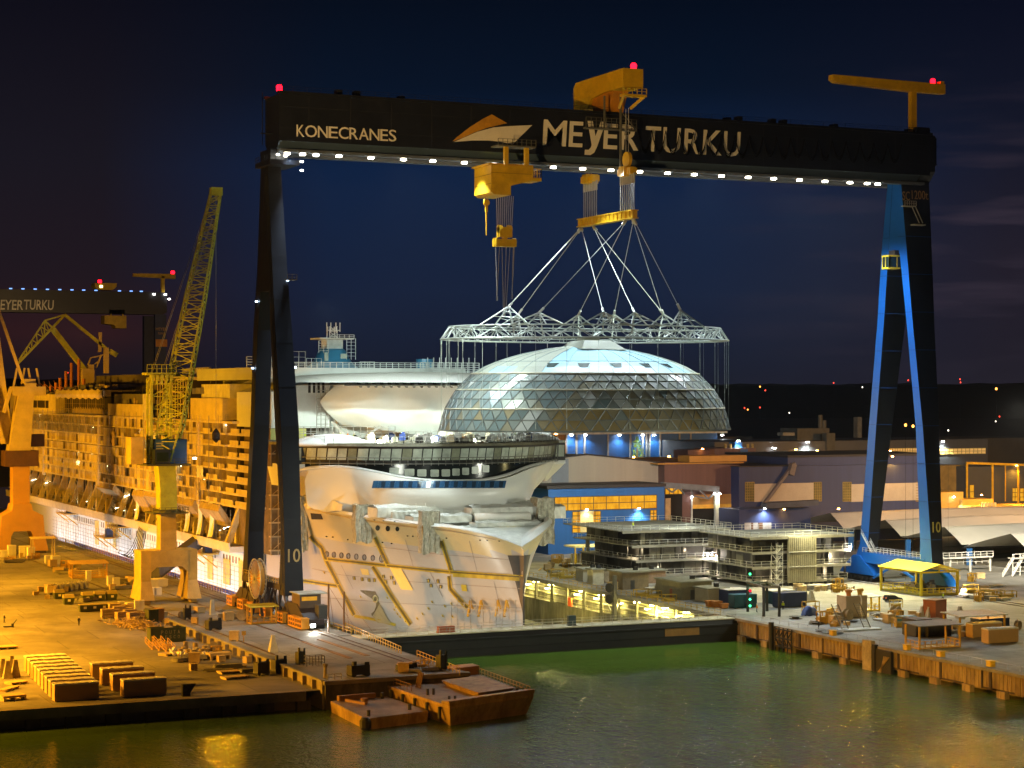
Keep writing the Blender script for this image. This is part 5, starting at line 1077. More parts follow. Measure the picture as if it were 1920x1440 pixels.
    for px, py in ((289, 553), (310, 553.5), (317, 562)): p = pt(px, py, G-1); b = MB(); b.obox(p, 1., .6, .7); b.build('girder_lamp', wl, T)
    yd = M('dim yellow', (.50, .33, .02), .6)
    p, p2 = pt(177, 552, G), pt(219, 531, G); b = MB(); b.prism([(p.x, G, z1+2.4), (p.x+2, G, z1+.6), (p2.x-2, G, z1+.6), (p2.x, G, z1+2.2), (p2.x, G, p2.z), (p.x+.4, G, p2.z)], (0, 8, 0)); u = recalc(b.build('upper_trolley', yd, T))
    b = MB(); b.obox((p.x+3.4, G-.1, p2.z-2.4), 1.4, .2, 1.2); b.build('lit_window', emis('far window', (1, .75, .3), 5), u)
    b = MB(); b.obox((p.x+2.9, G+1, p2.z), 1.6, 1.2, 1.4); b.build('beacon', red_em, u)
    b = MB(); A = pt(250, 516, G); B = pt(329, 517, G); C = pt(306, 553, G); b.prism([(A.x, G, A.z+.9), (A.x, G, A.z-.6), (B.x, G, A.z-1.4), (B.x, G, A.z+1.2)], (0, 2, 0)); b.box(C.x-.8, G, z1, C.x+.8, G+2, A.z); j = recalc(b.build('service_jib', yd, T))
    b = MB(); b.obox((pt(325, 508, G).x, G+1, A.z+1.2), 1.5, 1.2, 1.4); b.build('beacon', red_em, j)
    b = MB(); p, p2 = pt(196, 615, G), pt(237, 592, G); b.prism([(p.x, G, p2.z), (p.x, G, p.z+2.2), (p.x+5, G, p.z+1.6), (p.x+5.6, G, p.z), (p2.x, G, p.z), (p2.x, G, p2.z)], (0, 8, 0)); b.box(p.x+3, G, p2.z, p.x+3.6, G+1, z0+2); b.box(p2.x-2, G, p2.z, p2.x-1.4, G+1, z0+2); b.box(p.x+2.4, G, z0, p2.x-.8, G+1, z0+2); recalc(b.build('lower_trolley', yd, T))
cranes()
# ---------------------------------------------------------------- halls and sheds beyond the dock
hblue = M('hall blue cladding', (.014, .10, .31), .55, 0, .12, .15, stretch=(6, 1, .1))
hnavy = M('hall navy cladding', (.022, .036, .11), .6, 0, .15, .12, stretch=(6, 1, .1))
hgrey = M('hall grey cladding', (.30, .29, .24), .6, 0, .08, .1, stretch=(6, 1, .1))
hbrown = M('hall brown cladding', (.12, .065, .06), .65, 0, .15, .12, stretch=(6, 1, .1))
hdark = M('hall dark roof', (.025, .022, .02), .7, 0, .3, .1)
amber = None
def amber_mat():
    m = bpy.data.materials.new('amber lit glazing'); m.use_nodes = True; N = m.node_tree.nodes; L = m.node_tree.links; N.clear()
    o = N.new('ShaderNodeOutputMaterial'); e = N.new('ShaderNodeEmission'); L.new(e.outputs[0], o.inputs[0]); tc = N.new('ShaderNodeTexCoord'); mp = N.new('ShaderNodeMapping'); mp.inputs['Scale'].default_value = (.9, .9, .35); L.new(tc.outputs['Object'], mp.inputs[0])
    n = N.new('ShaderNodeTexNoise'); n.inputs['Scale'].default_value = .6; n.inputs['Detail'].default_value = 6; L.new(mp.outputs[0], n.inputs[0]); r = N.new('ShaderNodeValToRGB'); r.color_ramp.elements[0].position = .35; r.color_ramp.elements[1].position = .7
    r.color_ramp.elements[0].color = (.62, .24, .008, 1); r.color_ramp.elements[1].color = (1., .50, .03, 1); L.new(n.outputs[0], r.inputs[0]); L.new(r.outputs[0], e.inputs[0]); e.inputs[1].default_value = .85; return m
amber = amber_mat()
wlamp = emis('white wall lamp', (1, .97, .9), 60)
olamp = emis('orange wall lamp', (1, .42, .08), 60)
def q2(px0, px1, py0, py1, t):
    a, b = pt(px0, py1, t), pt(px1, py0, t); return a.x, b.x, a.z, b.z
def wall(mb, px0, px1, py0, py1, t, depth, z0=None, m=0):
    x0, x1, zb, zt = q2(px0, px1, py0, py1, t); mb.box(x0, t, zb if z0 is None else z0, x1, t+depth, zt, m); return x0, x1, zb, zt
def wall_lamp(px, py, t, col, kw, parent, tgt=(0, -2, -8), size=.5):
    p = pt(px, py, t-.5); b = MB(); b.obox((p.x, t-.3, p.z), size*1.4, .5, .25); h = b.build('wall_lamp', M('lamp housing', (.2, .2, .2)), parent)
    b = MB(); b.obox((p.x, t-.55, p.z-.12), size*1.2, .4, .3); b.build('lens', wlamp if col != SOD else olamp, h)
    if kw: spot((p.x, t-1.2, p.z-.3), V((p.x, t-1.2, p.z))+V(tgt), kw, col, 150, .8, .3)
def glaze(nm, px0, px1, py0, py1, t, nx, nz, parent, m=None, fm=None):
    x0, x1, z0, z1 = q2(px0, px1, py0, py1, t); b = MB(); b.box(x0, t-.06, z0, x1, t+.1, z1); w = b.build(nm, m or amber, parent); b = MB()
    for i in range(nx+1): x = x0+(x1-x0)*i/nx; b.box(x-.1, t-.14, z0, x+.1, t-.06, z1)
    for i in range(nz+1): z = z0+(z1-z0)*i/nz; b.box(x0, t-.16, z-.1, x1, t-.1, z+.1)
    b.build('glazing_bar', fm or M('bar brown', (.10, .06, .02), .6), w); return w
def halls():
    # A blue hall with amber glazing
    t = 132.; x0, x1, _, zt = q2(1028, 1246, 912, 1040, t); T = thing('assembly_hall', 'blue hall behind the dock with a broad band of glowing amber glazing', 'hall', (x0, t, 0))
    a = MB(); a.box(x0, t, 0, x1, t+17, zt); a.build('wall', hblue, T)
    a = MB(); a.box(x0-.6, t-.5, zt, x1+.3, t+17, zt+.9); a.build('roof_edge', hdark, T)
    glaze('window_band', 1040, 1231, 928, 958, t, 8, 2, T); glaze('gate_window', 1073, 1126, 958, 999, t, 5, 5, T); glaze('side_window', 1219, 1231, 956, 981, t, 2, 4, T)
    xa, xb, za, zb = q2(1087, 1112, 958, 998, t); a = MB(); a.box(xa, t-.3, za, xb, t-.17, zb); a.build('pale_door', M('pale door', (.55, .45, .2), .6, 0, .2, .4), T)
    for px in (1202, 1202): pass
    glaze('stair_window', 1200, 1206, 1003, 1015, t-.2, 1, 2, T); glaze('stair_window', 1200, 1206, 1029, 1039, t-.2, 1, 2, T)
    wall_lamp(1100, 956, t, WARM, 3, T); wall_lamp(1198, 954, t, WHITE, 8, T)
    # B grey gable hall
    t = 150.; T = thing('gable_hall', 'pale grey gabled hall rising behind the blue hall with amber glazing', 'hall', (pt(1100, 990, t).x, t, 0))
    P = [pt(1000, 866, t), pt(1033, 861, t), pt(1100, 853, t), pt(1251, 869, t)]; a = MB(); b0, b1 = P[0], P[-1]
    a.prism([(b0.x, t, 0), *[tuple(p) for p in P], (b1.x, t, 0)], (0, 60, 0)); recalc(a.build('wall', hgrey, T))
    x, y = pt(1034, 880, t).x, pt(1066, 880, t).x; a = MB(); a.box(x, t-.06, 10, y, t, pt(1050, 860, t).z); a.build('blue_strip', M('slate blue cladding', (.16, .20, .24), .6, 0, .1), T)
    a = MB(); 
    for p, q in zip(P, P[1:]): a.bar(V(p)+V((0, 0, .2)), V(q)+V((0, 0, .2)), 1.2, .4)
    a.build('roof_edge', hdark, T)
    # C brown hall with the big doors
    t = 146.; T = thing('workshop_hall', 'brown hall with tall doors and a crane runway beside the blue hall', 'hall', (pt(1310, 990, t).x, t, 0))
    x0, x1, _, zt = q2(1246, 1386, 872, 1000, t); a = MB(); z1 = pt(1250, 866, t).z
    a.hexa([(x0, t, 0), (x1, t, 0), (x1, t+50, 0), (x0, t+50, 0)], [(x0, t, z1), (x1, t, zt), (x1, t+50, zt), (x0, t+50, z1)]); a.build('wall', hbrown, T)
    a = MB(); a.box(x0-3, t-1, zt+.6, x1+1, t+52, zt+1.0); a.box(x0+8, t-1.2, zt+1.2, x1+2, t+6, zt+3.1); a.build('roof', M('orange brown roof', (.42, .22, .04), .6, 0, .2, .2), T)
    xa, xb, za, zb = q2(1247, 1279, 915, 990, t); a = MB(); a.box(xa, t-.05, 0, xb, t+.1, zb); d = a.build('open_door', M('black opening', (.008, .007, .006), .9), T)
    glaze('door_light', 1247, 1279, 914, 927, t-.1, 4, 1, d); a = MB(); xq = pt(1257, 950, t).x; a.box(xa, t-.2, 0, xq, t-.06, zb-3); a.build('lit_interior', M('lit door edge', (.5, .42, .25), .6), d)
    xa, xb, za, zb = q2(1298, 1375, 926, 990, t); a = MB(); a.box(xa, t-.05, 0, xb, t+.1, zb); d = a.build('open_door', M('black opening', (.008, .007, .006)), T)
    zs_ = pt(1330, 953, t).z; a = MB(); a.box(xa, t-.2, zs_, xb, t-.06, zb); a.build('rolling_shutter', M('amber shutter', (.42, .24, .07), .6, 0, .15, .3), d)
    a = MB(); a.box(xa, t-.3, zs_, xb, t-.2, zs_+1.2); a.build('lit_shutter_edge', M('shutter edge glow', (.6, .32, .04), .6, emit=.25), d)  # weak glow put into the edge to make it look lamp-lit
    a = MB(); a.box(xa-.5, t-.3, 0, xa, t-.05, zb); a.box(xb, t-.3, 0, xb+.5, t-.05, zb); a.build('door_jamb', M('pale rail', (.5, .55, .55)), d)
    p, q = pt(1240, 909, t-4), pt(1347, 917, t-4); a = MB(); a.bar(p, q, 1.4, 1.7); a.build('runway_beam', M('slate steel', (.14, .17, .2), .5), T)
    a = MB()
    for (A, B) in (((1248, 914), (1260, 923)), ((1260, 923), (1272, 914)), ((1272, 914), (1284, 927)), ((1296, 919), (1300, 930)), ((1312, 918), (1328, 935)), ((1328, 935), (1340, 924)), ((1300, 930), (1328, 935))): a.bar(pt(*A, t-4), pt(*B, t-4), .4)
    a.build('runway_brace', M('slate steel', (.14, .17, .2)), T)
    x0, x1, _, zt = q2(1340, 1348, 922, 990, t-4); a = MB(); a.box(x0, t-4.5, 0, x1, t-3.5, zt); a.build('runway_post', M('post pale blue', (.35, .4, .42), .5, 0, .3, .5), T)
    for px in (1339.5, 1349): wall_lamp(px, 926, t-4.6, WARM, 2, T)
    wall_lamp(1381, 876, t, COOL, 6, T); wall_lamp(1297, 932, t-.3, WARM, 0, T)
    # D navy hall with pale panels
    t = 141.; T = thing('navy_hall', 'long navy hall with two pale panels flanked by tall gridded windows', 'hall', (pt(1520, 990, t).x, t, 0))
    a = MB(); x0, x1, _, zt = q2(1386, 1755, 868, 1000, t); zl = pt(1390, 876, t).z; a.box(x0, t, 0, x1, t+40, zl); xr = pt(1487, 860, t).x; a.box(xr, t+3, zl, x1, t+40, zl+2.6); a.build('wall', hnavy, T)
    a = MB(); a.box(xr-.3, t+2.6, zl+2.6, x1+1, t+41, zl+3.3); a.box(x0-.3, t-.4, zl, xr, t+40, zl+.3); a.build('roof', hdark, T)
    for (pa, pb, w0, w1, w2, w3) in ((1414, 1525, 1397, 1414, 1525, 1540), (1596, 1722, 1580, 1596, 1717, 1727)):
        xa, xb, za, zb = q2(pa, pb, 905, 941, t); a = MB(); a.box(xa, t-.15, za, xb, t, zb); a.build('pale_panel', M('beige panel', (.42, .36, .27), .6, 0, .12, .2), T)
        for (u, v) in ((w0, w1), (w2, w3)): glaze('grid_window', u, v, 904, 940, t, 4, 7, T, M('olive pane', (.10, .085, .02), .3), M('pane bar', (.24, .18, .05), .5))
    a = MB(); x0, x1, _, zt = q2(1386, 1520, 952, 1000, t-12); a.box(x0, t-12, 0, x1, t, zt); k = a.build('annex', hnavy, T)
    for (u, v, m) in ((1396, 1408, 0), (1412, 1421, 0), (1430, 1446, 0), (1408, 1412, 1), (1422, 1430, 1)):
        xa, xb, za, zb = q2(u, v, 980, 1012, t-12); a = MB(); a.box(xa, t-12.1, 0, xb, t-12, zb); a.build('annex_door', [M('pale door grey', (.4, .38, .34), .6), M('brown door', (.14, .07, .03), .6)][m], k)
    a = MB(); A, B = pt(1432, 948, t-14), pt(1530, 942, t-14); a.bar(A, B, 3, 1.6); a.build('roof_duct', M('dim duct', (.05, .06, .09), .6), T)
    a = MB(); a.bar(pt(1490, 868, t-1), pt(1425, 955, t-1), 1.2, .8); a.bar(pt(1487, 870, t-1.2), pt(1482, 890, t-1.2), 1.8); a.build('conveyor', M('dim duct brown', (.14, .12, .12), .6), T)
    wall_lamp(1434, 953, t-12, COOL, 9, T); wall_lamp(1470, 955, t-12, SOD, 1, T); wall_lamp(1572, 954, t-6, SOD, 12, T, (0, -4, -6)); wall_lamp(1673, 856, t, SOD, 8, T)
    # E long back hall
    t = 255.; T = thing('back_hall', 'long low grey hall far behind with a lit strip window and roof plant', 'hall', (pt(1660, 850, t).x, t, 0))
    a = MB(); x0, x1, _, zt = wall(a, 1340, 1852, 823, 868, t, 40, 0); a.build('wall', M('back hall slate', (.055, .06, .075), .6, 0, .15, .1), T)
    x2 = pt(1960, 840, t).x; a = MB(); a.box(x1, t+3, 0, x2, t+40, zt+.2); a.build('wing_wall', hdark, T)
    for (u, v) in ((1664, 1720), (1757, 1848)): glaze('strip_window', u, v, 840, 852, t-.1, 12, 2, T, M('lit strip', (.65, .45, .15), .4, emit=.35), M('pane bar', (.24, .18, .05)))
    a = MB(); wall(a, 1495, 1555, 803, 826, t+8, 12); wall(a, 1550, 1566, 812, 850, t-1, 3); a.build('roof_plant', M('plant grey', (.06, .06, .055), .7), T)
    a = MB(); 
    for px, y in ((1538, 778), (1545, 788)): p = pt(px, y, t+10); a.tube((p.x, t+10, zt), p, .9, 10)
    a.build('chimney', M('plant grey', (.06, .06, .055)), T)
    a = MB(); wall(a, 1468, 1490, 811, 817, t+4, 4); wall(a, 1608, 1616, 782, 797, t+60, 3, 20); a.build('roof_box', M('pale plant', (.16, .16, .15), .6), T)
    for px, py in ((1514, 829), (1768, 828)): wall_lamp(px, py, t-.5, WHITE, 16, T, size=.9)
    for px, py, c in ((1449, 840, WHITE), (1453, 840.5, WHITE), (1492, 843, SOD), (1532, 845, SOD), (1669, 846, SOD)): wall_lamp(px, py, t-1, c, 0, T, size=.7)
    # F far blue hall under the dome
    t = 300.; T = thing('far_blue_hall', 'tall blue hall with white posts seen beneath the dome', 'hall', (pt(1150, 850, t).x, t, 0))
    a = MB(); x0, x1, _, zt = wall(a, 985, 1345, 812, 880, t, 30, 0); a.build('wall', hblue, T)
    xb = pt(1063, 830, t).x; a = MB(); a.box(x0, t-.1, 0, xb, t, zt); a.build('brown_bay', M('orange brown cladding', (.30, .15, .04), .6, 0, .3, .4, stretch=(6, 1, .1)), T)
    for px in (1005, 1062, 1081, 1096, 1140, 1182, 1205, 1212, 1218, 1238, 1274, 1295): p = pt(px, 840, t-.4); a = MB(); a.box(p.x-.35, t-.6, 0, p.x+.35, t-.1, zt); a.build('post', M('post grey white', (.26, .26, .25), .6), T)
    a = MB(); a.box(x0, t-1.2, zt, x1+4, t+1, zt+.7); a.build('roof_edge', M('pale rail', (.5, .55, .55)), T)
    a = MB(); x3 = pt(1420, 820, t).x; a.box(x1, t+4, 0, x3, t+30, zt-1.6); a.build('low_wing', hdark, T)
    for px in (1012, 1042): wall_lamp(px, 814, t-.6, SOD, 4, T, size=.9)
    for px in (1071, 1097, 1161, 1205, 1226, 1354): wall_lamp(px, 816, t-.6, COOL, 4.5, T, size=.9)
    # roof level structures between F and C
    t = 200.; T = thing('plant_house', 'brown plant house with blue middle door on the roofs, lit by a white lamp', 'building', (pt(1395, 880, t).x, t, 0))
    a = MB(); wall(a, 1340, 1417, 840, 900, t, 14, 0); wall(a, 1290, 1341, 843, 900, t+4, 10, 0); a.build('wall', hbrown, T)
    a = MB(); xa, xb, za, zb = q2(1388, 1402, 842, 872, t); a.box(xa, t-.1, za, xb, t, zb); a.build('blue_door', hblue, T)
    a = MB(); wall(a, 1378, 1392, 829, 840, t+2, 4); a.build('roof_tank', hblue, T)
    a = MB()
    for px in (1360, 1370, 1402, 1411): p = pt(px, 842, t+3); a.tube(p, p+V((0, 0, 1.8)), .45, 8)
    a.build('roof_vent', M('vent ochre', (.35, .24, .06), .6), T)
    wall_lamp(1384, 827, t+1.8, WHITE, 8, T, size=.8); wall_lamp(1317, 842, t+3.5, SOD, 1, T); wall_lamp(1254, 856, 190, SOD, 0, T); wall_lamp(1198, 862, 189, SOD, 0, T); wall_lamp(1188, 857, 190, SOD, 0, T)
    # G yellow lit works at the far right
    t = 205.; T = thing('paint_hall', 'dark blue hall with yellow door frames and amber lit yard at the right edge', 'hall', (pt(1870, 940, t).x, t, 0))
    a = MB(); wall(a, 1812, 1990, 872, 950, t, 20, 0); a.build('wall', M('hall steel blue', (.05, .06, .085), .6, 0, .1), T)
    yf = M('yellow frame', (.60, .40, .03), .5); a = MB()
    for px in (1813, 1861, 1909): p = pt(px, 910, t-.3); a.box(p.x-.35, t-.5, 0, p.x+.35, t-.1, pt(px, 870, t).z)
    A, B = pt(1812, 868, t), pt(1990, 874, t); a.bar(A, B, .6, .8); a.bar(pt(1885, 872, t-.2), pt(1885, 940, t-.2), .3); a.build('door_frame', yf, T)
    glaze('lit_door', 1818, 1826, 909, 935, t-.1, 1, 2, T); glaze('lit_door', 1898, 1908, 915, 940, t-.1, 2, 3, T); glaze('lit_door', 1912, 1935, 915, 940, t-.1, 3, 3, T)
    a = MB(); wall(a, 1763, 1811, 872, 925, t+6, 10, 0); a.build('grey_block', M('olive wall', (.16, .13, .06), .7), T)
    a = MB(); wall(a, 1763, 1806, 922, 945, t-14, 10, 0); wall(a, 1805, 1862, 935, 950, t-16, 8, 0); wall(a, 1820, 1990, 945, 955, t-22, 8, 0); wall(a, 1890, 1990, 943, 952, t-12, 6, 0); a.build('low_shed', M('lit ochre render', (.52, .38, .12), .7, 0, .2, .3), T)
    wall_lamp(1788, 932, t-14.3, WARM, 10, T, (0, -5, -4)); wall_lamp(1906, 873, t, SOD, 14, T, (-3, -6, -10)); wall_lamp(1925, 930, t-20, SOD, 25, T, (-20, -4, -8)); wall_lamp(1840, 928, t-17, SOD, 8, T, (-4, -6, -6))
    a = MB()
    for i in range(5): p = pt(1842+6*i, 953, t-23); a.obox(p, 1.0, .4, 2, .3)
    a.build('white_rack', M('pale plant white', (.6, .58, .5), .6), T)
    # H membrane tents with their gables towards the dock
    s0 = 206.; mem = M('tent membrane', (.60, .58, .52), .6, 0, .1, .1); 
    V0 = [(1492, 976), (1590, 989), (1697, 1003), (1812, 1020), (1945, 1040)]; PK = [(1540, 962.5), (1640, 975), (1738, 987), (1866, 1000)]
    for i in range(4):
        p0, pk, p1 = ps(*V0[i], s0), ps(*PK[i], s0), ps(*V0[i+1], s0)
        zv = (p0.z+p1.z)/2-.5; zp = pk.z; ym = (p0.y+p1.y)/2
        T = thing('tent_hall', ['pale membrane tent hall with an open side, the farthest left of the row', 'pale membrane tent hall half hidden by the right gantry leg, second of the row', 'pale membrane tent hall just right of the gantry leg, third of the row', 'pale membrane tent hall at the right edge, nearest to the camera'][i], 'tent hall', (s0, ym, 0), group='membrane tent halls on the right')
        a = MB(); nv = 10
        def rf(u, v, p0=p0, p1=p1, zv=zv, zp=zp): 
            y = p0.y+(p1.y-p0.y)*v; e = 1-abs(2*v-1); return (s0+95*u+3.2*e*(1-u)-1.5*(1-u)*(1-e), y, zv+(zp-zv)*(e**.92)+.5*math.sin(3.14*u)*e)
        a.grid(rf, 8, 16); a.build('membrane_roof', mem, T, True)
        a = MB(); a.box(s0+6, p1.y+.3, 0, s0+94, p0.y-.3, .2); a.box(s0+60, p1.y+.3, 0, s0+61, p0.y-.3, zv); a.build('rear_wall', M('tent rear', (.08, .07, .05), .8), T)
        a = MB()
        for yy in (p0.y, p1.y): a.bar((s0+1, yy, 0), (s0+1, yy, zv), .3); a.bar((s0+2.6, yy, 0), (s0+2.6, yy, zv), .3); [a.bar((s0+1, yy, .2+1.6*k), (s0+2.6, yy, 1.8+1.6*k), .15) for k in range(int(zv/1.6))]
        a.build('mast', M('mast pale', (.45, .46, .42), .5), T)
        a = MB(); a.box(s0+.4, p1.y-.5, .2, s0+1.6, p1.y+.5, zv-1); a.build('mast_sleeve', hblue, T)
    # red and white lamps on the far hills, one thing each
    fl = [(1425, 725, 4.), (1435, 732, 0), (1396, 765, 0), (1402, 768, 2), (1425, 764, 0), (1563, 718, 0), (1617, 726, 3), (1800, 711, 0), (1801, 717, 0), (1868, 729, 5), (1874, 781, 0), (1867, 790, 3), (1703, 713, 0), (1480, 774, 3), (1712, 799, 5), (1698, 797, 5), (1778, 807, 3), (127, 699, 0)]
    nm = ['orange', 'white']
    for i, (px, py, c) in enumerate(fl):
        d = _d(px, py); Y = 3000. if py < 795 else 500.; k = Y
        p = V((CAM[0]+k*d[0], CAM[1]+k*d[1], CAM[2]+k*d[2])); r = (1.7 if c == 5 else 1.0)*(1 if Y > 1000 else .2)
        b = MB(); b.lathe([(r*.5, -r), (r, 0), (r*.5, r)], p, 8); b.bar(p, (p.x, p.y, 0), r*.12, None, 1)
        m = emis('far red', (1, .06, .03), 3) if c == 0 else emis('far white', (1, .9, .7), 3) if c == 3 else emis('far orange', (1, .33, .05), 6)
        tag(b.build('mast_lamp', [m, dark]), 'tiny %s lamp on its mast against the dark far hills' % ('red' if c == 0 else 'white' if c == 3 else 'orange'), 'lamp', {0: 'red lamps on the far hills', 3: 'white lamps on the far hills'}.get(c, 'orange lamps on the far hills'))
    # small lit tree by the far hall
    t = 196.; p = pt(1195, 858, t); T = thing('tree', 'small bright green conifer lit by a roof lamp beneath the dome', 'tree', (p.x, t, p.z))
    b = MB(); b.tube((p.x, t, p.z-14), (p.x, t, p.z+3), .3, 6); b.build('trunk', M('bark', (.08, .05, .03), .9), T)
    b = MB(); rr = random.Random(9)
    for i in range(420):
        h = rr.random(); r = 3.0*(1-h)**.8*rr.uniform(.3, 1)+.1; an = rr.uniform(0, 6.28); c = V((p.x+r*math.cos(an), t+r*math.sin(an), p.z+.3+6.6*h)); d = V((rr.uniform(-1, 1), rr.uniform(-1, 1), rr.uniform(-1, 1)))*.4
        e = V((rr.uniform(-1, 1), rr.uniform(-1, 1), rr.uniform(-1, 1)))*.3; b.face([c-d, c+e, c+d])
    b.build('crown', M('conifer green', (.12, .22, .02), .7, 0, .5, 2), T)
    spot((p.x-3, t-7, p.z+3), (p.x, t, p.z+3), 7, (1, .95, .5), 60)
halls()
# ---------------------------------------------------------------- ship sections standing on the right quay
plate = M('steel plate dark', (.05, .048, .044), .55, .1, .4, .3, c2=(.09, .07, .05), amt=.3)
deckm = M('block deck pale', (.24, .23, .19), .6, 0, .25, .3)
whr = M('white rail', (.6, .6, .55), .5)
bulk = M('corrugated bulkhead', (.26, .24, .16), .6, 0, .3, .3)
def block_section(label, x0, x1, y0, y1, nd, dh, over, seed, bulkhead=None):
    T = thing('ship_section', label, 'ship section', ((x0+x1)/2, (y0+y1)/2, 0), group='ship sections on the right quay'); rr = random.Random(seed)
    zb = 1.0
    for d in range(nd+1):
        z = zb+dh*d; o = over[d]; a = MB(); a.box(x0-o[0], y0-o[1], z, x1+o[2], y1, z+.28); a.box(x0-o[0], y0-o[1]-.02, z-.35, x1+o[2], y0-o[1]+.2, z-.02)
        k = a.build('deck_plate', deckm, T)
        a = MB(); P = [(x0-o[0], y1, z+.28), (x0-o[0], y0-o[1], z+.28), (x1+o[2], y0-o[1], z+.28)] + ([(x1+o[2], y1, z+.28), (x0-o[0], y1, z+.28)] if d == nd else [])
        a.rail(P, 1.25, 2.4, .04, 0, 2); a.build('guard_rail', whr, k)
    a = MB()
    for d in range(nd):
        z = zb+dh*d+.28; y = y0+1.2
        x = x0+.5
        while x < x1-1:
            w = rr.choice((1.2, 2., 3.2)); p = rr.random()
            if p < .6: a.box(x, y, z, x+w-.2, y+.25, z+dh-.6, 0 if p < .45 else 1)
            x += w
        yy = y0+1.5
        while yy < y1-1:
            w = rr.choice((1.4, 2.2, 3.4)); p = rr.random()
            if p < .65: a.box(x0+1., yy, z, x0+1.25, yy+w-.2, z+dh-.6, 0 if p < .5 else 1)
            yy += w
        a.box(x0+3.5, y0+4.5, z, x1-1, y1-.5, z+dh-.4, 0)
    a.build('bulkhead_panel', [plate, M('pale bulkhead', (.16, .16, .15), .6, 0, .2, .4)], T)
    for i in range(5): x = x0+.4+(x1-x0-.8)*i/4; a = MB(); a.box(x-.2, y0+.2, zb, x+.2, y0+.6, zb+dh*nd); a.build('pillar', plate, T)
    if bulkhead:
        a = MB(); xa, xb = bulkhead; y0 -= 1.1; a.box(xa, y0-.4, zb-.2, xb, y0+.2, zb+dh*nd+.2)
        n = int((xb-xa)/.55)
        for i in range(n): x = xa+(xb-xa)*i/n; a.box(x, y0-.62, zb-.2, x+.22, y0-.4, zb+dh*nd)
        k = a.build('corrugated_bulkhead', bulk, T)
        a = MB()
        for z in (4.6, 8.2): a.box(xa, y0-.8, z, xb, y0-.62, z+.14)
        a.build('staging_rail', whr, k)
    a = MB()
    for i in range(7): a.obox((x0+1.5+(x1-x0-3)*i/6, y0+1.6, 0), .9, 1.4, 1.0); a.obox((x0+1.5+(x1-x0-3)*i/6, y1-2, 0), .9, 1.4, 1.0)
    a.build('support_trestle', plate, T); return T
def blocks():
    b1 = block_section('broad dark ship section with pale railed decks and cantilevered top, nearer the blue hall', 106, 131, 52, 84, 3, 3.75, [(0, .2, 0), (1.2, .6, .3), (2.6, 1., .4), (5.5, 1.6, .6)], 3)
    b2 = block_section('ship section with corrugated olive bulkhead and open railed decks, beside the right gantry leg', 122.5, 149.5, 25, 48, 3, 3.6, [(.2, .1, 0), (.6, .7, .6), (.6, .7, .8), (1.6, 1.4, 1.2)], 6, (131.6, 139.6))
    # bright work lamps inside the sections
    for i, (px, py, yy, c) in enumerate(((1327, 1039, 51, 1), (1343, 1042, 51, 0), (1361, 1043, 51, 0), (1594, 1026, 24, 1))):
        p = pt(px, py, yy); b = MB(); b.lathe([(.15, -.2), (.32, 0), (.15, .2)], p, 8); b.bar(p, (p.x, p.y, p.z-1), .08)
        tag(b.build('work_lamp', emis('work lamp white', (1, .95, .9), 30) if c else emis('work lamp pinkish', (1, .55, .4), 22)), ['bright white work lamp on the middle deck of the broad ship section', 'pinkish work lamp on the broad ship section, left of two', 'pinkish work lamp on the broad ship section, right of two', 'white work lamp at the right end of the corrugated ship section'][i], 'work lamp')
        point((p.x, p.y-.6, p.z), 1.2, (1, .9, .75))
    for x, y, z in ((112, 55, 3), (120, 54.5, 7), (127, 54.5, 3), (108, 60, 7), (126, 27, 3), (145, 27, 6.6), (143, 27, 3)): point((x, y-1.4, z), .5, (1, .8, .5))  # warm points added between the decks to enrich them, no lamps modelled
    spot((118, 49, 18), (119, 62, 12.6), 9, WHITE, 120); spot((112, 60, 9.6), (118, 70, 7), 2, WARM, 140)
    spot((136, 20, 17), (136, 34, 12), 8, (1, .95, .6), 130)
    # white scaffold stair tower between the two sections
    def stair(px, py0, py1, yy, lab):
        p, q = pt(px, py1, yy), pt(px, py0, yy); T = thing('stair_tower', lab, 'stair tower', (p.x, yy, 0)); a = MB()
        for dx in (-.9, .9):
            for dy in (-1.1, 1.1): a.bar((p.x+dx, yy+dy, 0), (p.x+dx, yy+dy, q.z), .09)
        n = int(q.z/2)
        for k in range(n): z = 2*k; a.bar((p.x-.9, yy-1.1, z), (p.x+.9, yy-1.1, z+2), .09); a.bar((p.x-.9, yy-1.1, z+1), (p.x+.9, yy-1.1, z+1), .07); a.bar((p.x-.9, yy-1.1, z+2), (p.x+.9, yy-1.1, z+2), .09); a.bar((p.x+.9, yy+1.1, z), (p.x-.9, yy+1.1, z+2), .09)
        a.build('frame', whr, T); a = MB()
        for k in range(n): z = 2*k; [a.box(p.x-.8+.28*j, yy-.5, z+.33*j, p.x-.55+.28*j, yy+.5, z+.33*j+.06) for j in range(6)]
        a.build('tread', M('pale platform', (.5, .48, .4)), T)
    stair(1385, 1050, 1090, 44, 'white scaffold stair tower between the two ship sections'); stair(1457, 1018, 1096, 23.3, 'white zigzag stair tower against the corrugated ship section')
    # yellow roofed stall in front of the blue hall
    t = 100.
    x0, x1, z0, z1 = q2(1078, 1152, 1022, 1052, t); T = thing('work_stall', 'yellow framed stall with lit flat canopy in front of the blue hall', 'stall', (x0, t, 0))
    a = MB(); a.box(x0, t, z1-.4, x1, t+7, z1); a.build('canopy', M('stall canopy', (.62, .55, .25), .6), T)
    for x in (x0, x0+2.5, x1-2.6, x1-.4): a = MB(); a.box(x, t, 0, x+.35, t+.35, z1-.4); a.build('post', yel, T)
    a = MB(); a.box(x0-.6, t-1, z0-1.6, x1, t+6, z0-1.2); a.build('platform', yel, T); spot(((x0+x1)/2, t-4, z1+4), ((x0+x1)/2, t+2, 2), 3, (1, .9, .4), 120)
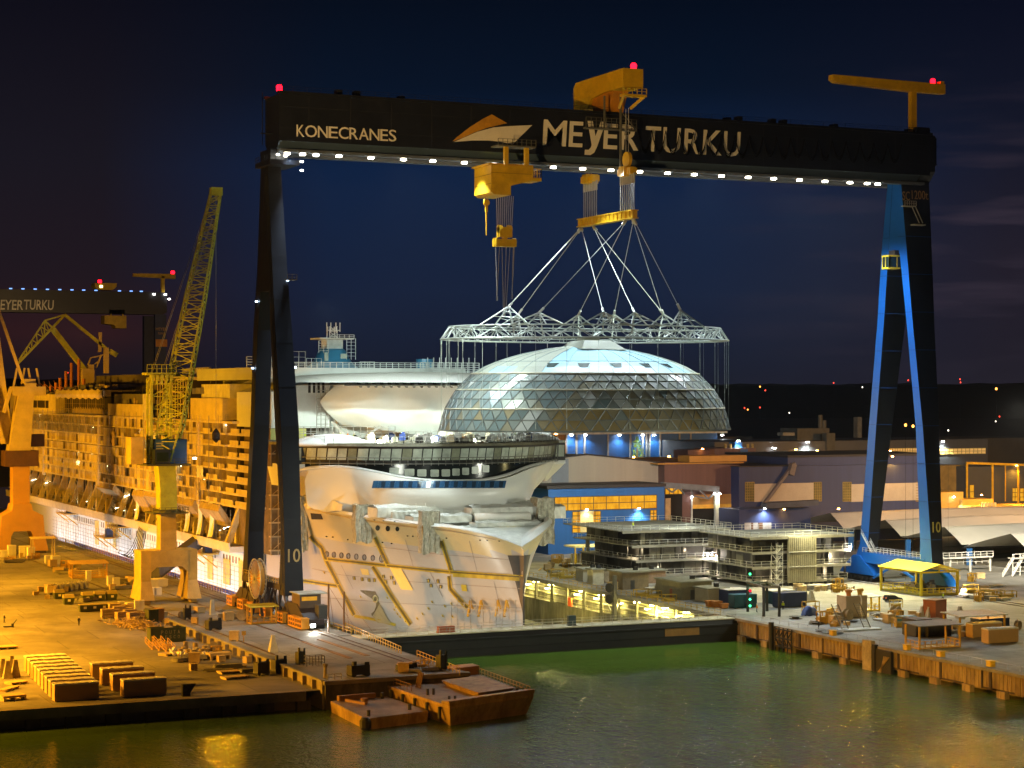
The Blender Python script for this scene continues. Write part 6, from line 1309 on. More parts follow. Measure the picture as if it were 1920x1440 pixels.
    for i in range(9): a = MB(); a.box(x0+1+1.05*i, t+4, 0, x0+1.6+1.05*i, t+4.6, 2.6); a.build('gas_bottle', yel, T) if i % 2 else a.build('locker', M('pale locker', (.45, .42, .3), .6), T)
blocks()
# ---------------------------------------------------------------- barges and yard gear
wood = M('pale timber', (.50, .36, .16), .75, 0, .3, .6); wood2 = M('weathered timber', (.30, .24, .15), .8, 0, .4, .6)
rustb = M('rusty barge red', (.32, .21, .085), .7, 0, .45, .25, .2, stretch=(1, 1, .35), c2=(.14, .07, .03), amt=.42)
bdeck = M('barge deck', (.20, .14, .09), .75, 0, .5, .2, c2=(.30, .26, .2), amt=.3)
conb = M('precast concrete', (.46, .44, .38), .8, 0, .2, .6); film = M('white film wrap', (.70, .68, .62), .3, 0, .1, .8, .5)
card = M('brown board wrap', (.42, .27, .12), .7, 0, .12, .3); dgreen = M('dark green skip', (.055, .07, .022), .6, .1, .35, .5)
black = M('black kit', (.02, .02, .02), .6, 0, .3); gy = M('dull grey kit', (.20, .19, .17), .6, .1, .3, .6); redk = M('red brown cabin', (.26, .07, .025), .6, 0, .2); navyk = M('navy container', (.018, .035, .12), .5, 0, .2, .4); tealk = M('teal container', (.02, .10, .15), .5, 0, .2, .4)
whitek = M('white carton', (.68, .66, .62), .6, 0, .1, .5); bluek = M('blue tarp', (.02, .05, .22), .5, 0, .3, 1.); olivk = M('olive render shed', (.20, .18, .11), .75, 0, .25, .3); goldk = M('amber steel frame', (.50, .28, .02), .55, 0, .25, .5)
def solo(nm, lab, cat, fn, mats, loc, rz=0., group=None, smooth=False):
    b = MB(); fn(b); o = b.build(nm, mats, None, smooth); o.location = loc; o.rotation_euler = (0, 0, rz); return tag(o, lab, cat, group)
def proto(nm, lab, cat, parts, loc, rz=0., group=None):
    T = thing(nm, lab, cat, loc, rz, group, True)
    for pn, fn, m in parts: b = MB(); fn(b); b.build(pn, m, T)
    return T
def lerp2(a, b, u): return V(a).lerp(V(b), u)
def barges():
    z = -1.6; zb = -5.6
    C = [pz(702, 1281, z), pz(843, 1329, z), pz(1001, 1306, z), pz(884, 1262, z)]
    ctr = sum(C, V())/4; T = thing('deck_barge', 'large rusty flat deck barge with railings moored by the pier end', 'barge', (ctr.x, ctr.y, -4.5))
    n = (C[0]+C[3])/2-(C[1]+C[2])/2; n.normalize()
    def hullpts(P, ins, zt): return [(p.x*(1-ins)+ctr.x*ins, p.y*(1-ins)+ctr.y*ins, zt) for p in P]
    A, B, Cc, D = C; bowm = (A+D)/2+n*1.5
    top = [A, B, Cc, D]; a = MB(); a.hexa(hullpts(top, .13, zb), [(p.x, p.y, z) for p in top]); a.hexa([(p.x, p.y, z-.01) for p in top], [(p.x+ (0), p.y, z+.35) for p in top]); a.build('hull', rustb, T)
    a = MB(); a.face([(p.x*.985+ctr.x*.015, p.y*.985+ctr.y*.015, z+.37) for p in top]); a.build('deck', bdeck, T)
    a = MB(); e = V((0, 0, z+.37)); h = .37
    def at(u, v, dz=0.): p = A.lerp(B, u).lerp(D.lerp(Cc, u), v); return V((p.x, p.y, z+h+dz))
    a.rail([at(.02, .97), at(.98, .97)], 1.2, 1.4, .05); a.rail([at(.05, .05), at(.45, .05)], 1.1, 1.4, .05); a.build('guard_rail', M('rust rail', (.16, .08, .03), .6), T)
    a = MB(); a.hexa([at(.42, .45), at(.86, .45), at(.86, .82), at(.42, .82)], [at(.38, .42, .9), at(.9, .42, .9), at(.9, .85, .9), at(.38, .85, .9)]); tag(a.build('float', rustb), 'small rusty work float lying on the deck of the large barge', 'float')
    a = MB(); a.hexa([at(.9, .0), at(1.0, .0), at(1., 1.), at(.9, 1.)], [at(.9, 0, .5), at(1.005, -.01, .8), at(1.005, 1.01, .8), at(.9, 1, .5)]); a.build('stern_coaming', rustb, T)
    for u, v in ((.62, .12), (.9, .12), (.92, .9), (.1, .5)):
        a = MB()
        for k in (-.5, .5): c = at(u, v); a.tube((c.x+k, c.y, c.z), (c.x+k, c.y, c.z+1.0), .22, 8)
        a.build('bollard', black, T)
    a = MB()
    for k in range(4): a.bar(at(.34+.02*k, .18), at(.36+.02*k, .2, 2.6), .16)
    a.build('derrick_post', M('rust rail', (.16, .08, .03)), T)
    a = MB(); a.hexa([at(.02, .7), at(.14, .7), at(.14, 1.), at(.02, 1.)], [at(.02, .7, 1.4), at(.14, .7, 1.4), at(.14, 1, 1.4), at(.02, 1, 1.4)]); a.build('deck_box', M('orange box', (.45, .2, .04), .6), T)
    for k in range(5):
        c = at(.25+.16*k, -.012, -1.4); a = MB(); a.tube(c+V((0, 0, -.9)), c+V((0, 0, .9)), .3, 8); a.build('fender', black, T)
    z = -3.0; C = [pz(620, 1318, z), pz(686, 1351, z), pz(803, 1336, z), pz(725, 1309, z)]; ctr = sum(C, V())/4
    T = thing('pontoon', 'small low rusty pontoon with gear on its deck, moored beside the large barge', 'pontoon', (ctr.x, ctr.y, -4.5)); top = C; A, B, Cc, D = C; h = .3
    a = MB(); a.hexa(hullpts(top, .04, zb), [(p.x, p.y, z) for p in top]); a.hexa([(p.x, p.y, z) for p in top], [(p.x, p.y, z+.28) for p in top]); a.build('hull', rustb, T)
    a = MB(); a.face([(p.x*.98+ctr.x*.02, p.y*.98+ctr.y*.02, z+.3) for p in top]); a.build('deck', bdeck, T)
    a = MB(); a.bar(at(.05, .1, .5), at(.05, .75, .5), .8); a.bar(at(.12, .2, .3), at(.5, .3, .6), .4); a.tube(at(.3, .4, .1), at(.3, .4, .9), .6, 10); a.build('deck_gear', M('rust patch', (.22, .11, .02)), T)
    for u, v in ((.9, .1), (.85, .8), (.1, .85)): c = at(u, v); a = MB(); a.tube(c, c+V((0, 0, .9)), .3, 8); a.build('bollard', black, T)
    c = at(1.0, -.01, -.8); a = MB(); a.lathe([(.5, -1), (.9, -.5), (.9, .5), (.5, 1)], c, 10); a.build('fender', black, T)
barges()
def people():
    hv = M('hi vis lime', (.45, .62, .02), .7, 0, .1); ho = M('hi vis orange', (.75, .20, .02), .7, 0, .1); tr = M('dark work trousers', (.02, .022, .035), .8, 0, .2); sk = M('skin', (.45, .27, .18), .6, 0, 0)
    def body(nm, vest, walk, bend=0.):
        vs = [(0, 0, .95), (0, 0, 1.2), (0, 0, 1.42), (0, 0, 1.53), (0, 0, 1.66), (0, 0, 1.75), (.11, 0, .9), (.13, walk*.5, .5), (.13, walk*.9, .08), (.13, walk*.9-.16, .05), (-.11, 0, .9), (-.13, -walk*.5, .5), (-.13, -walk*.9, .08), (-.13, -walk*.9-.16, .05), (.21, 0, 1.40), (.27, -.03-walk*.4, 1.13), (.25, -.16-walk*.5, .90), (.25, -.2-walk*.5, .82), (-.21, 0, 1.40), (-.27, -.03+walk*.4, 1.13), (-.25, -.16+walk*.3, .90), (-.25, -.2+walk*.3, .82)]
        vs = [(x, y-bend*max(0, z-.95), z-bend*.25*max(0, z-.95)) for x, y, z in vs]
        es = [(0, 1), (1, 2), (2, 3), (3, 4), (4, 5), (0, 6), (6, 7), (7, 8), (8, 9), (0, 10), (10, 11), (11, 12), (12, 13), (2, 14), (14, 15), (15, 16), (16, 17), (2, 18), (18, 19), (19, 20), (20, 21)]
        rd = [.17, .17, .18, .065, .105, .09, .10, .075, .055, .05, .10, .075, .055, .05, .08, .055, .04, .05, .08, .055, .04, .05]
        me = bpy.data.meshes.new(nm); me.from_pydata(vs, es, []); o = bpy.data.objects.new(nm, me); COL.objects.link(o); m = o.modifiers.new('skin', 'SKIN'); s = o.modifiers.new('sub', 'SUBSURF'); s.levels = 1
        for i, r in enumerate(rd): me.skin_vertices[0].data[i].radius = (r, r); me.skin_vertices[0].data[i].use_root = i == 0
        dg = bpy.context.evaluated_depsgraph_get(); dg.update(); nm2 = bpy.data.meshes.new_from_object(o.evaluated_get(dg)); bpy.data.objects.remove(o)
        nm2.materials.clear(); [nm2.materials.append(x) for x in (tr, vest, sk)]
        for p in nm2.polygons: z = p.center.z; p.material_index = 0 if z < .93 and abs(p.center.x) < .2 else 2 if z > 1.50 or (abs(p.center.x) > .2 and z < .92) else 1; p.use_smooth = True
        return nm2
    B = {'lime': body('person_body', hv, .12), 'orange': body('person_body', ho, .12), 'dark': body('person_body', M('dark jacket', (.04, .04, .045), .8, 0, .2), .16), 'walk': body('person_body', hv, .3, .15)}
    hm = MB(); hm.lathe([(.13, 0), (.125, .06), (.09, .12), (.02, .145)], (0, 0, 0), 12); hm.face([(-.13, -.13, .0), (.13, -.13, 0), (.1, -.2, -.01), (-.1, -.2, -.01)])
    hel = hm.build('helmet', M('helmet white', (.75, .74, .70), .4)); hm_me = hel.data; bpy.data.objects.remove(hel)
    def man(kind, loc, rz, lab, group):
        T = thing('person', lab, 'person', loc, rz, group, True); o = bpy.data.objects.new('body', B[kind]); COL.objects.link(o); o.parent = T
        h = bpy.data.objects.new('helmet', hm_me); COL.objects.link(h); h.parent = T; bd = .15 if kind == 'walk' else 0; h.location = (0, -bd*.72, 1.70-bd*.18)
    DK = 35.7
    def dk(px, py, t): p = pt(px, py, t); return (p.x, t, DK)
    L = []
    for px, t, k, lab in ((572, 58, 'lime', 'worker in lime vest on the bridge deck at its left end by the yellow sheet'), (638, 56, 'lime', 'worker in lime vest at the top deck rail, just left of the orange one'), (652, 56, 'orange', 'worker in orange vest among the group at the top deck rail'), (664, 55, 'lime', 'worker in lime vest on the top deck, right end of the group'), (625, 57, 'orange', 'worker in orange vest on the top deck under the diagonal strut'), (664, 40, 'lime', 'worker in lime vest lower down near the bridge roof edge, mid left'), (587, 40, 'lime', 'worker in lime vest half hidden behind the left white canopy'), (860, 48, 'lime', 'worker in lime vest beside the wrapped heap under the dome edge'), (960, 44, 'dark', 'worker in dark jacket in the trio by the hanging chain'), (966, 44, 'lime', 'worker in lime vest in the trio by the hanging chain'), (973, 44, 'lime', 'worker in lime vest at the right of the trio by the hanging chain'), (943, 50, 'dark', 'worker in dark jacket under the dome base, left of the chain')):
        man(k, dk(px, 830, t), R.uniform(-1, 1), lab, 'workers on the ship')
    p = pg(148, 1173); man('dark', p, .3, 'person in dark work clothes and white helmet standing alone on the amber yard', 'people on the quays')
    p = pz(1768, 1126); man('walk', p, 1.2, 'worker in lime jacket walking in front of the yellow canopy', 'people on the quays')
    p = pz(1468, 1143); man('walk', p, -.5, 'worker in lime jacket with a bicycle beside the portal frame', 'people on the quays')
    p = pz(1419, 1148); man('orange', p, .8, 'worker in orange vest under the portal frame near the traffic light', 'people on the quays')
    p = pz(1535, 1180); man('dark', p, .2, 'person in dark clothes by the coiled hoses at the quay edge', 'people on the quays')
    p = pt(1187, 986, 54); man('lime', (p.x, 54, 12.7), .5, 'worker in lime vest on the cantilevered top deck of the broad ship section', 'people on the quays')
    p = pz(1908, 1178); man('dark', p, .5, 'person in dark clothes with a trolley at the right edge of the quay', 'people on the quays')
    p = pg(8, 1168); man('dark', p, 1.2, 'person in dark clothes bending over a pallet truck at the left edge', 'people on the quays')
people()
def left_yard():
    # wrapped cabin modules
    def mod(b, w=6.9, d=2.15, h=2.75):
        b.box(-w/2, -d/2, .12, w/2, d/2, h, 0)
        b.grid(lambda u, v: (-w/2-.05+(w+.1)*u, -d/2-.05+(d+.1)*v, h+.05+.10*abs(math.sin(19*u+4*v))*abs(math.sin(9*v+7*u))), 26, 8, 1)
        b.box(-w/2-.04, -d/2-.04, h-.18, w/2+.04, d/2+.04, h+.02, 1)
        b.grid(lambda u, v: (w/2+.05+.06*math.sin(14*v), -d/2+d*u, .3+(h-.3)*v), 6, 6, 1)
    a0, a1 = pg(103, 1317), pg(50, 1262); b0, b1 = pg(230, 1309), pg(172, 1276)
    labs = ['brown board crate with film top, front of the longer row on the amber yard'] + [('film topped crate, %s from the front of the longer row on the amber yard' % o) for o in ('second', 'third', 'fourth', 'fifth', 'sixth', 'seventh', 'eighth')] + ['film topped crate at the rear end of the longer row on the amber yard']
    first = None
    for i in range(9):
        p = lerp2(a0, a1, i/8); c = (p.x+3.4, p.y+1.1, -1.5)
        if not first:
            first = thing('wrapped_crate', labs[0], 'crate', c, 0., 'film wrapped cabin crates on the left quay', True); b = MB(); mod(b); b.build('board_case', [card, film], first); b = MB(); [b.box(x, -1.0, 0, x+.2, 1.0, .14) for x in (-3.2, -1, 1, 3)]; b.build('skid', wood2, first)
        else: dup(first, c, R.uniform(-.02, .02), labs[i])
    for i in range(4):
        p = lerp2(b0, b1, i/3.); dup(first, (p.x+3.6, p.y+1.1, -1.5), R.uniform(-.02, .02), ['brown board crate at the front of the short row nearest the quay edge corner', 'film topped crate second in the short row of four', 'film topped crate third in the short row of four', 'film topped crate at the rear of the short row of four'][i])
    for k, (px, py, l) in enumerate(((1790+75, 1207, 'tan wrapped crate on the right quay, nearer the water'), (1835, 1196, 'pale wrapped crate on the right quay, behind the tan one'))): p = pz(px, py); dup(first, (p.x+2, p.y+1, 0), 0., l)
    # steel trestle stands, left edge
    def tres(b): b.obox((0, 0, 0), 1.6, 1.4, 2.9, 0, 0, .35); b.obox((0, 0, 2.9), .7, .7, .12)
    f = None; G = 'tapered steel stands'
    for k, (px, py, l) in enumerate(((5, 1268, 'tapered stand cut by the left edge beside the crates'), (14, 1272, 'tapered stand by the left edge, front one of the cluster'), (29, 1270, 'tapered stand of the left cluster closest to the crates'), (22, 1262, 'tapered stand behind the others in the left cluster'), (1487, 1128, 'concrete tapered stand beside the navy containers, leftmost'), (1500, 1130, 'concrete tapered stand beside the navy containers, second'), (1510, 1130, 'concrete tapered stand beside the navy containers, third'), (1521, 1128, 'concrete tapered stand beside the navy containers, rightmost'), (1729, 1160, 'tall tapered stand left of the red brown cabin'), (1742, 1161, 'tapered stand close against the red brown cabin'), (1800, 1160, 'tapered stand right of the red brown cabin'), (512, 1222, 'tapered white stand standing alone on the left apron'))):
        p = pg(px, py) if px < 600 else pz(px, py); b = MB(); tres(b); o = b.build('trestle_stand', wood2 if px < 40 else conb); o.location = p; tag(o, l, 'stand', G); o.scale = (1, 1, .85 if px > 600 else 1)
    # dark skip with letters
    p, q = pg(283, 1206), pg(347, 1206); W_ = 6.9; T = thing('open_skip', 'dark open top skip with pale letters POUTA on its side', 'skip', (p.x, p.y, gz(p.x, p.y)), 0, None, True)
    b = MB(); h = 2.75; b.box(0, 0, .1, W_, .12, h); b.box(0, 3, .1, W_, 3.1, h); b.box(0, .12, .1, .12, 3, h); b.box(W_-.12, .12, .1, W_, 3, h); b.box(0, 0, 0, W_, 3.1, .14); b.box(-.06, -.06, h, W_+.06, .16, h+.12); b.box(-.1, -.1, 0, .12, .1, h); b.build('body', dgreen, T)
    for i, ch in enumerate('POUTA'): text_mesh(ch, .75/.73, 'lettering', M('stencil letters', (.34, .28, .10), .7), T, (2.0+.82*i, -.02, 1.62), (1, 0, 0), (0, 0, 1), 0, .0, 1., .01, .42)
    for i, ch in enumerate('NESCO'): text_mesh(ch, .66/.73, 'lettering', M('stencil letters', (.34, .28, .10)), T, (2.0+.82*i, -.02, .72), (1, 0, 0), (0, 0, 1), 0, 0., 1., .01, .40)
    b = MB(); [b.box(.3+1.5*i, .4+.2*(i % 2), .2, 1.6+1.5*i, 2.6, 2.2+.3*(i % 3)) for i in range(4)]; b.build('waste_load', wood2, T)
    # green and orange cabinets behind it
    def cont(nm, lab, m, px, py, w, d, h, rz=0., rib=True, roof=None, grp=None, cat='container'):
        p = pg(px, py) if px < 700 else pz(px, py); T = thing(nm, lab, cat, p, rz, grp, True); b = MB(); b.box(-w/2, 0, .12, w/2, d, h)
        if rib:
            n = int(w/.6)
            for i in range(n): x = -w/2+w*i/n; b.box(x+.1, -.06, .2, x+.34, 0, h-.15)
        for sx in (-w/2, w/2-.15): b.box(sx, -.08, 0, sx+.15, .1, h)
        b.build('body', m, T); b = MB(); b.box(-w/2-.05, -.1, h, w/2+.05, d+.05, h+.14); b.build('roof', roof or m, T); b = MB(); [b.box(x, .1, 0, x+.3, d-.1, .12) for x in (-w/2+.2, w/2-.6)]; b.build('skid', black, T); return T
    cont('tool_container', 'tall green tool container behind the lettered skip', dgreen, 288, 1168, 2.1, 2.2, 2.6, .1); cont('tool_container', 'tall orange tool container behind the lettered skip', M('orange box', (.45, .2, .04)), 301, 1166, 1.6, 2.2, 2.6, .1)
    # green waste skips
    G = 'dark green waste skips on the yard'; rows = [(160, 1148, 'green waste skip at the left of the front row'), (178, 1147, 'green waste skip in the middle of the front row'), (196, 1146, 'green waste skip third in the front row'), (213, 1144, 'plain green waste skip at the right of the front row'), (130, 1134, 'slope lidded green skip at the left of the back row'), (165, 1129, 'slope lidded green skip second in the back row'), (188, 1127, 'slope lidded green skip third in the back row'), (211, 1126, 'slope lidded green skip at the right of the back row'), (112, 1124, 'low green skip open on top, far left of the skips')]
    for k, (px, py, l) in enumerate(rows):
        p = pg(px, py); T = thing('waste_skip', l, 'skip', p, 0, G, True); b = MB(); b.hexa([(-1, .2, .1), (1, .2, .1), (1, 2, .1), (-1, 2, .1)], [(-1.15, 0, 1.5), (1.15, 0, 1.5), (1.15, 2.3, 1.5), (-1.15, 2.3, 1.5)]); b.build('body', dgreen, T)
        b = MB(); b.prism([(-1.15, 0, 1.5), (-1.15, .5, 2.2 if k > 3 else 1.62), (-1.15, 1.7, 2.2 if k > 3 else 1.62), (-1.15, 2.3, 1.5)], (2.3, 0, 0)); recalc(b.build('lid', M('skip lid', (.30, .24, .10), .6, 0, .2), T)); b = MB(); b.box(-.3, -.03, .7, .3, .12, 1.2); b.build('label_plate', whitek, T)
    # cartons, bales and sacks: grids of individual items
    def many(nm, cat, grp, items, fn, mats):
        base = None
        for (p, rz, sc, lab) in items:
            if base is None: b = MB(); fn(b); o = b.build(nm, mats); base = o
            else: o = base.copy(); COL.objects.link(o)
            o.location = p; o.rotation_euler = (0, 0, rz); o.scale = sc; tag(o, lab, cat, grp)
    def sack(b): b.lathe([(.5, 0), (.62, .15), (.64, .7), (.5, 1.0), (.2, 1.12)], (0, 0, 0), 8); b.bar((-.4, -.4, .9), (-.3, -.3, 1.3), .08); b.bar((.4, .4, .9), (.3, .3, 1.3), .08)
    it = []
    for i in range(8): p = lerp2(pg(93, 1112), pg(160, 1104), i/7.); it.append((p, R.uniform(-.2, .2), (1.35, 1.35, 1.7), 'pale bulk sack in the line behind the skips, %s' % ('left end' if i == 0 else 'right end' if i == 7 else 'number %d from the left' % (i+1))))
    many('bulk_sack', 'sack', 'pale bulk sacks in a line', it, sack, conb)
    def carton(b): b.box(-.5, -.5, .1, .5, .5, 1.); b.box(-.52, -.52, .92, .52, .52, 1.02); b.box(-.45, -.45, 0, .45, -.3, .1); b.box(-.45, .3, 0, .45, .45, .1); b.box(-.06, -.54, .1, .06, .54, 1.03)
    it = []
    for px, py, w, h, l in ((207, 1099, 1.5, 2.5, 'white tall carton left of a pair beside the yard canopy'), (218, 1102, 1.6, 2.4, 'white tall carton right of a pair beside the yard canopy'), (166, 1089, 1.2, 2.6, 'tall white cabinet at the left post of the yard canopy'), (190, 1082, 1.2, 2.4, 'tall white cabinet under the right side of the yard canopy'), (281, 1117, 1.7, 1.8, 'white block left of two beneath the green jib crane'), (296, 1116, 1.5, 1.8, 'white block right of two beneath the green jib crane'), (227, 1140, 1.3, 1.4, 'white carton behind the timber stacks, left one'), (243, 1142, 1.7, 1.4, 'white carton behind the timber stacks, middle one'), (261, 1145, 2.0, 2.2, 'large white carton behind the timber stacks, right one'), (92, 1057, 2.2, 2.2, 'amber lit carton left of a pair near the far portal frames'), (104, 1058, 2.2, 2.2, 'amber lit carton right of a pair near the far portal frames'), (8, 1045, 2, 2, 'amber carton at the foot of the orange crane, left edge'), (22, 1042, 2.2, 3, 'tall amber carton at the foot of the orange crane'), (46, 1045, 3, 3.2, 'broad amber cabinet at the foot of the orange crane'), (58, 1046, 2, 3, 'narrow amber cabinet beside the broad one at the orange crane'), (293, 1100, 4.6, 1.9, 'long yellow box by the rails beneath the green jib crane')):
        it.append((pg(px, py), R.uniform(-.15, .15), (w, w*.8, h), l))
    many('carton', 'box', None, it, carton, whitek)
    # timber stacks and scrap heap
    def lum(b):
        for k in range(3):
            b.box(-1.3, -.7, .18+.5*k, 1.3, .7, .58+.5*k); [b.box(x, -.72, .02+.5*k, x+.15, .72, .18+.5*k) for x in (-1.1, .95)]
    it = []
    for k, (px, py) in enumerate(((201, 1159), (212, 1158), (215, 1146), (224, 1153), (228, 1161), (236, 1150), (243, 1158), (250, 1165), (256, 1158), (262, 1166), (268, 1160), (238, 1143))): it.append((pg(px, py), R.uniform(-.3, .3), (1, 1, R.uniform(.7, 1.3)), 'stack of pale boards among the timber store beside the scrap heap'))
    many('timber_stack', 'timber stack', 'stacks of boards in the timber store', it, lum, [wood])
    b = MB(); rr = random.Random(31); c0, c1 = pg(225, 1170), pg(292, 1182)
    for k in range(420):
        u = rr.random(); v = rr.gauss(0, 1); p = c0.lerp(c1, u)+V((rr.gauss(0, 1.3), rr.gauss(0, 1.6), 0)); r2 = rr.random(); hh = max(.1, 1.9*math.sin(3.14*clamp(.1+.8*u))*(1-abs(v)/3))*r2; d = V((rr.uniform(-1, 1), rr.uniform(-1, 1), rr.uniform(-.5, .6)))*rr.uniform(.4, 1.1); p.z = gz(p.x, p.y)+hh; b.bar(p-d, p+d, rr.uniform(.08, .22), rr.uniform(.05, .2))
    o = b.build('scrap_wood', wood); tag(o, 'heap of broken pale scrap wood in front of the timber store', 'scrap wood', None, 'stuff')
    # canopies
    def canopy(lab, px, py, w, d, h, m, roofm, ridge=0., rails=True, rz=0., side=0):
        p = pg(px, py) if px < 700 else pz(px, py); T = thing('work_canopy', lab, 'canopy', p, rz, None, True)
        for x in (-w/2, w/2):
            for y in (0, d): b = MB(); b.box(x-.15, y-.15, 0, x+.15, y+.15, h); b.build('post', m, T)
        b = MB(); ro = .5
        if ridge: b.prism([(-w/2-ro, -ro, h), (-w/2-ro, d/2, h+ridge), (-w/2-ro, d+ro, h), (-w/2-ro, d+ro, h-.12), (-w/2-ro, d/2, h+ridge-.12), (-w/2-ro, -ro, h-.12)], (w+2*ro, 0, 0))
        else: b.hexa([(-w/2-ro, -ro, h), (w/2+ro, -ro, h), (w/2+ro, d+ro, h+.35), (-w/2-ro, d+ro, h+.35)], [(-w/2-ro, -ro, h+.14), (w/2+ro, -ro, h+.14), (w/2+ro, d+ro, h+.5), (-w/2-ro, d+ro, h+.5)])
        recalc(b.build('roof', roofm, T))
        if rails:
            b = MB(); b.rail([(w/2, 0, .25), (-w/2, 0, .25), (-w/2, d, .25)], 1.2, 1.2, .06); b.rail([(w/2, 0, .25), (w/2, d, .25)], 1.2, 1.2, .06); b.build('guard_rail', m, T); b = MB(); b.box(-w/2, 0, .05, w/2, d, .25); b.build('floor', m, T)
        if side: b = MB(); [b.box(-w/2+.1, -.04, .3+.5*k, w/2, .02, .6+.5*k) for k in range(4)]; b.build('slatted_side', wood, T)
        return T
    canopy('amber roofed open yard shelter on four posts near the dock rails', 168, 1084, 8.6, 5.5, 3.6, goldk, M('amber roof sheet', (.55, .36, .10), .6, 0, .15), 0, True, -.08, 1)
    canopy('tall bare portal shelter frame at the far end of the yard', 82, 1048, 6, 3, 5.6, creamc, creamc, 0, False)
    canopy('yellow roofed operator stand beside the gantry bogies', 495, 1170, 5.2, 2.6, 3.4, goldk, M('lit yellow roof', (.62, .52, .04), .6), 0, True, .03)
    # steps, tables and frames left of the apron
    def steps(b):
        for k in range(5): b.box(-1, -.9+.36*k, .25*k, 1, -.5+.36*k, .25*k+.08)
        for x in (-1, 1): b.bar((x, -1, 0), (x, .9, 1.25), .12); b.rail([(x, -1, 0), (x, .9, 1.25)], 1., .9, .05)
    it = [(pg(287, 1216), .4, (1, 1.2, 1), 'orange access steps in front of the lettered skip, leftmost'), (pg(300, 1218), .4, (1, 1.2, 1.1), 'orange access steps in front of the lettered skip, middle'), (pg(313, 1220), .4, (1, 1.2, 1), 'orange access steps in front of the lettered skip, rightmost')]
    many('access_steps', 'steps', 'access steps before the lettered skip', it, steps, goldk)
    def flat(b): b.box(-1.6, -1.1, .25, 1.6, 1.1, .42); [b.box(x, -1.1, 0, x+.25, 1.1, .25) for x in (-1.5, -.1, 1.3)]
    it = [(pg(x, y), r, s, l) for x, y, r, s, l in ((318, 1228, .5, (1.2, 1, 1), 'flat timber pallet at the foot of the access steps'), (410, 1236, .1, (1.3, 1, 3), 'low work table with pale top below the apron step'), (430, 1262, .1, (1.2, 1, 1), 'flat pallet with poles on the lower quay'), (440, 1272, .2, (1.4, 1, 1), 'long flat pallet near the quay corner'), (445, 1252, .6, (.9, .9, 1), 'small pallet with rods under the apron step'), (30, 1282, .4, (1, 1, 1), 'timber pallet by the tapered stands at the left edge'), (10, 1216, .1, (1.3, 1.2, 1.2), 'flatbed pallet at the left edge of the yard'), (22, 1312, .2, (1.2, 1.2, 2), 'dark grating pile at the lower left corner'), (16, 1294, .9, (1.5, .6, 1), 'bundle of planks at the lower left corner'))]
    many('pallet', 'pallet', None, it, flat, wood)
    it = []; cols = 0
    names = ['oil drum beside the junk row under the apron step']
    def drum(b): b.lathe([(.29, 0), (.3, .02), (.3, .3), (.32, .31), (.3, .33), (.3, .6), (.32, .61), (.3, .63), (.3, .88), (.28, .9)], (0, 0, 0), 12)
    for k, (px, py) in enumerate(((338, 1230), (344, 1226), (352, 1231), (361, 1232), (370, 1227), (378, 1230), (384, 1224), (390, 1229), (348, 1216), (366, 1218))): it.append((pg(px, py), 0, (1.6, 1.6, 1.5), 'drum in the junk row under the apron step'))
    many('drum', 'drum', 'drums in the junk row', it, drum, [M('mixed drum paint', (.34, .25, .12), .5, .2, .4)])
    b = MB(); rr = random.Random(17); p0, p1 = pg(333, 1228), pg(405, 1236)
    for k in range(150):
        p = p0.lerp(p1, rr.random())+V((rr.gauss(0, .8), rr.gauss(0, 1.2), 0)); p.z = gz(p.x, p.y)+rr.uniform(.1, .8); d = V((rr.uniform(-1, 1), rr.uniform(-1, 1), rr.uniform(-.6, .8)))*rr.uniform(.3, 1.); b.bar(p-d, p+d, rr.uniform(.1, .5), rr.uniform(.06, .5), rr.choice((0, 1, 1, 2)))
    tag(b.build('junk', [gy, whitek, wood2]), 'tangle of pipes and boards around the drums under the apron step', 'junk', None, 'stuff')
    # apron gear
    solo('barrier_block', 'white L shaped concrete barrier block standing on the apron by the green crane', 'barrier', lambda b: (b.hexa([(-.5, -.4, 0), (.5, -.4, 0), (.5, .4, 0), (-.5, .4, 0)], [(-.3, -.3, 3.2), (.3, -.3, 3.2), (.3, .3, 3.2), (-.3, .3, 3.2)]), b.bar((.4, 0, .2), (3.4, -1, .2), .5)), conb, pg(398, 1153))
    def gen(b): b.box(-1.2, -.7, .3, 1.2, .7, 1.6); b.tube((-.9, -.75, .35), (-.9, .75, .35), .34, 10); b.tube((.9, -.75, .35), (.9, .75, .35), .34, 10); b.box(.5, -.75, .4, 1.1, -.7, 2.0); b.box(-.8, -.4, 1.6, -.4, 0, 2.1)
    many('generator', 'machine', None, [(pg(400, 1181), .2, (1.2, 1.2, 1.2), 'dark generator set with a pale door, alone on the apron'), (pg(351, 1162), 0, (.6, .8, 1.5), 'small dark cabinet machine by the crane rail'), (pg(672, 1268), .1, (1.4, 1.3, 1.2), 'black mooring winch on the apron near the pier end'), (pg(762, 1258), .2, (1.4, 1.1, .7), 'low winch with a pile of rope at the pier corner'), (pg(490, 1266), .3, (1, 1, 1.4), 'black compressor left of two at the foot of the apron step'), (pg(523, 1262), .3, (1., 1, 1.5), 'black compressor right of two at the foot of the apron step'), (pg(828, 1256), .4, (.7, .8, 1.6), 'black mooring gear at the corner of the pier'), (pg(563, 1262), .5, (.7, .6, 1.4), 'dark bent lever winch against the apron step')], gen, [black])
    solo('scaffold_cage', 'small open scaffold cage on the apron', 'cage', lambda b: (b.rail([(-1.6, -.8, 0), (1.6, -.8, 0), (1.6, .8, 0), (-1.6, .8, 0), (-1.6, -.8, 0)], 1.7, 1., .05, 0, 3)), gy, pg(589, 1248))
    solo('signpost', 'small amber signpost on the apron', 'sign', lambda b: (b.box(-.06, -.06, 0, .06, .06, 2), b.box(-.4, -.1, 1.3, .4, -.05, 2.1)), goldk, pg(457, 1204))
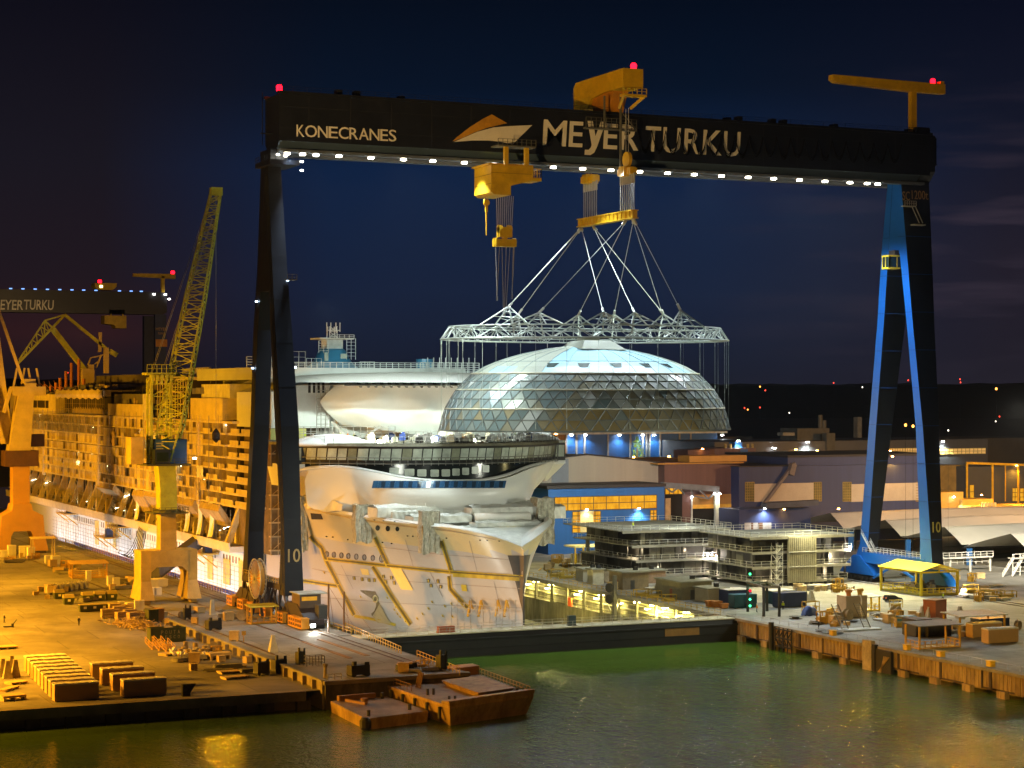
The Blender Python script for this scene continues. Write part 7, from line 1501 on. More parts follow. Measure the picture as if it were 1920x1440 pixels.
    solo('bench_frame', 'low white bench frame on the apron edge near the winch', 'bench', lambda b: (b.rail([(-1.2, 0, 0), (1.2, 0, 0)], 1, 1.1, .08)), conb, pg(627, 1275))
    solo('quay_bollard', 'tall pale mooring post at the step of the lower quay', 'bollard', lambda b: b.lathe([(.35, 0), (.3, .4), (.25, 1.8), (.45, 2.), (.4, 2.3)], (0, 0, 0), 10), wood2, pg(610, 1288))
    solo('quay_fairlead', 'dark fairlead casting on the quay edge beside the crates', 'fairlead', lambda b: b.prism([(-1, 0, 0), (-1, 0, 2), (1.2, 0, 2), (.3, 0, .6), (.3, 0, 0)], (0, .8, 0)), black, pg(354, 1306))
    solo('pallet_truck', 'black pallet truck with upright handle at the left edge of the yard', 'pallet truck', lambda b: (b.box(-1.4, -.3, .1, .2, -.05, .25), b.box(-1.4, .1, .1, .2, .35, .25), b.box(.2, -.35, .05, .6, .4, .7), b.bar((.5, 0, .6), (1.2, 0, 1.5), .12)), black, pg(20, 1176))
    # railings along the dock edge at the pier
    for k, (A, B, l) in enumerate((((648, 1180), (752, 1226), 'yellow guard rail along the dock edge beside the gate'), ((782, 1233), (862, 1266), 'yellow guard rail along the dock edge near the pier corner'))):
        a, c = pz(*A), pz(*B); b = MB(); b.rail([a, c], 1.3, 1.7, .06); tag(b.build('guard_rail', M('yellow rail', (.45, .30, .03))), l, 'railing')
    for k, (px, py, ht) in enumerate(((616, 1186, 9.5), (645, 1186, 8.0))): p = pz(px, py); solo('gate_post', 'thin rusty post with stay wires at the end of the gate, %s' % ('taller left one' if k == 0 else 'shorter right one'), 'post', lambda b: (b.bar((0, 0, 0), (0, 0, ht), .3), b.tube((0, 0, ht-.4), (5, -3, 0), .04, 4), b.tube((0, 0, ht-.4), (2.6, 4, 0), .04, 4)), M('rust rail', (.16, .08, .03)), p)
    # railing along the crane rails with lit panels by the hull
    b = MB(); b.rail([(1.2, 62, 0), (1.2, 330, 0)], 1.3, 2.2, .06, 0, 2); tag(b.build('guard_rail', M('dark rail', (.10, .06, .03), .6)), 'long dark guard rail along the dock edge beside the lit hull', 'railing')
    b = MB(); rr = random.Random(41)
    # gangways slung from quay to hull
    for k, (px, py, px2, py2, l) in enumerate(((290, 1073, 378, 1008, 'dark boxed gangway rising from the apron to the hull behind the green crane'),)):
        p, q = ps(px, py, -4.), ps(px2, py2, 15.); T = thing('gangway', l, 'gangway', p); b = MB(); b.bar(p, q, 2.6, 2.4); b.build('tunnel', M('gangway slate', (.07, .07, .09), .6), T); b = MB(); b.bar(p+V((0, 0, -1.4)), q+V((0, 0, -1.4)), 3, .3); b.build('floor_beam', black, T)
    for k, (px, py) in enumerate(((140, 965), (240, 990), (402, 1040), (215, 1010))):
        p = ps(px, py, 17.); T = thing('hull_platform', ['small bracketed work platform on the hull, far left', 'bracketed work platform on the hull left of the green crane', 'bracketed work platform on the hull by the gantry leg', 'lower bracketed work platform on the hull with box'][k], 'platform', p, 0, 'work platforms hung on the hull'); b = MB(); b.box(13.5, p.y, p.z, 18.2, p.y+14, p.z+.35); b.build('deck', goldk, T); b = MB(); b.rail([(13.6, p.y, p.z+.35), (13.6, p.y+14, p.z+.35)], 1.2, 2.5, .06); b.build('guard_rail', goldk, T); b = MB(); [b.bar((13.6, p.y+y, p.z), (18, p.y+y, p.z-3.6), .3) for y in (.5, 13)]; b.build('bracket', goldk, T); b = MB(); b.box(15, p.y+2, p.z+.35, 17, p.y+4.6, p.z+3); b.build('control_box', navyk, T)
    b = MB(); rr = random.Random(6)
    for k in range(7): A = ps(262+2*k, 985+1.6*k, 12.4); B = ps(222+5*k, 1036+2*k, 3.); b.path([A.lerp(B, u/6)+V((0, 0, -3.5*(1-(2*u/6-1)**2))) for u in range(7)], .12, 4)
    tag(b.build('cable_bundle', black), 'bundle of black cables sagging from the hull ledge to the quay', 'cables')
    global canopy_, cont_, many_, drum_, flat_; canopy_, cont_, many_, drum_, flat_ = canopy, cont, many, drum, flat
left_yard()
def right_yard():
    # big yellow gabled canopy: gable to the right, ridge along the quay
    T = thing('work_canopy', 'large bright yellow gabled canopy with railed floor beneath the right gantry leg', 'canopy', pz(1730, 1118)); ym = M('bright yellow', (.78, .60, .01), .5, 0, .06)
    A, B, C_ = pz(1652, 1107), pz(1727, 1118), pz(1795, 1115); D = A+(C_-B); h = 5.6
    def up(p, z): return V((p.x, p.y, z))
    for p in (A, B, C_, D): b = MB(); b.box(p.x-.25, p.y-.25, 0, p.x+.25, p.y+.25, h); b.build('post', ym, T)
    m0, m1 = (A+D)/2, (B+C_)/2; b = MB(); w = (B-A).normalized()*.6; e = (C_-B).normalized()*.5
    for P in ((A-w-e, B+w-e, m1+w, m0-w), (m0-w, m1+w, C_+w+e, D-w+e)):
        zz = (h, h, h+1.5, h+1.5) if P[0] == A-w-e else (h+1.5, h+1.5, h, h); b.hexa([up(p, z) for p, z in zip(P, zz)], [up(p, z+.15) for p, z in zip(P, zz)])
    b.build('roof', ym, T); b = MB()
    for P, Q in ((A, B), (B, C_), (C_, D), (D, A)): b.bar(up(P, h-.2), up(Q, h-.2), .35)
    b.bar(up(m1, h-.2), up(m1, h+1.4), .25); b.build('eaves_beam', ym, T); b = MB(); b.rail([up(D, .5), up(A, .5), up(B, .5), up(C_, .5)], 1.2, 1.5, .07); b.build('guard_rail', ym, T); b = MB(); b.hexa([up(p, .05) for p in (A, B, C_, D)], [up(p, .5) for p in (A, B, C_, D)]); b.build('floor', M('dull yellow floor', (.45, .36, .05), .6), T)
    for k, (u, v, m, hh) in enumerate(((.55, .5, gy, 2.4), (.7, .55, black, 2.2), (.85, .45, gy, 1.8), (.62, .7, navyk, 2.6), (.2, .6, conb, 1.2))):
        p = A.lerp(B, u).lerp(D.lerp(C_, u), v); b = MB(); b.obox((0, 0, 0), 1.8, 1.3, hh*.7); b.obox((.3, 0, hh*.7), .9, .8, hh*.3); b.tube((-.6, -.7, hh*.5), (-.6, .7, hh*.5), .3, 8); o = b.build('welding_set', m); o.location = (p.x, p.y, .5); tag(o, ['grey welding set under the yellow canopy, left of the black one', 'black welding set under the yellow canopy', 'low grey welding set under the yellow canopy at the right', 'navy welding set at the back of the yellow canopy', 'pale low machine at the left end of the yellow canopy'][k], 'machine')
    # dark car
    p = pz(1674, 1128); T = thing('car', 'small dark hatchback parked in front of the yellow canopy', 'car', p, -.08, None, True); bp = M('car paint black', (.012, .014, .018), .25, .2, 0)
    b = MB(); P = [(-2.05, .35), (-2.1, .75), (-1.95, 1.0), (-1.75, 1.42), (-1.3, 1.5), (.1, 1.48), (.95, 1.0), (1.85, .85), (2.1, .62), (2.1, .35)]; b.prism([(x, -.85, z) for x, z in P], (0, 1.7, 0)); recalc(b.build('body', bp, T))
    b = MB()
    for y in (-.86, .86): b.face([(-1.6, y, 1.02), (-1.5, y, 1.38), (-.2, y, 1.4), (.7, y, 1.02)])
    b.face([(.95, -.7, 1.01), (.95, .7, 1.01), (.22, .7, 1.44), (.22, -.7, 1.44)]); b.build('window', M('car glass', (.02, .025, .03), .05), T)
    for x in (-1.3, 1.3):
        for y in (-.88, .72): b = MB(); b.tube((x, y, .33), (x, y+.18, .33), .33, 12); w = b.build('wheel', black, T); b = MB(); b.tube((x, y-.02, .33), (x, y+.2, .33), .18, 8); b.build('rim', gy, w)
    for y in (-.7, .5): b = MB(); b.box(-2.12, y, .8, -2.02, y+.2, 1.05); b.build('tail_light', M('tail light', (.7, .15, .05), .3, emit=.6), T); b = MB(); b.box(2.0, y, .62, 2.11, y+.24, .78); b.build('headlight', whitek, T)
    # sheds and containers
    def shed(lab, px, py, w, d, h, m, rz=0., door=True, win=True):
        p = pz(px, py); T = thing('site_shed', lab, 'shed', p, rz, None, True); b = MB(); b.box(-w/2, 0, 0, w/2, d, h); b.build('wall', m, T); b = MB(); b.box(-w/2-.4, -.4, h, w/2+.4, d+.4, h+.3); b.build('roof', M('shed roof felt', (.24, .24, .19), .7, 0, .25, .5), T)
        if door: b = MB(); b.box(-w/2-.05, d*.35, 0, -w/2, d*.35+1.1, 2.2); b.build('door', redk, T); b = MB(); b.box(-w*.2, -.05, 0, -w*.2+1.1, 0, 2.2); b.build('door', M('grey door', (.06, .06, .055), .6), T)
        if win: b = MB(); b.box(w*.12, -.05, 1.0, w*.4, 0, 2.2); k = b.build('window', M('teal window', (.03, .10, .10), .2), T); b = MB(); b.box(w*.12-.1, -.08, .9, w*.4+.1, -.05, 1.0); b.build('sill', conb, k)
        b = MB(); b.obox((w*.2, d*.4, h+.3), .9, .9, .8); b.build('roof_vent', black, T); return T
    shed('large olive flat roofed shed with red side door in the middle of the right quay', 1306, 1124, 8, 11.5, 3.9, olivk, .02); shed('small olive shed with grey roller door nearer the dock edge', 1192, 1105, 7, 7, 4, M('brick olive', (.22, .17, .10), .8, 0, .3, .8), 0, True, False); shed('low brick shed with flat roof behind the small olive shed', 1218, 1094, 9, 6, 3, M('brick rose', (.25, .17, .12), .8, 0, .3, .8), 0, False, False)
    shed('pale beige site cabin right of the large olive shed', 1346, 1129, 5, 6, 2.9, M('beige cabin', (.36, .32, .22), .7, 0, .15), .0, False, True); shed('cream site cabin with blue door beside the dock, left part of the quay', 1110, 1090, 5, 4, 3, M('beige cabin', (.36, .32, .22)), 0, False, False); shed('tall cream cabinet shed next to the cream cabin', 1122, 1096, 3, 3, 3.6, M('cream cabinet', (.5, .46, .32), .7), 0, False, False)
    cont_('cargo_container', 'navy container with white roof edge behind the portal frame', navyk, 1387, 1131, 6, 5, 2.9, 0., True, whitek); cont_('cargo_container', 'teal blue container beneath the portal frame', tealk, 1398, 1140, 5.6, 2.6, 2.8, 0, True, M('teal roof', (.03, .16, .26), .5)); cont_('cargo_container', 'navy container with white roof edge right of the portal frame', tealk, 1470, 1132, 6, 4, 2.8, 0, True, whitek); cont_('cargo_container', 'dark navy container nearest the tapered stands', navyk, 1487, 1139, 7, 2.8, 3.1, 0, True, navyk)
    cont_('cargo_container', 'low blue container with yellow label on timber blocks', tealk, 1706, 1174, 3.2, 2.4, 1.8, 0, False, M('teal roof', (.03, .16, .26))); cont_('cargo_container', 'dark grey ribbed container left of two behind the front shelter', M('dark slate container', (.05, .052, .055), .6, 0, .2), 1732, 1194, 3.6, 4.5, 3.2); cont_('cargo_container', 'black open container right of the dark grey ribbed one', M('soot container', (.028, .025, .022), .7, 0, .3), 1762, 1194, 5.4, 4.4, 3.0); cont_('cargo_container', 'navy container with pale stripes behind the wrapped crates', navyk, 1865, 1188, 7, 3, 2.8)
    cont_('site_cabin', 'red brown cabin with two tall windows on the right quay', redk, 1764, 1161, 4.0, 3, 3.9, .35, False, M('cabin roof brown', (.2, .1, .05), .7), None, 'cabin')
    cont_('pump_tank', 'tall beige tank box with two pump heads and a white hose', M('beige tank', (.38, .33, .24), .7, 0, .2), 1606, 1158, 5.2, 3.4, 4.4, .0, False, None, None, 'tank')
    p = pz(1606, 1158); solo('slurry_pump', 'orange pump head on the beige tank box, left one', 'pump', lambda b: (b.tube((0, 0, 0), (0, 0, 1), .5, 8), b.tube((-.7, 0, 1), (.7, 0, 1), .35, 8)), M('pump orange', (.5, .2, .05), .5), (p.x-1.4, p.y+.8, 4.54)); solo('slurry_pump', 'ochre pump head on the beige tank box, right one', 'pump', lambda b: (b.tube((0, 0, 0), (0, 0, 1), .5, 8), b.tube((-.5, 0, 1), (.7, 0, 1.1), .35, 8)), goldk, (p.x+1.4, p.y+.8, 4.54))
    b = MB(); b.path([V((p.x+.6+.25*math.sin(k*.7), p.y-.3-.4*k/4, 4.6*(1-k/9)**.8+.15)) for k in range(10)], .16, 6); tag(b.build('hose', whitek), 'white hose hanging down the face of the beige tank box', 'hose')
    # gangway ladders on the blue platform
    p = pz(1616, 1182); T = thing('boarding_platform', 'pale blue floor plate with two steep ladders at the quay edge', 'platform', p, 0, None, True); b = MB(); b.prism([(-5, -1, 0), (4, -1, 0), (4.6, 1, 0), (3, 2.2, 0), (-4.4, 2.2, 0)], (0, 0, .3)); b.build('floor_plate', M('pale blue plate', (.36, .42, .48), .5), T)
    for x in (-3.6, 1.6):
        b = MB(); [b.bar((x+dx, 1.6, .3), (x+dx-2, 2.4, 5.2), .18) for dx in (0, 1.5)]; [b.box(x-.2*k, 1.6+.08*k-.2, .5+.48*k, x+1.5-.2*k, 1.8+.08*k, .56+.48*k) for k in range(10)]; b.build('ladder', M('ladder grey', (.18, .17, .15), .5), T)
    # portal frame with signal lights
    p = pz(1395, 1146); q = pz(1466, 1152); r = pz(1420, 1156); T = thing('signal_frame', 'dark open portal frame with green signal lights on the quay', 'frame', p)
    cs = [pz(1402, 1147), pz(1432, 1156), pz(1461, 1156), pz(1438, 1146)]
    for c in cs: b = MB(); b.box(c.x-.22, c.y-.22, 0, c.x+.22, c.y+.22, 6.2); b.build('post', black, T)
    b = MB()
    for u, v in zip(cs, cs[1:]+cs[:1]): b.bar(up(u, 6.2), up(v, 6.2), .4)
    b.build('top_frame', M('dark frame grey', (.12, .11, .09), .6), T)
    gl = emis('green signal', (.05, 1, .35), 5); c = pz(1404, 1148)
    for z in (1.4, 2.8, 8.2): b = MB(); b.lathe([(.12, -.22), (.26, 0), (.12, .22)], (c.x, c.y-.5, z), 8); b.build('signal_light', gl, T)
    b = MB(); b.lathe([(.1, -.18), (.2, 0), (.1, .18)], (c.x, c.y-.5, 4.6), 8); b.build('signal_light', red_em, T); point((c.x, c.y-1.4, 5), .12, (.1, 1, .4))
    # open shelters near the water on the right
    canopy_('amber framed shelter with grey roof at the quay edge, nearest the camera', 1762, 1216, 9.0, 4.2, 4.2, goldk, M('slate roof sheet', (.16, .17, .17), .6, 0, .2), 0, True, 0.); canopy_('amber framed shelter with pale roof behind the wrapped crates', 1842, 1196, 10.5, 5, 4.2, goldk, M('pale roof sheet', (.40, .42, .40), .6, 0, .2), 0, False, 0.); canopy_('small yellow platform with pale table top left of the car', 1634, 1146, 4, 3, 3.0, ym, M('pale roof sheet', (.40, .42, .40)), 0, True)
    # small things
    def drum3(b): drum_(b)
    many_('drum', 'drum', 'yellow drums on the right quay', [(pz(x, y), 0, (1.7, 1.7, 1.6), l) for x, y, l in ((1554, 1154, 'yellow drum left of four on the right quay'), (1560, 1152, 'yellow drum second of four on the right quay'), (1572, 1155, 'yellow drum third of four on the right quay'), (1578, 1152, 'yellow drum right of four on the right quay'))], drum_, [yel])
    solo('covered_load', 'load under a crumpled blue tarp at the quay edge', 'covered load', lambda b: b.grid(lambda u, v: (-1.7+3.4*u, -1+2*v, .05+2.0*(math.sin(3.14*u)*math.sin(3.14*v))**.35+.12*math.sin(14*u+6*v)), 12, 8), bluek, pz(1518, 1154), 0, None, True)
    def reelf(b): b.lathe([(1.3, 0), (1.3, .12), (.7, .14), (.7, .9), (1.3, .92), (1.3, 1.04)], (0, 0, 0), 16)
    many_('hose_coil', 'hose coil', None, [(pz(1548, 1184), 0, (1.6, 1.6, .35), 'flat coil of dark hose left of the ladders'), (pz(1560, 1188), 0, (1.8, 1.6, .3), 'larger flat hose coil closest to the ladders'), (pz(1530, 1170), 0, (1.2, 1.2, .4), 'hose coil behind the person at the quay edge'), (pz(1492, 1160), 0, (1.1, 1.1, .5), 'brown hose coil by the blue tarped load'), (pz(1590, 1166), 0, (1.6, 1.3, .3), 'hose coil beside the beige tank box')], reelf, [black])
    def frame(b): b.rail([(-1.4, -.8, 0), (1.4, -.8, 0), (1.4, .8, 0), (-1.4, .8, 0), (-1.4, -.8, 0)], 1.6, 1.4, .07, 0, 2); b.box(-1.2, -.6, .1, 1.0, .5, .7)
    many_('wire_cage', 'cage', None, [(pz(1520, 1146), 0, (1.2, 1, 1.3), 'dark frame cage behind the blue tarped load'), (pz(1680, 1139), 0, (.9, .9, 1), 'small wire cage on the quay left of the car'), (pz(1820, 1112), 0, (1.2, 1, 1.2), 'yellow cage beside the glowing welding spot'), (pz(1690, 1176), 0, (1.2, 1, 1.2), 'cage trolley left of the low blue container'), (pz(1865, 1120), 0, (1.6, 1, 1), 'clear wire cage at the right side of the quay'), (pz(1888, 1120), 0, (1.5, 1, .9), 'clear wire cage farthest right on the quay'), (pz(1255, 1128), 0, (1, 1, 1), 'yellow machine cage by the dock edge'), (pz(1205, 1118), 0, (1.4, 1, 1), 'yellow pallet cage by the dock edge, left'), (pz(1225, 1121), 0, (1.2, 1, 1), 'yellow pallet cage by the dock edge, right'), (pz(1045, 1082), 0, (1.6, 1.3, 1.2), 'lime green rack cage near the blue hall'), (pz(1062, 1085), 0, (1.5, 1.2, 1), 'lime green rack cage right of the first near the blue hall')], frame, [M('yellow rail', (.45, .30, .03))])
    many_('pallet', 'pallet', None, [(pz(x, y), r, s, l) for x, y, r, s, l in ((1530, 1102, .1, (1.3, 1, 2), 'white stacked boards behind the tapered stands'), (1560, 1100, .3, (1.4, 1, 1.5), 'pale boards in the lit yard left of the canopy'), (1690, 1160, .2, (1.6, 1.3, 1.3), 'pale pallet of scrap left of the low blue container'), (1660, 1163, .1, (1.5, 1.2, 1), 'scrap pallet near the yellow table platform'), (1715, 1166, .1, (1.6, 1.2, 1), 'scrap pallet behind the low blue container'), (1230, 1105, 0, (1.6, 1.1, 1.2), 'white pallet behind the large olive shed'), (1150, 1104, 0, (1.8, 1.1, .8), 'low pallet by the dock, left of the sheds'), (1870, 1100, .2, (1.2, 1, 1), 'pallet in front of the white stair'), (1830, 1122, .1, (1, 1, 2), 'dark pallet right of the yellow cage'))], flat_, [conb])
    many_('skip_bin', 'bin', 'small bins by the beige cabin', [(pz(1332, 1138), 0, (1, 1, 1), 'orange bin left of two by the beige cabin'), (pz(1344, 1139), 0, (1, 1, 1), 'orange bin right of two by the beige cabin'), (pz(1357, 1141), 0, (.9, .9, .8), 'bin third along, beside the teal container')], lambda b: (b.hexa([(-.8, -.6, .1), (.8, -.6, .1), (.8, .6, .1), (-.8, .6, .1)], [(-1, -.75, 1.3), (1, -.75, 1.3), (1, .75, 1.3), (-1, .75, 1.3)]), b.box(-1.05, -.8, 1.3, 1.05, .8, 1.42)), [M('bin orange', (.45, .17, .03), .6)])
    b = MB(); rr = random.Random(77)
    for (A, B, n) in (((1640, 1156), (1720, 1166), 120), ((1500, 1100), (1600, 1106), 60), ((1030, 1070), (1090, 1084), 80)):
        a0, a1 = pz(*A), pz(*B)
        for k in range(n):
            p = a0.lerp(a1, rr.random())+V((rr.gauss(0, .8), rr.gauss(0, 1.3), rr.uniform(.1, .7))); d = V((rr.uniform(-1, 1), rr.uniform(-1, 1), rr.uniform(-.3, .4)))*rr.uniform(.3, 1.1); b.bar(p-d, p+d, rr.uniform(.08, .4), rr.uniform(.05, .3), rr.choice((0, 1, 2)))
    tag(b.build('scrap', [conb, gy, goldk]), 'scattered offcuts and scrap steel on the right quay', 'scrap', None, 'stuff')
    # white stair and walkway under the tents
    p = pz(1880, 1082); T = thing('steel_stair', 'white railed steel stair under the tent halls', 'stair', p); b = MB()
    for k in (0, 3): b.bar((p.x+k, p.y, .1), (p.x+k+4, p.y+.5, 4.6), .25); b.rail([(p.x+k, p.y, .1), (p.x+k+4, p.y+.5, 4.6)], 1.1, 1.3, .06)
    b.rail([(p.x+4, p.y+1, 0), (p.x+11, p.y+1, 0)], 5.6, 2.2, .08, 0, 5); b.build('frame', whr, T); b = MB(); b.box(p.x+4, p.y, 4.4, p.x+11, p.y+3, 4.6); b.build('landing', conb, T)
    p = pz(1780, 1075); b = MB(); b.rail([(p.x-6, p.y, 4), (p.x+14, p.y, 4)], 1.3, 2, .07); b.rail([(p.x-6, p.y+2, 2), (p.x+14, p.y+2, 2)], 1.2, 2, .06); b.box(p.x-6, p.y, 3.7, p.x+14, p.y+2.4, 4); [b.box(p.x-5.6+6.4*k, p.y+.8, 0, p.x-5.2+6.4*k, p.y+1.2, 3.7) for k in range(4)]; tag(b.build('raised_walkway', whr), 'white railed raised walkway behind the right gantry leg', 'walkway')
    # welding glow and floor lamp
    p = pz(1805, 1112); b = MB(); b.lathe([(.15, 0), (.3, .3), (.1, .6)], (0, 0, .4), 8); b.bar((0, .2, 0), (0, .2, .8), .2); o = b.build('floor_lamp', emis('arc white', (1, .85, .7), 60)); o.location = p; tag(o, 'dazzling floor lamp at the right end of the yellow canopy', 'lamp'); point((p.x, p.y-.8, 1.2), 2.5, (1, .8, .6))
    # dockside strip lights in the gallery of the right dock wall
    gm = emis('gallery lamp', (1, .85, .35), 45)
    for k, (px, py) in enumerate(((992, 1094), (1006, 1098), (1028, 1094), (1034, 1103), (1083, 1108), (1092, 1116), (1120, 1116), (1128, 1124), (1165, 1130), (1195, 1133), (1216, 1133), (1225, 1137), (1240, 1138), (1248, 1145), (1276, 1143), (1288, 1147))):
        p = ps(px, py, 86.2); zz = -1.2 if k % 2 else -2.2; y = p.y; b = MB(); b.box(85.55, y-.5, zz-.12, 85.75, y+.5, zz+.12); b.tube((85.75, y, zz), (86.9, y, zz), .05, 5); tag(b.build('gallery_lamp', gm), 'yellow gallery lamp in the right dock wall', 'lamp', 'gallery lamps in the right dock wall'); point((85.0, y, zz-.4), 1.5, (1, .82, .28)) if k % 2 == 0 or k > 9 else None
    p = ps(1154, 1140, 84.5); T = thing('gate_mast', 'grey steel mast with two tyre fenders standing by the dock gate end', 'mast', (84.2, p.y, -5)); b = MB(); b.box(83.9, p.y-.4, -6, 84.7, p.y+.4, 4.4); b.build('mast_post', M('mast grey', (.12, .12, .10), .6), T)
    for z in (1.6, -1): b = MB(); b.lathe([(.7, -.3), (1.1, -.2), (1.1, .2), (.7, .3)], (0, 0, 0), 14); o = b.build('tyre_fender', black); o.parent = T; o.location = V((82.9, p.y, z))-V(T.location); o.rotation_euler = (0, 1.5, .4)
    b = MB(); [b.bar((84.8, p.y+3*k, -4), (84.8, p.y+3+3*k, -1), .2) or b.bar((84.8, p.y+3*k, -1), (84.8, p.y+3*k, -4), .2) for k in range(2)]; b.bar((84.8, p.y, -1), (84.8, p.y+6, -1), .25); b.build('lattice_brace', conb, T)
    solo('life_ring_box', 'small orange lifebuoy box on the far dock wall', 'lifebuoy', lambda b: (b.box(-.2, -.9, -1, .2, .9, 1), b.box(-.3, -.6, -.3, -.2, .6, .3)), M('signal orange', (.75, .12, .02), .5), ps(1069, 1129, 84.7))
    for k, (px, py, l) in enumerate(((998, 1150, 'dark switch cabinet on the gate deck beside the stem'), (790, 1170, 'small red brown winch on the gate deck, left'), (816, 1172, 'small dark red winch on the gate deck, right'))): p = pz(px, py+5, .12); solo('deck_cabinet', l, 'cabinet', lambda b: (b.box(-.8, -.4, 0, .8, .4, 2.0 if px > 900 else 1.2), b.box(-.9, -.5, 0, .9, .5, .15), b.box(-.6, -.45, .5, .6, -.4, 1.)), M('dark teal cabinet', (.03, .05, .05), .5) if px > 900 else redk, (p.x, -28.5, .12))
right_yard()
def ship_gear():
    # scaffolds and props by the stem, tents and sheeting on the foredeck, gear on the bridge deck
    T = thing('scaffold', 'low tube scaffold with yellow brackets at the foot of the bow', 'scaffold', (36, -18, .1)); b = MB(); rr = random.Random(3)
    P = [hull_hit(x, 1150, 1.2) for x in range(846, 976, 12)]
    for i, p in enumerate(P):
        b.bar((p.x-.3, p.y-.8, -6), (p.x-.3, p.y-.8, 2.6+rr.random()*2), .09)
        if i: [b.bar((P[i-1].x-.3, P[i-1].y-.8, z), (p.x-.3, p.y-.8, z), .08) for z in (.6, 1.6, 2.6)]; b.bar((P[i-1].x-.3, P[i-1].y-.8, .6), (p.x-.3, p.y-.8, 2.4), .07)
    b.build('tube_frame', scafm, T)
    for x in (882, 902, 934, 950): p = hull_hit(x, 1140, .4); b = MB(); b.bar(p+V((0, 0, 1.6)), p+V((-1.2, -1.4, -1.6)), .45); b.bar(p+V((0, 0, 1.6)), p+V((-.2, -1.6, 0)), .3); b.build('prop_bracket', goldk, T)
    def sheet(lab, px0, px1, py0, py1, tt, dd=2.2, seed=1, name='plastic_sheeting'):
        a, c = pt(px0, py1, tt), pt(px1, py0, tt); b = MB(); r = random.Random(seed); w = c.x-a.x; hh = c.z-a.z; ph = r.uniform(0, 6)
        b.grid(lambda u, v: (a.x+w*u+.08*math.sin(9*v+ph), tt+.16*math.sin(w*5*u+ph+2*v)*(.5+.8*(1-v))+.10*math.sin(17*v+9*u)+.08*math.sin(31*u-13*v), a.z+hh*v+.3*math.sin(7*u+ph)*(1-v)), 30, 24); b.grid(lambda u, v: (a.x+w*u, tt+dd*v, c.z+.25*math.sin(8*u)*v), 8, 4); b.grid(lambda u, v: (c.x+.2*math.sin(9*v), tt+dd*u, a.z+hh*v), 4, 10); b.grid(lambda u, v: (a.x+.2*math.sin(9*v), tt+dd*u, a.z+hh*v), 4, 10)
        tag(b.build(name, M('clear sheeting', (.40, .38, .29), .25, 0, .35, 1.6, 1.), None, True), lab, 'plastic sheeting', 'sheeted scaffolds on the hull')
    p = hull_hit(686, 985); sheet('sheeted scaffold hanging over the left bulwark by the three portholes', 667, 697, 946, 1018, p.y-1.6, 2.4, 2); p = hull_hit(808, 1000); sheet('sheeted scaffold hanging over the bulwark in the middle of the bow', 792, 824, 958, 1038, p.y-1.6, 2.6, 5); p = hull_hit(580, 1000); sheet('tall sheeting strip hanging beside the gantry leg', 562, 577, 930, 1034, p.y-2, 2, 7); sheet('tall sheeted tower at the starboard tip of the bow', 1008, 1039, 934, 1022, 8, 4, 9)
    def tent(lab, x0, x1, y0, y1, z0, z1, seed, rise=.6):
        r = random.Random(seed); b = MB(); b.grid(lambda u, v: (x0+(x1-x0)*u, y0+(y1-y0)*v, z1+rise*(1-abs(2*v-1))+.14*math.sin(23*u+seed)*math.sin(9*v)), 24, 8)
        b.grid(lambda u, v: (x0+(x1-x0)*u, y0-.1+.12*math.sin(31*u+4*v+seed), z0+(z1-z0)*v), 40, 5); b.grid(lambda u, v: (x0, y0+(y1-y0)*u, z0+(z1-z0)*v), 8, 3); b.grid(lambda u, v: (x1, y0+(y1-y0)*u, z0+(z1-z0)*v), 8, 3)
        for k in range(int((x1-x0)/2.2)+1): x = x0+2.2*k; b.bar((x, y0-.25, z0), (x, y0-.25, z1+.9), .06)
        tag(b.build('deck_tent', tarp, None, True), lab, 'tent', 'white work tents on the foredeck')
    tent('longest white work tent right across the foredeck below the front windows', 22, 62, 14, 20, 20, 22.0, 1, .7); tent('raised white tent over the middle of the foredeck', 42, 58, 9, 14, 20, 21.8, 2); tent('low white tent in front of the raised one, left of the tank', 27.5, 41, 7, 12, 19, 20.4, 3, .4); tent('pale green tent at the right side of the foredeck', 57, 65, 10, 18, 19, 21.6, 4, .5); tent('small draped tent at the left of the foredeck by the first sheeted scaffold', 25, 31, 13, 17.5, 19.4, 21.2, 5, .5); tent('low front tent near the rounded tip of the bow', 40, 55, 1.5, 6, 18.2, 19.1, 6, .3)
    solo('deck_tank', 'long white horizontal tank on the foredeck', 'tank', lambda b: (b.tube((-7, 0, 0), (6, 0, 0), .9, 12), b.tube((6, 0, 0), (6, 0, -1.6), .5, 8), [b.box(x, -.5, -1.6, x+.4, .5, -.5) for x in (-5, 0, 4)]), shipw, (48.5, 6.5, 20.0), 0, None, True)
    # crumpled cover at the left end of the front
    b = MB(); p0, p1 = hull_hit(574, 956, 1.), hull_hit(640, 962, 1.); b.grid(lambda u, v: tuple(p0.lerp(p1, u)+V((0, -.6+.4*math.sin(14*u+3*v), .2+3.8*v*(1-.45*u)+.3*math.sin(9*u-4*v)))), 20, 12); tag(b.build('plastic_sheeting', tarp, None, True), 'bunched white sheeting draped at the left end of the bulwark', 'plastic sheeting', 'sheeted scaffolds on the hull')
    # bridge deck: floodlights and clutter
    fl = emis('deck flood', (1, 1, .96), 130)
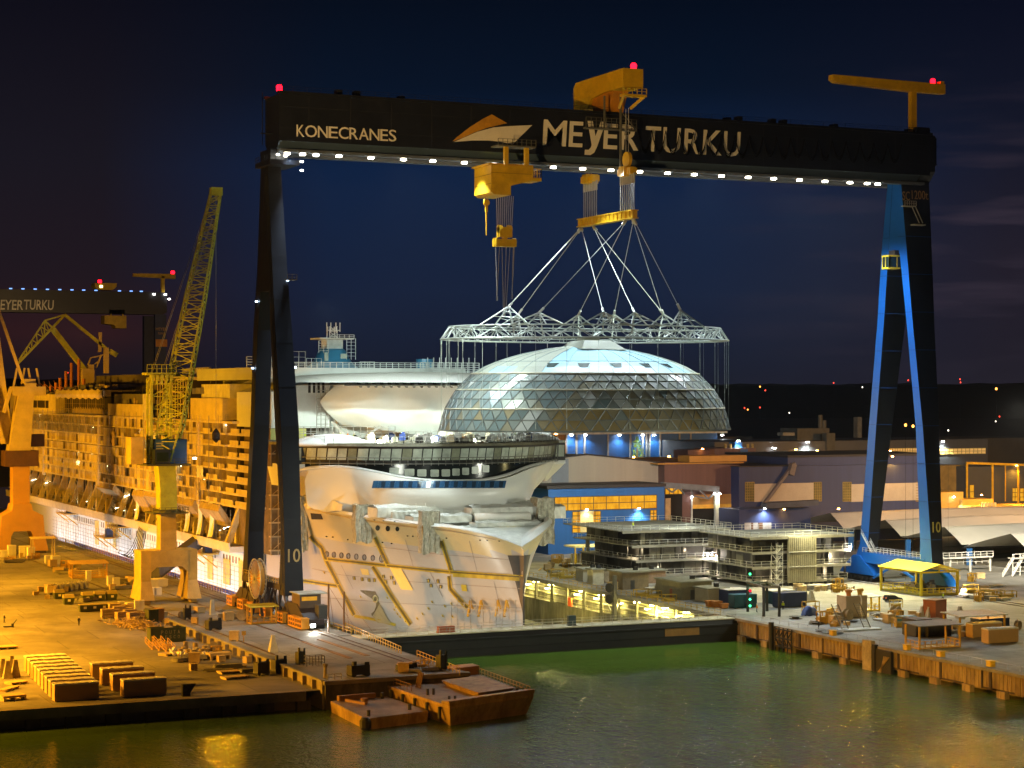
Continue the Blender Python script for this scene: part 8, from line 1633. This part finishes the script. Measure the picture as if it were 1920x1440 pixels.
    for k, (px, py, l) in enumerate(((712, 829, 'dazzling floodlight on the bridge deck, leftmost of three'), (803, 828, 'dazzling floodlight on the bridge deck, middle of three'), (886, 825, 'dazzling floodlight on the bridge deck, rightmost of three'))):
        p = pt(px, py, 34); T = thing('floodlight', l, 'floodlight', (p.x, 34, 35.7)); b = MB(); b.bar((p.x, 34, 35.7), (p.x, 34, p.z), .15); b.bar((p.x-.7, 34, 35.7), (p.x+.7, 34, 35.7), .15); b.build('stand', black, T); b = MB(); b.lathe([(.2, -.5), (.62, -.2), (.62, .2), (.2, .5)], (p.x, 34, p.z), 12); b.build('lamp_head', fl, T); point((p.x, 33, p.z+.4), 2.5, WHITE, .5)
    rr = random.Random(12); cols = [M('pale locker', (.45, .42, .3)), gy, dkin, bluek, gy, wood2, scafm]; G = 'crates and gear on the bridge deck'
    for k in range(44):
        x = rr.uniform(14, 72); y = rr.uniform(max(T0(x)+2, 22), 52); w = rr.uniform(.8, 2.6); hh = rr.uniform(.6, 1.8); b = MB(); b.obox((0, 0, .1), w, rr.uniform(.7, 1.6), hh, 0, 0, rr.choice((1, 1, .8))); b.obox((w*.1, 0, hh+.1), w*.5, .6, rr.uniform(.1, .5)); b.obox((0, 0, 0), w*.8, .6, .1); o = b.build('gear_crate', cols[k % 7]); o.location = (x, y, 35.7); o.rotation_euler = (0, 0, rr.uniform(-.5, .5)); tag(o, 'crate or gear box among the clutter of the bridge deck', 'crate', G)
    b = MB(); rr = random.Random(5)
    for k in range(34): x = 52+.55*k; y = T0(x)+3+rr.random()*3; b.path([V((x, y, 35.7)), V((x+.2, y, 37.1)), V((x+.5, y, 37.5)), V((x+.8, y, 37.1)), V((x+.85, y, 36.2))], .09, 5)
    tag(b.build('hose_hooks', M('mast white', (.7, .72, .72))), 'row of white bent pipe hooks on the right half of the bridge deck', 'pipework')
    b = MB(); xs = [12+1.6*k for k in range(40)]
    P = [V((x, T0(x)-1.6, 35.7)) for x in xs]; b.rail(P, 1.5, 1.8, .05, 0, 2); tag(b.build('guard_rail', whr), 'white tube guard rail along the front edge of the bridge roof', 'railing')
    b = MB(); rr = random.Random(15)
    for x0, x1, y, z1 in ((14, 40, 50, 39), (40, 62, 46, 37.8), (58, 74, 42, 40)): b.rail([(x0, y, 35.7), (x1, y, 35.7)], z1-35.7, 1.7, .06, 0, 3); b.box(x0, y, (z1+35.7)/2, x1, y+1.5, (z1+35.7)/2+.12)
    tag(b.build('deck_scaffold', scafm), 'tube scaffolding stages across the bridge deck under the wrapped house', 'scaffold')
    solo('covered_heap', 'crumpled clear sheeting heap on the bridge deck beside the right floodlight', 'covered heap', lambda b: b.grid(lambda u, v: (-2.6+5.2*u, -1.5+3*v, 4.2*max(0, 1-abs(2*u-.9)**1.4)*max(0, math.sin(3.14*v))**.6+.2*math.sin(17*u+8*v)), 18, 10), M('clear sheeting', (.58, .56, .46)), (pt(838, 830, 36).x, 36, 35.7), 0, None, True)
    p = pt(986, 818, 42); T = thing('hanging_chain', 'heavy dark chain hanging under the right of the dome base', 'chain', (p.x, 42, 35.7)); b = MB()
    for k in range(6): z = 36.2+.75*k; b.bar((p.x-.9, 42, z), (p.x+.9, 42, z+.9), .28); b.bar((p.x+.9, 42, z), (p.x-.9, 42, z+.9), .28)
    b.build('links', M('chain grey', (.14, .13, .11), .5, .3), T)
ship_gear()
# ---------------------------------------------------------------- plate seams, ladders, scaffolds, lamps and yard clutter
def details():
    sm = M('seam grey navy', (.022, .026, .036), .6, 0, .2); G = [o for o in bpy.data.objects if o.name == 'gantry_crane'][0]; gd = [o for o in G.children if o.name.startswith('main_girder')][0]
    b = MB()
    for k in range(18): x = 3+9.1*k; b.box(x-.05, 3.47, 98.7, x+.05, 3.5, 108.1)
    for z in (101.2, 105.6): b.box(-3.3, 3.475, z-.04, 161, 3.5, z+.04)
    b.build('plate_seam', sm, gd)
    def at(secs, z):
        for a, c in zip(secs, secs[1:]):
            if a[0] <= z <= c[0]: u = (z-a[0])/(c[0]-a[0]); return [p+(q-p)*u for p, q in zip(a, c)]
    RN = [(6, 156.6, 159.8, .0, 5.2), (10, 156.6, 159.8, .4, 4.7), (38.6, 154.9, 159.6, 1.4, 4.2), (64, 153.1, 159.4, 3.0, 5.4), (80, 152.0, 159.2, 3.7, 6.6), (97.2, 150.9, 159, 4.6, 8)]
    RF = [(6, 156.6, 159.8, 26.8, 31.6), (9, 156.8, 159.8, 26.7, 30.2), (38.6, 154.9, 159.6, 20.4, 23.5), (64, 153.1, 159.4, 14.6, 17.3), (80, 152.0, 159.2, 11.3, 14.1), (97.2, 150.9, 159, 8, 9.9)]
    LN = [(5.5, -3.2, .8, .4, 4.6), (18, -3.2, .4, .9, 3.0), (40, -3.6, .2, 1.8, 5.7), (60, -3.9, -.3, 4.7, 7.9), (73, -4.1, -.9, 6.1, 8.8), (94.5, -4.6, -1.8, 7.6, 9.2)]
    for S, mt in ((RN, M('seam blue', (.012, .07, .26), .6)), (RF, M('seam blue', (.012, .07, .26))), (LN, sm)):
        b = MB()
        for k in range(9):
            z = 12+9*k; _, a0, a1, c0, c1 = at(S, z); b.box(a0-.04, c0-.04, z-.07, a1, c1, z+.07)
        for k in range(28 if S is LN else 0):
            z, z2 = 8+3*k, 11+3*k; p, q = at(S, z), at(S, z2)
            b.bar((p[1]-.16, p[3]+.7, z), (q[1]-.16, q[3]+.7, z2), .09); b.bar((p[1]-.16, p[3]+1.3, z), (q[1]-.16, q[3]+1.3, z2), .09)
        b.build('ladder_and_seams', mt, G)
    lm = emis('small cool lamp', (.6, .8, 1), 8)
    for x, y, z in ((-1.0, 5.6, 70), (.1, 3.9, 52), (-4.3, 16.5, 66), (-4.2, 19.5, 52)): b = MB(); b.box(x-.2, y-.4, z-.1, x+.2, y, z+.2); b.build('leg_lamp', lm, G)
    b = MB(); z = 70.; b.box(-1.6, 3.6, z, .4, 6.4, z+.2); b.rail([(-1.6, 3.6, z), (.4, 3.6, z)], 1.2, .8, .06); b.build('leg_platform', M('dim platform', (.12, .12, .10)), G)
    # ship: staging along the hull, scaffold frames, sheets and work lamps
    b = MB()
    for z in (-3.2, -1.0, 1.4): b.bar((17.2, 96, z), (17.2, 330, z), .10); b.bar((17.4, 96, z+1.1), (17.4, 330, z+1.1), .06)
    for k in range(60): t = 97+3.9*k; b.bar((17.3, t, -8), (17.3, t, 2.6), .08)
    b.build('hull_staging', scafm, SHIP)
    rr = random.Random(52); wl = emis('deck work lamp', (1, .86, .55), 22)
    for k in range(46):
        t = rr.uniform(96, 380); d = rr.choice((0, 0, 1, 2, 3, 4, 5, 6)); z = 9.8+rr.random()*6 if d == 0 else 19+2.92*d+2.2; b = MB(); b.lathe([(.08, -.14), (.16, 0), (.08, .14)], (12.9 if d else 15.5, t, z), 6); b.bar((12.9 if d else 15.5, t, z), (14 if d else 17, t, z+.5), .05); b.build('work_lamp', wl, SHIP)
        if k % 4 == 0: point((12.2 if d else 14.5, t, z), .25, (1, .8, .45))
    for k in range(16):
        t = rr.uniform(98, 228); z = 19+2.92*rr.randint(0, 6); w = rr.uniform(3, 8); h = rr.uniform(2.4, 5.4); b = MB(); ph = rr.random()*6
        b.grid(lambda u, v: (11.35+.15*math.sin(9*u+ph)+.1*math.sin(13*v), t+w*u, z+h*v), 10, 6); b.build('hanging_sheet', [tarp, cream2, cream, M('ochre sheet', (.42, .30, .12), .5, 0, .3, .5)][k % 4], SHIP, True)
    b = MB()
    for k in range(34):
        t = 98+8.4*k; b.bar((11.1, t, 18), (11.1, t, 41.2), .08); b.bar((11.1, t+.1, 20), (11.1, t+8, 26), .06)
    for z in (21.5, 24.4, 27.4, 30.3, 33.2, 36.1): b.bar((11.1, 98, z), (11.1, 384, z), .07)
    b.build('balcony_scaffold', scafm, SHIP)
    b = MB()
    for k in range(120): t = rr.uniform(96, 384); x = rr.uniform(12.5, 24); z = 39.9+(6.3 if t > 300 else 7.9 if t > 228 else 0 if t > 226 else 6.6 if 131 > t else 3.6); w = rr.uniform(.4, 1.8); b.obox((x, t, z), w, rr.uniform(.5, 3), rr.uniform(.4, 1.8), rr.uniform(-.3, .3), rr.choice((0, 1, 2)))
    for k in range(60): t = rr.uniform(96, 384); x = rr.uniform(12.5, 24); z = 47.; b.bar((x, t, z), (x+rr.uniform(-1, 1), t+rr.uniform(-3, 3), z+rr.uniform(1, 3.4)), .12)
    o = b.build('rooftop_gear', [gy, cream2, scafm], SHIP); o['kind'] = 'stuff'
    b = MB()
    for k in range(7): b.rail([(13+.2*k, 96+40*k, 40.2), (13+.2*k, 132+40*k, 40.2)], 1.2, 2, .05)
    b.build('lido_rail', scafm, SHIP)
    # hull: thin weld lines between the primer strips
    h = [o for o in SHIP.children if o.name.split('.')[0] == 'hull'][0]; b = MB()
    for pts in ([(585, 1066), (640, 1078), (760, 1090), (976, 1104)], [(596, 1120), (760, 1132), (978, 1140)], [(700, 1024), (830, 1040), (962, 1050)], [(760, 1012), (776, 1066)], [(880, 1014), (896, 1078)], [(926, 1090), (940, 1150)], [(640, 1060), (662, 1104)], [(806, 1072), (830, 1120)], [(700, 968), (840, 994), (930, 1012)]): hull_strip(b, pts, .42, 0, .035)
    b.build('weld_line', M('weld line', (.24, .215, .20), .5), h)
    # yard clutter: bundles, crates, spools and machinery in rows
    def bundle(b):
        for k in range(5): b.bar((-1.9, -.5+.25*k, .28), (1.9, -.5+.25*k, .28), .2)
        for k in range(4): b.bar((-1.8, -.38+.25*k, .5), (1.8, -.38+.25*k, .5), .2)
        for x in (-1.2, 1.2): b.box(x, -.7, 0, x+.15, .7, .16)
    def case(b): b.box(-.7, -.5, .12, .7, .5, 1.1); b.box(-.74, -.54, 1.02, .74, .54, 1.12); b.box(-.6, -.5, 0, -.4, .5, .12); b.box(.4, -.5, 0, .6, .5, .12); b.box(-.04, -.53, .12, .04, .53, 1.1)
    def spool(b): b.tube((0, -.5, .8), (0, -.38, .8), .8, 14); b.tube((0, .38, .8), (0, .5, .8), .8, 14); b.tube((0, -.4, .8), (0, .4, .8), .45, 12)
    def rack(b): b.rail([(-1, -.5, 0), (1, -.5, 0), (1, .5, 0), (-1, .5, 0), (-1, -.5, 0)], 1.5, 1, .07, 0, 2); b.box(-.9, -.4, .1, .2, .4, .9); b.tube((.5, 0, .1), (.5, 0, 1.3), .25, 8)
    rg = random.Random(63); L = {0: [], 1: [], 2: [], 3: []}
    zones = [((100, 1062), (150, 1078), 12, 'by the far end of the yard, left of the dock rails'), ((210, 1086), (262, 1108), 12, 'between the yard shelter and the green crane'), ((70, 1108), (118, 1126), 8, 'at the left end of the waste skips'), ((330, 1215), (470, 1262), 16, 'along the apron step'), ((300, 1140), (380, 1168), 8, 'beneath the green crane on the apron'), ((10, 1046), (70, 1056), 10, 'at the feet of the orange crane'), ((430, 1148), (470, 1166), 5, 'on the apron beside the gantry bogies'), ((150, 1122), (205, 1128), 6, 'among the waste skips'), ((700, 1262), (800, 1256), 6, 'on the pier end')]
    zr = [((1030, 1052), (1110, 1080), 18, 'on the far side of the dock before the blue hall'), ((1120, 1080), (1160, 1108), 10, 'beside the small olive shed'), ((1230, 1098), (1300, 1112), 6, 'behind the large olive shed'), ((1490, 1110), (1600, 1106), 10, 'in the lit yard before the corrugated section'), ((1640, 1158), (1730, 1172), 12, 'near the red brown cabin'), ((1810, 1118), (1900, 1128), 8, 'right of the yellow canopy'), ((1520, 1160), (1600, 1184), 10, 'near the beige tank box'), ((1700, 1078), (1860, 1092), 8, 'under the tent halls'), ((1780, 1180), (1910, 1196), 6, 'near the wrapped crates on the right')]
    nm = ['bundle of steel bars', 'wooden case', 'cable spool', 'small gas rack']
    for Z, f in ((zones, pg), (zr, pz)):
        for A, B, n, w in Z:
            for k in range(n):
                p = f(A[0]+(B[0]-A[0])*rg.random()+rg.uniform(-5, 5), A[1]+(B[1]-A[1])*rg.random()+rg.uniform(-2, 2)); c = rg.choice((0, 0, 1, 1, 1, 2, 3)); q = rg.uniform(.8, 1.5)
                L[c].append((p, rg.uniform(-.6, .6), (q, q, q*rg.uniform(.8, 1.3)), '%s %s' % (nm[c], w)))
    for c, (cat, grp, fn, mt) in enumerate((('steel bars', 'bar bundles lying in the yards', bundle, gy), ('case', 'wooden cases lying in the yards', case, wood), ('cable spool', 'cable spools in the yards', spool, wood2), ('rack', 'gas racks in the yards', rack, goldk))): many_(('bar_bundle', 'wooden_case', 'cable_spool', 'gas_rack')[c], cat, grp, L[c], fn, mt)
    # quay edge rail, rope and hydrants on the right bank
    b = MB(); b.rail([(86.6, -34, .12), (86.6, -150, .12)], .9, 3.4, .04, 0, 1); tag(b.build('chain_rail', grail), 'thin chain rail along the edge of the right quay', 'railing')
    for k, y in enumerate((-64, -88, -98, -112)): solo('quay_box', 'small yellow mooring box on the edge of the right quay', 'box', lambda b: (b.box(-.5, -.6, 0, .5, .6, .9), b.box(-.6, -.7, .9, .6, .7, 1.), b.box(-.3, -.75, .3, .3, -.6, .6)), yel, (86.2, y, .12), 0, 'mooring boxes on the right quay edge')
details()
# ---------------------------------------------------------------- thin night haze in the air, so the lamps glow
def haze():
    b = MB(); b.box(-900, -700, -13, 1500, 1200, 135); m = bpy.data.materials.new('haze'); m.use_nodes = True; N = m.node_tree.nodes; N.clear(); out = N.new('ShaderNodeOutputMaterial'); v = N.new('ShaderNodeVolumePrincipled')
    v.inputs['Color'].default_value = (.82, .9, 1, 1); v.inputs['Density'].default_value = .00003; v.inputs['Anisotropy'].default_value = .3; m.node_tree.links.new(v.outputs[0], out.inputs['Volume'])
    o = b.build('haze', m); o['kind'] = 'stuff'
haze()
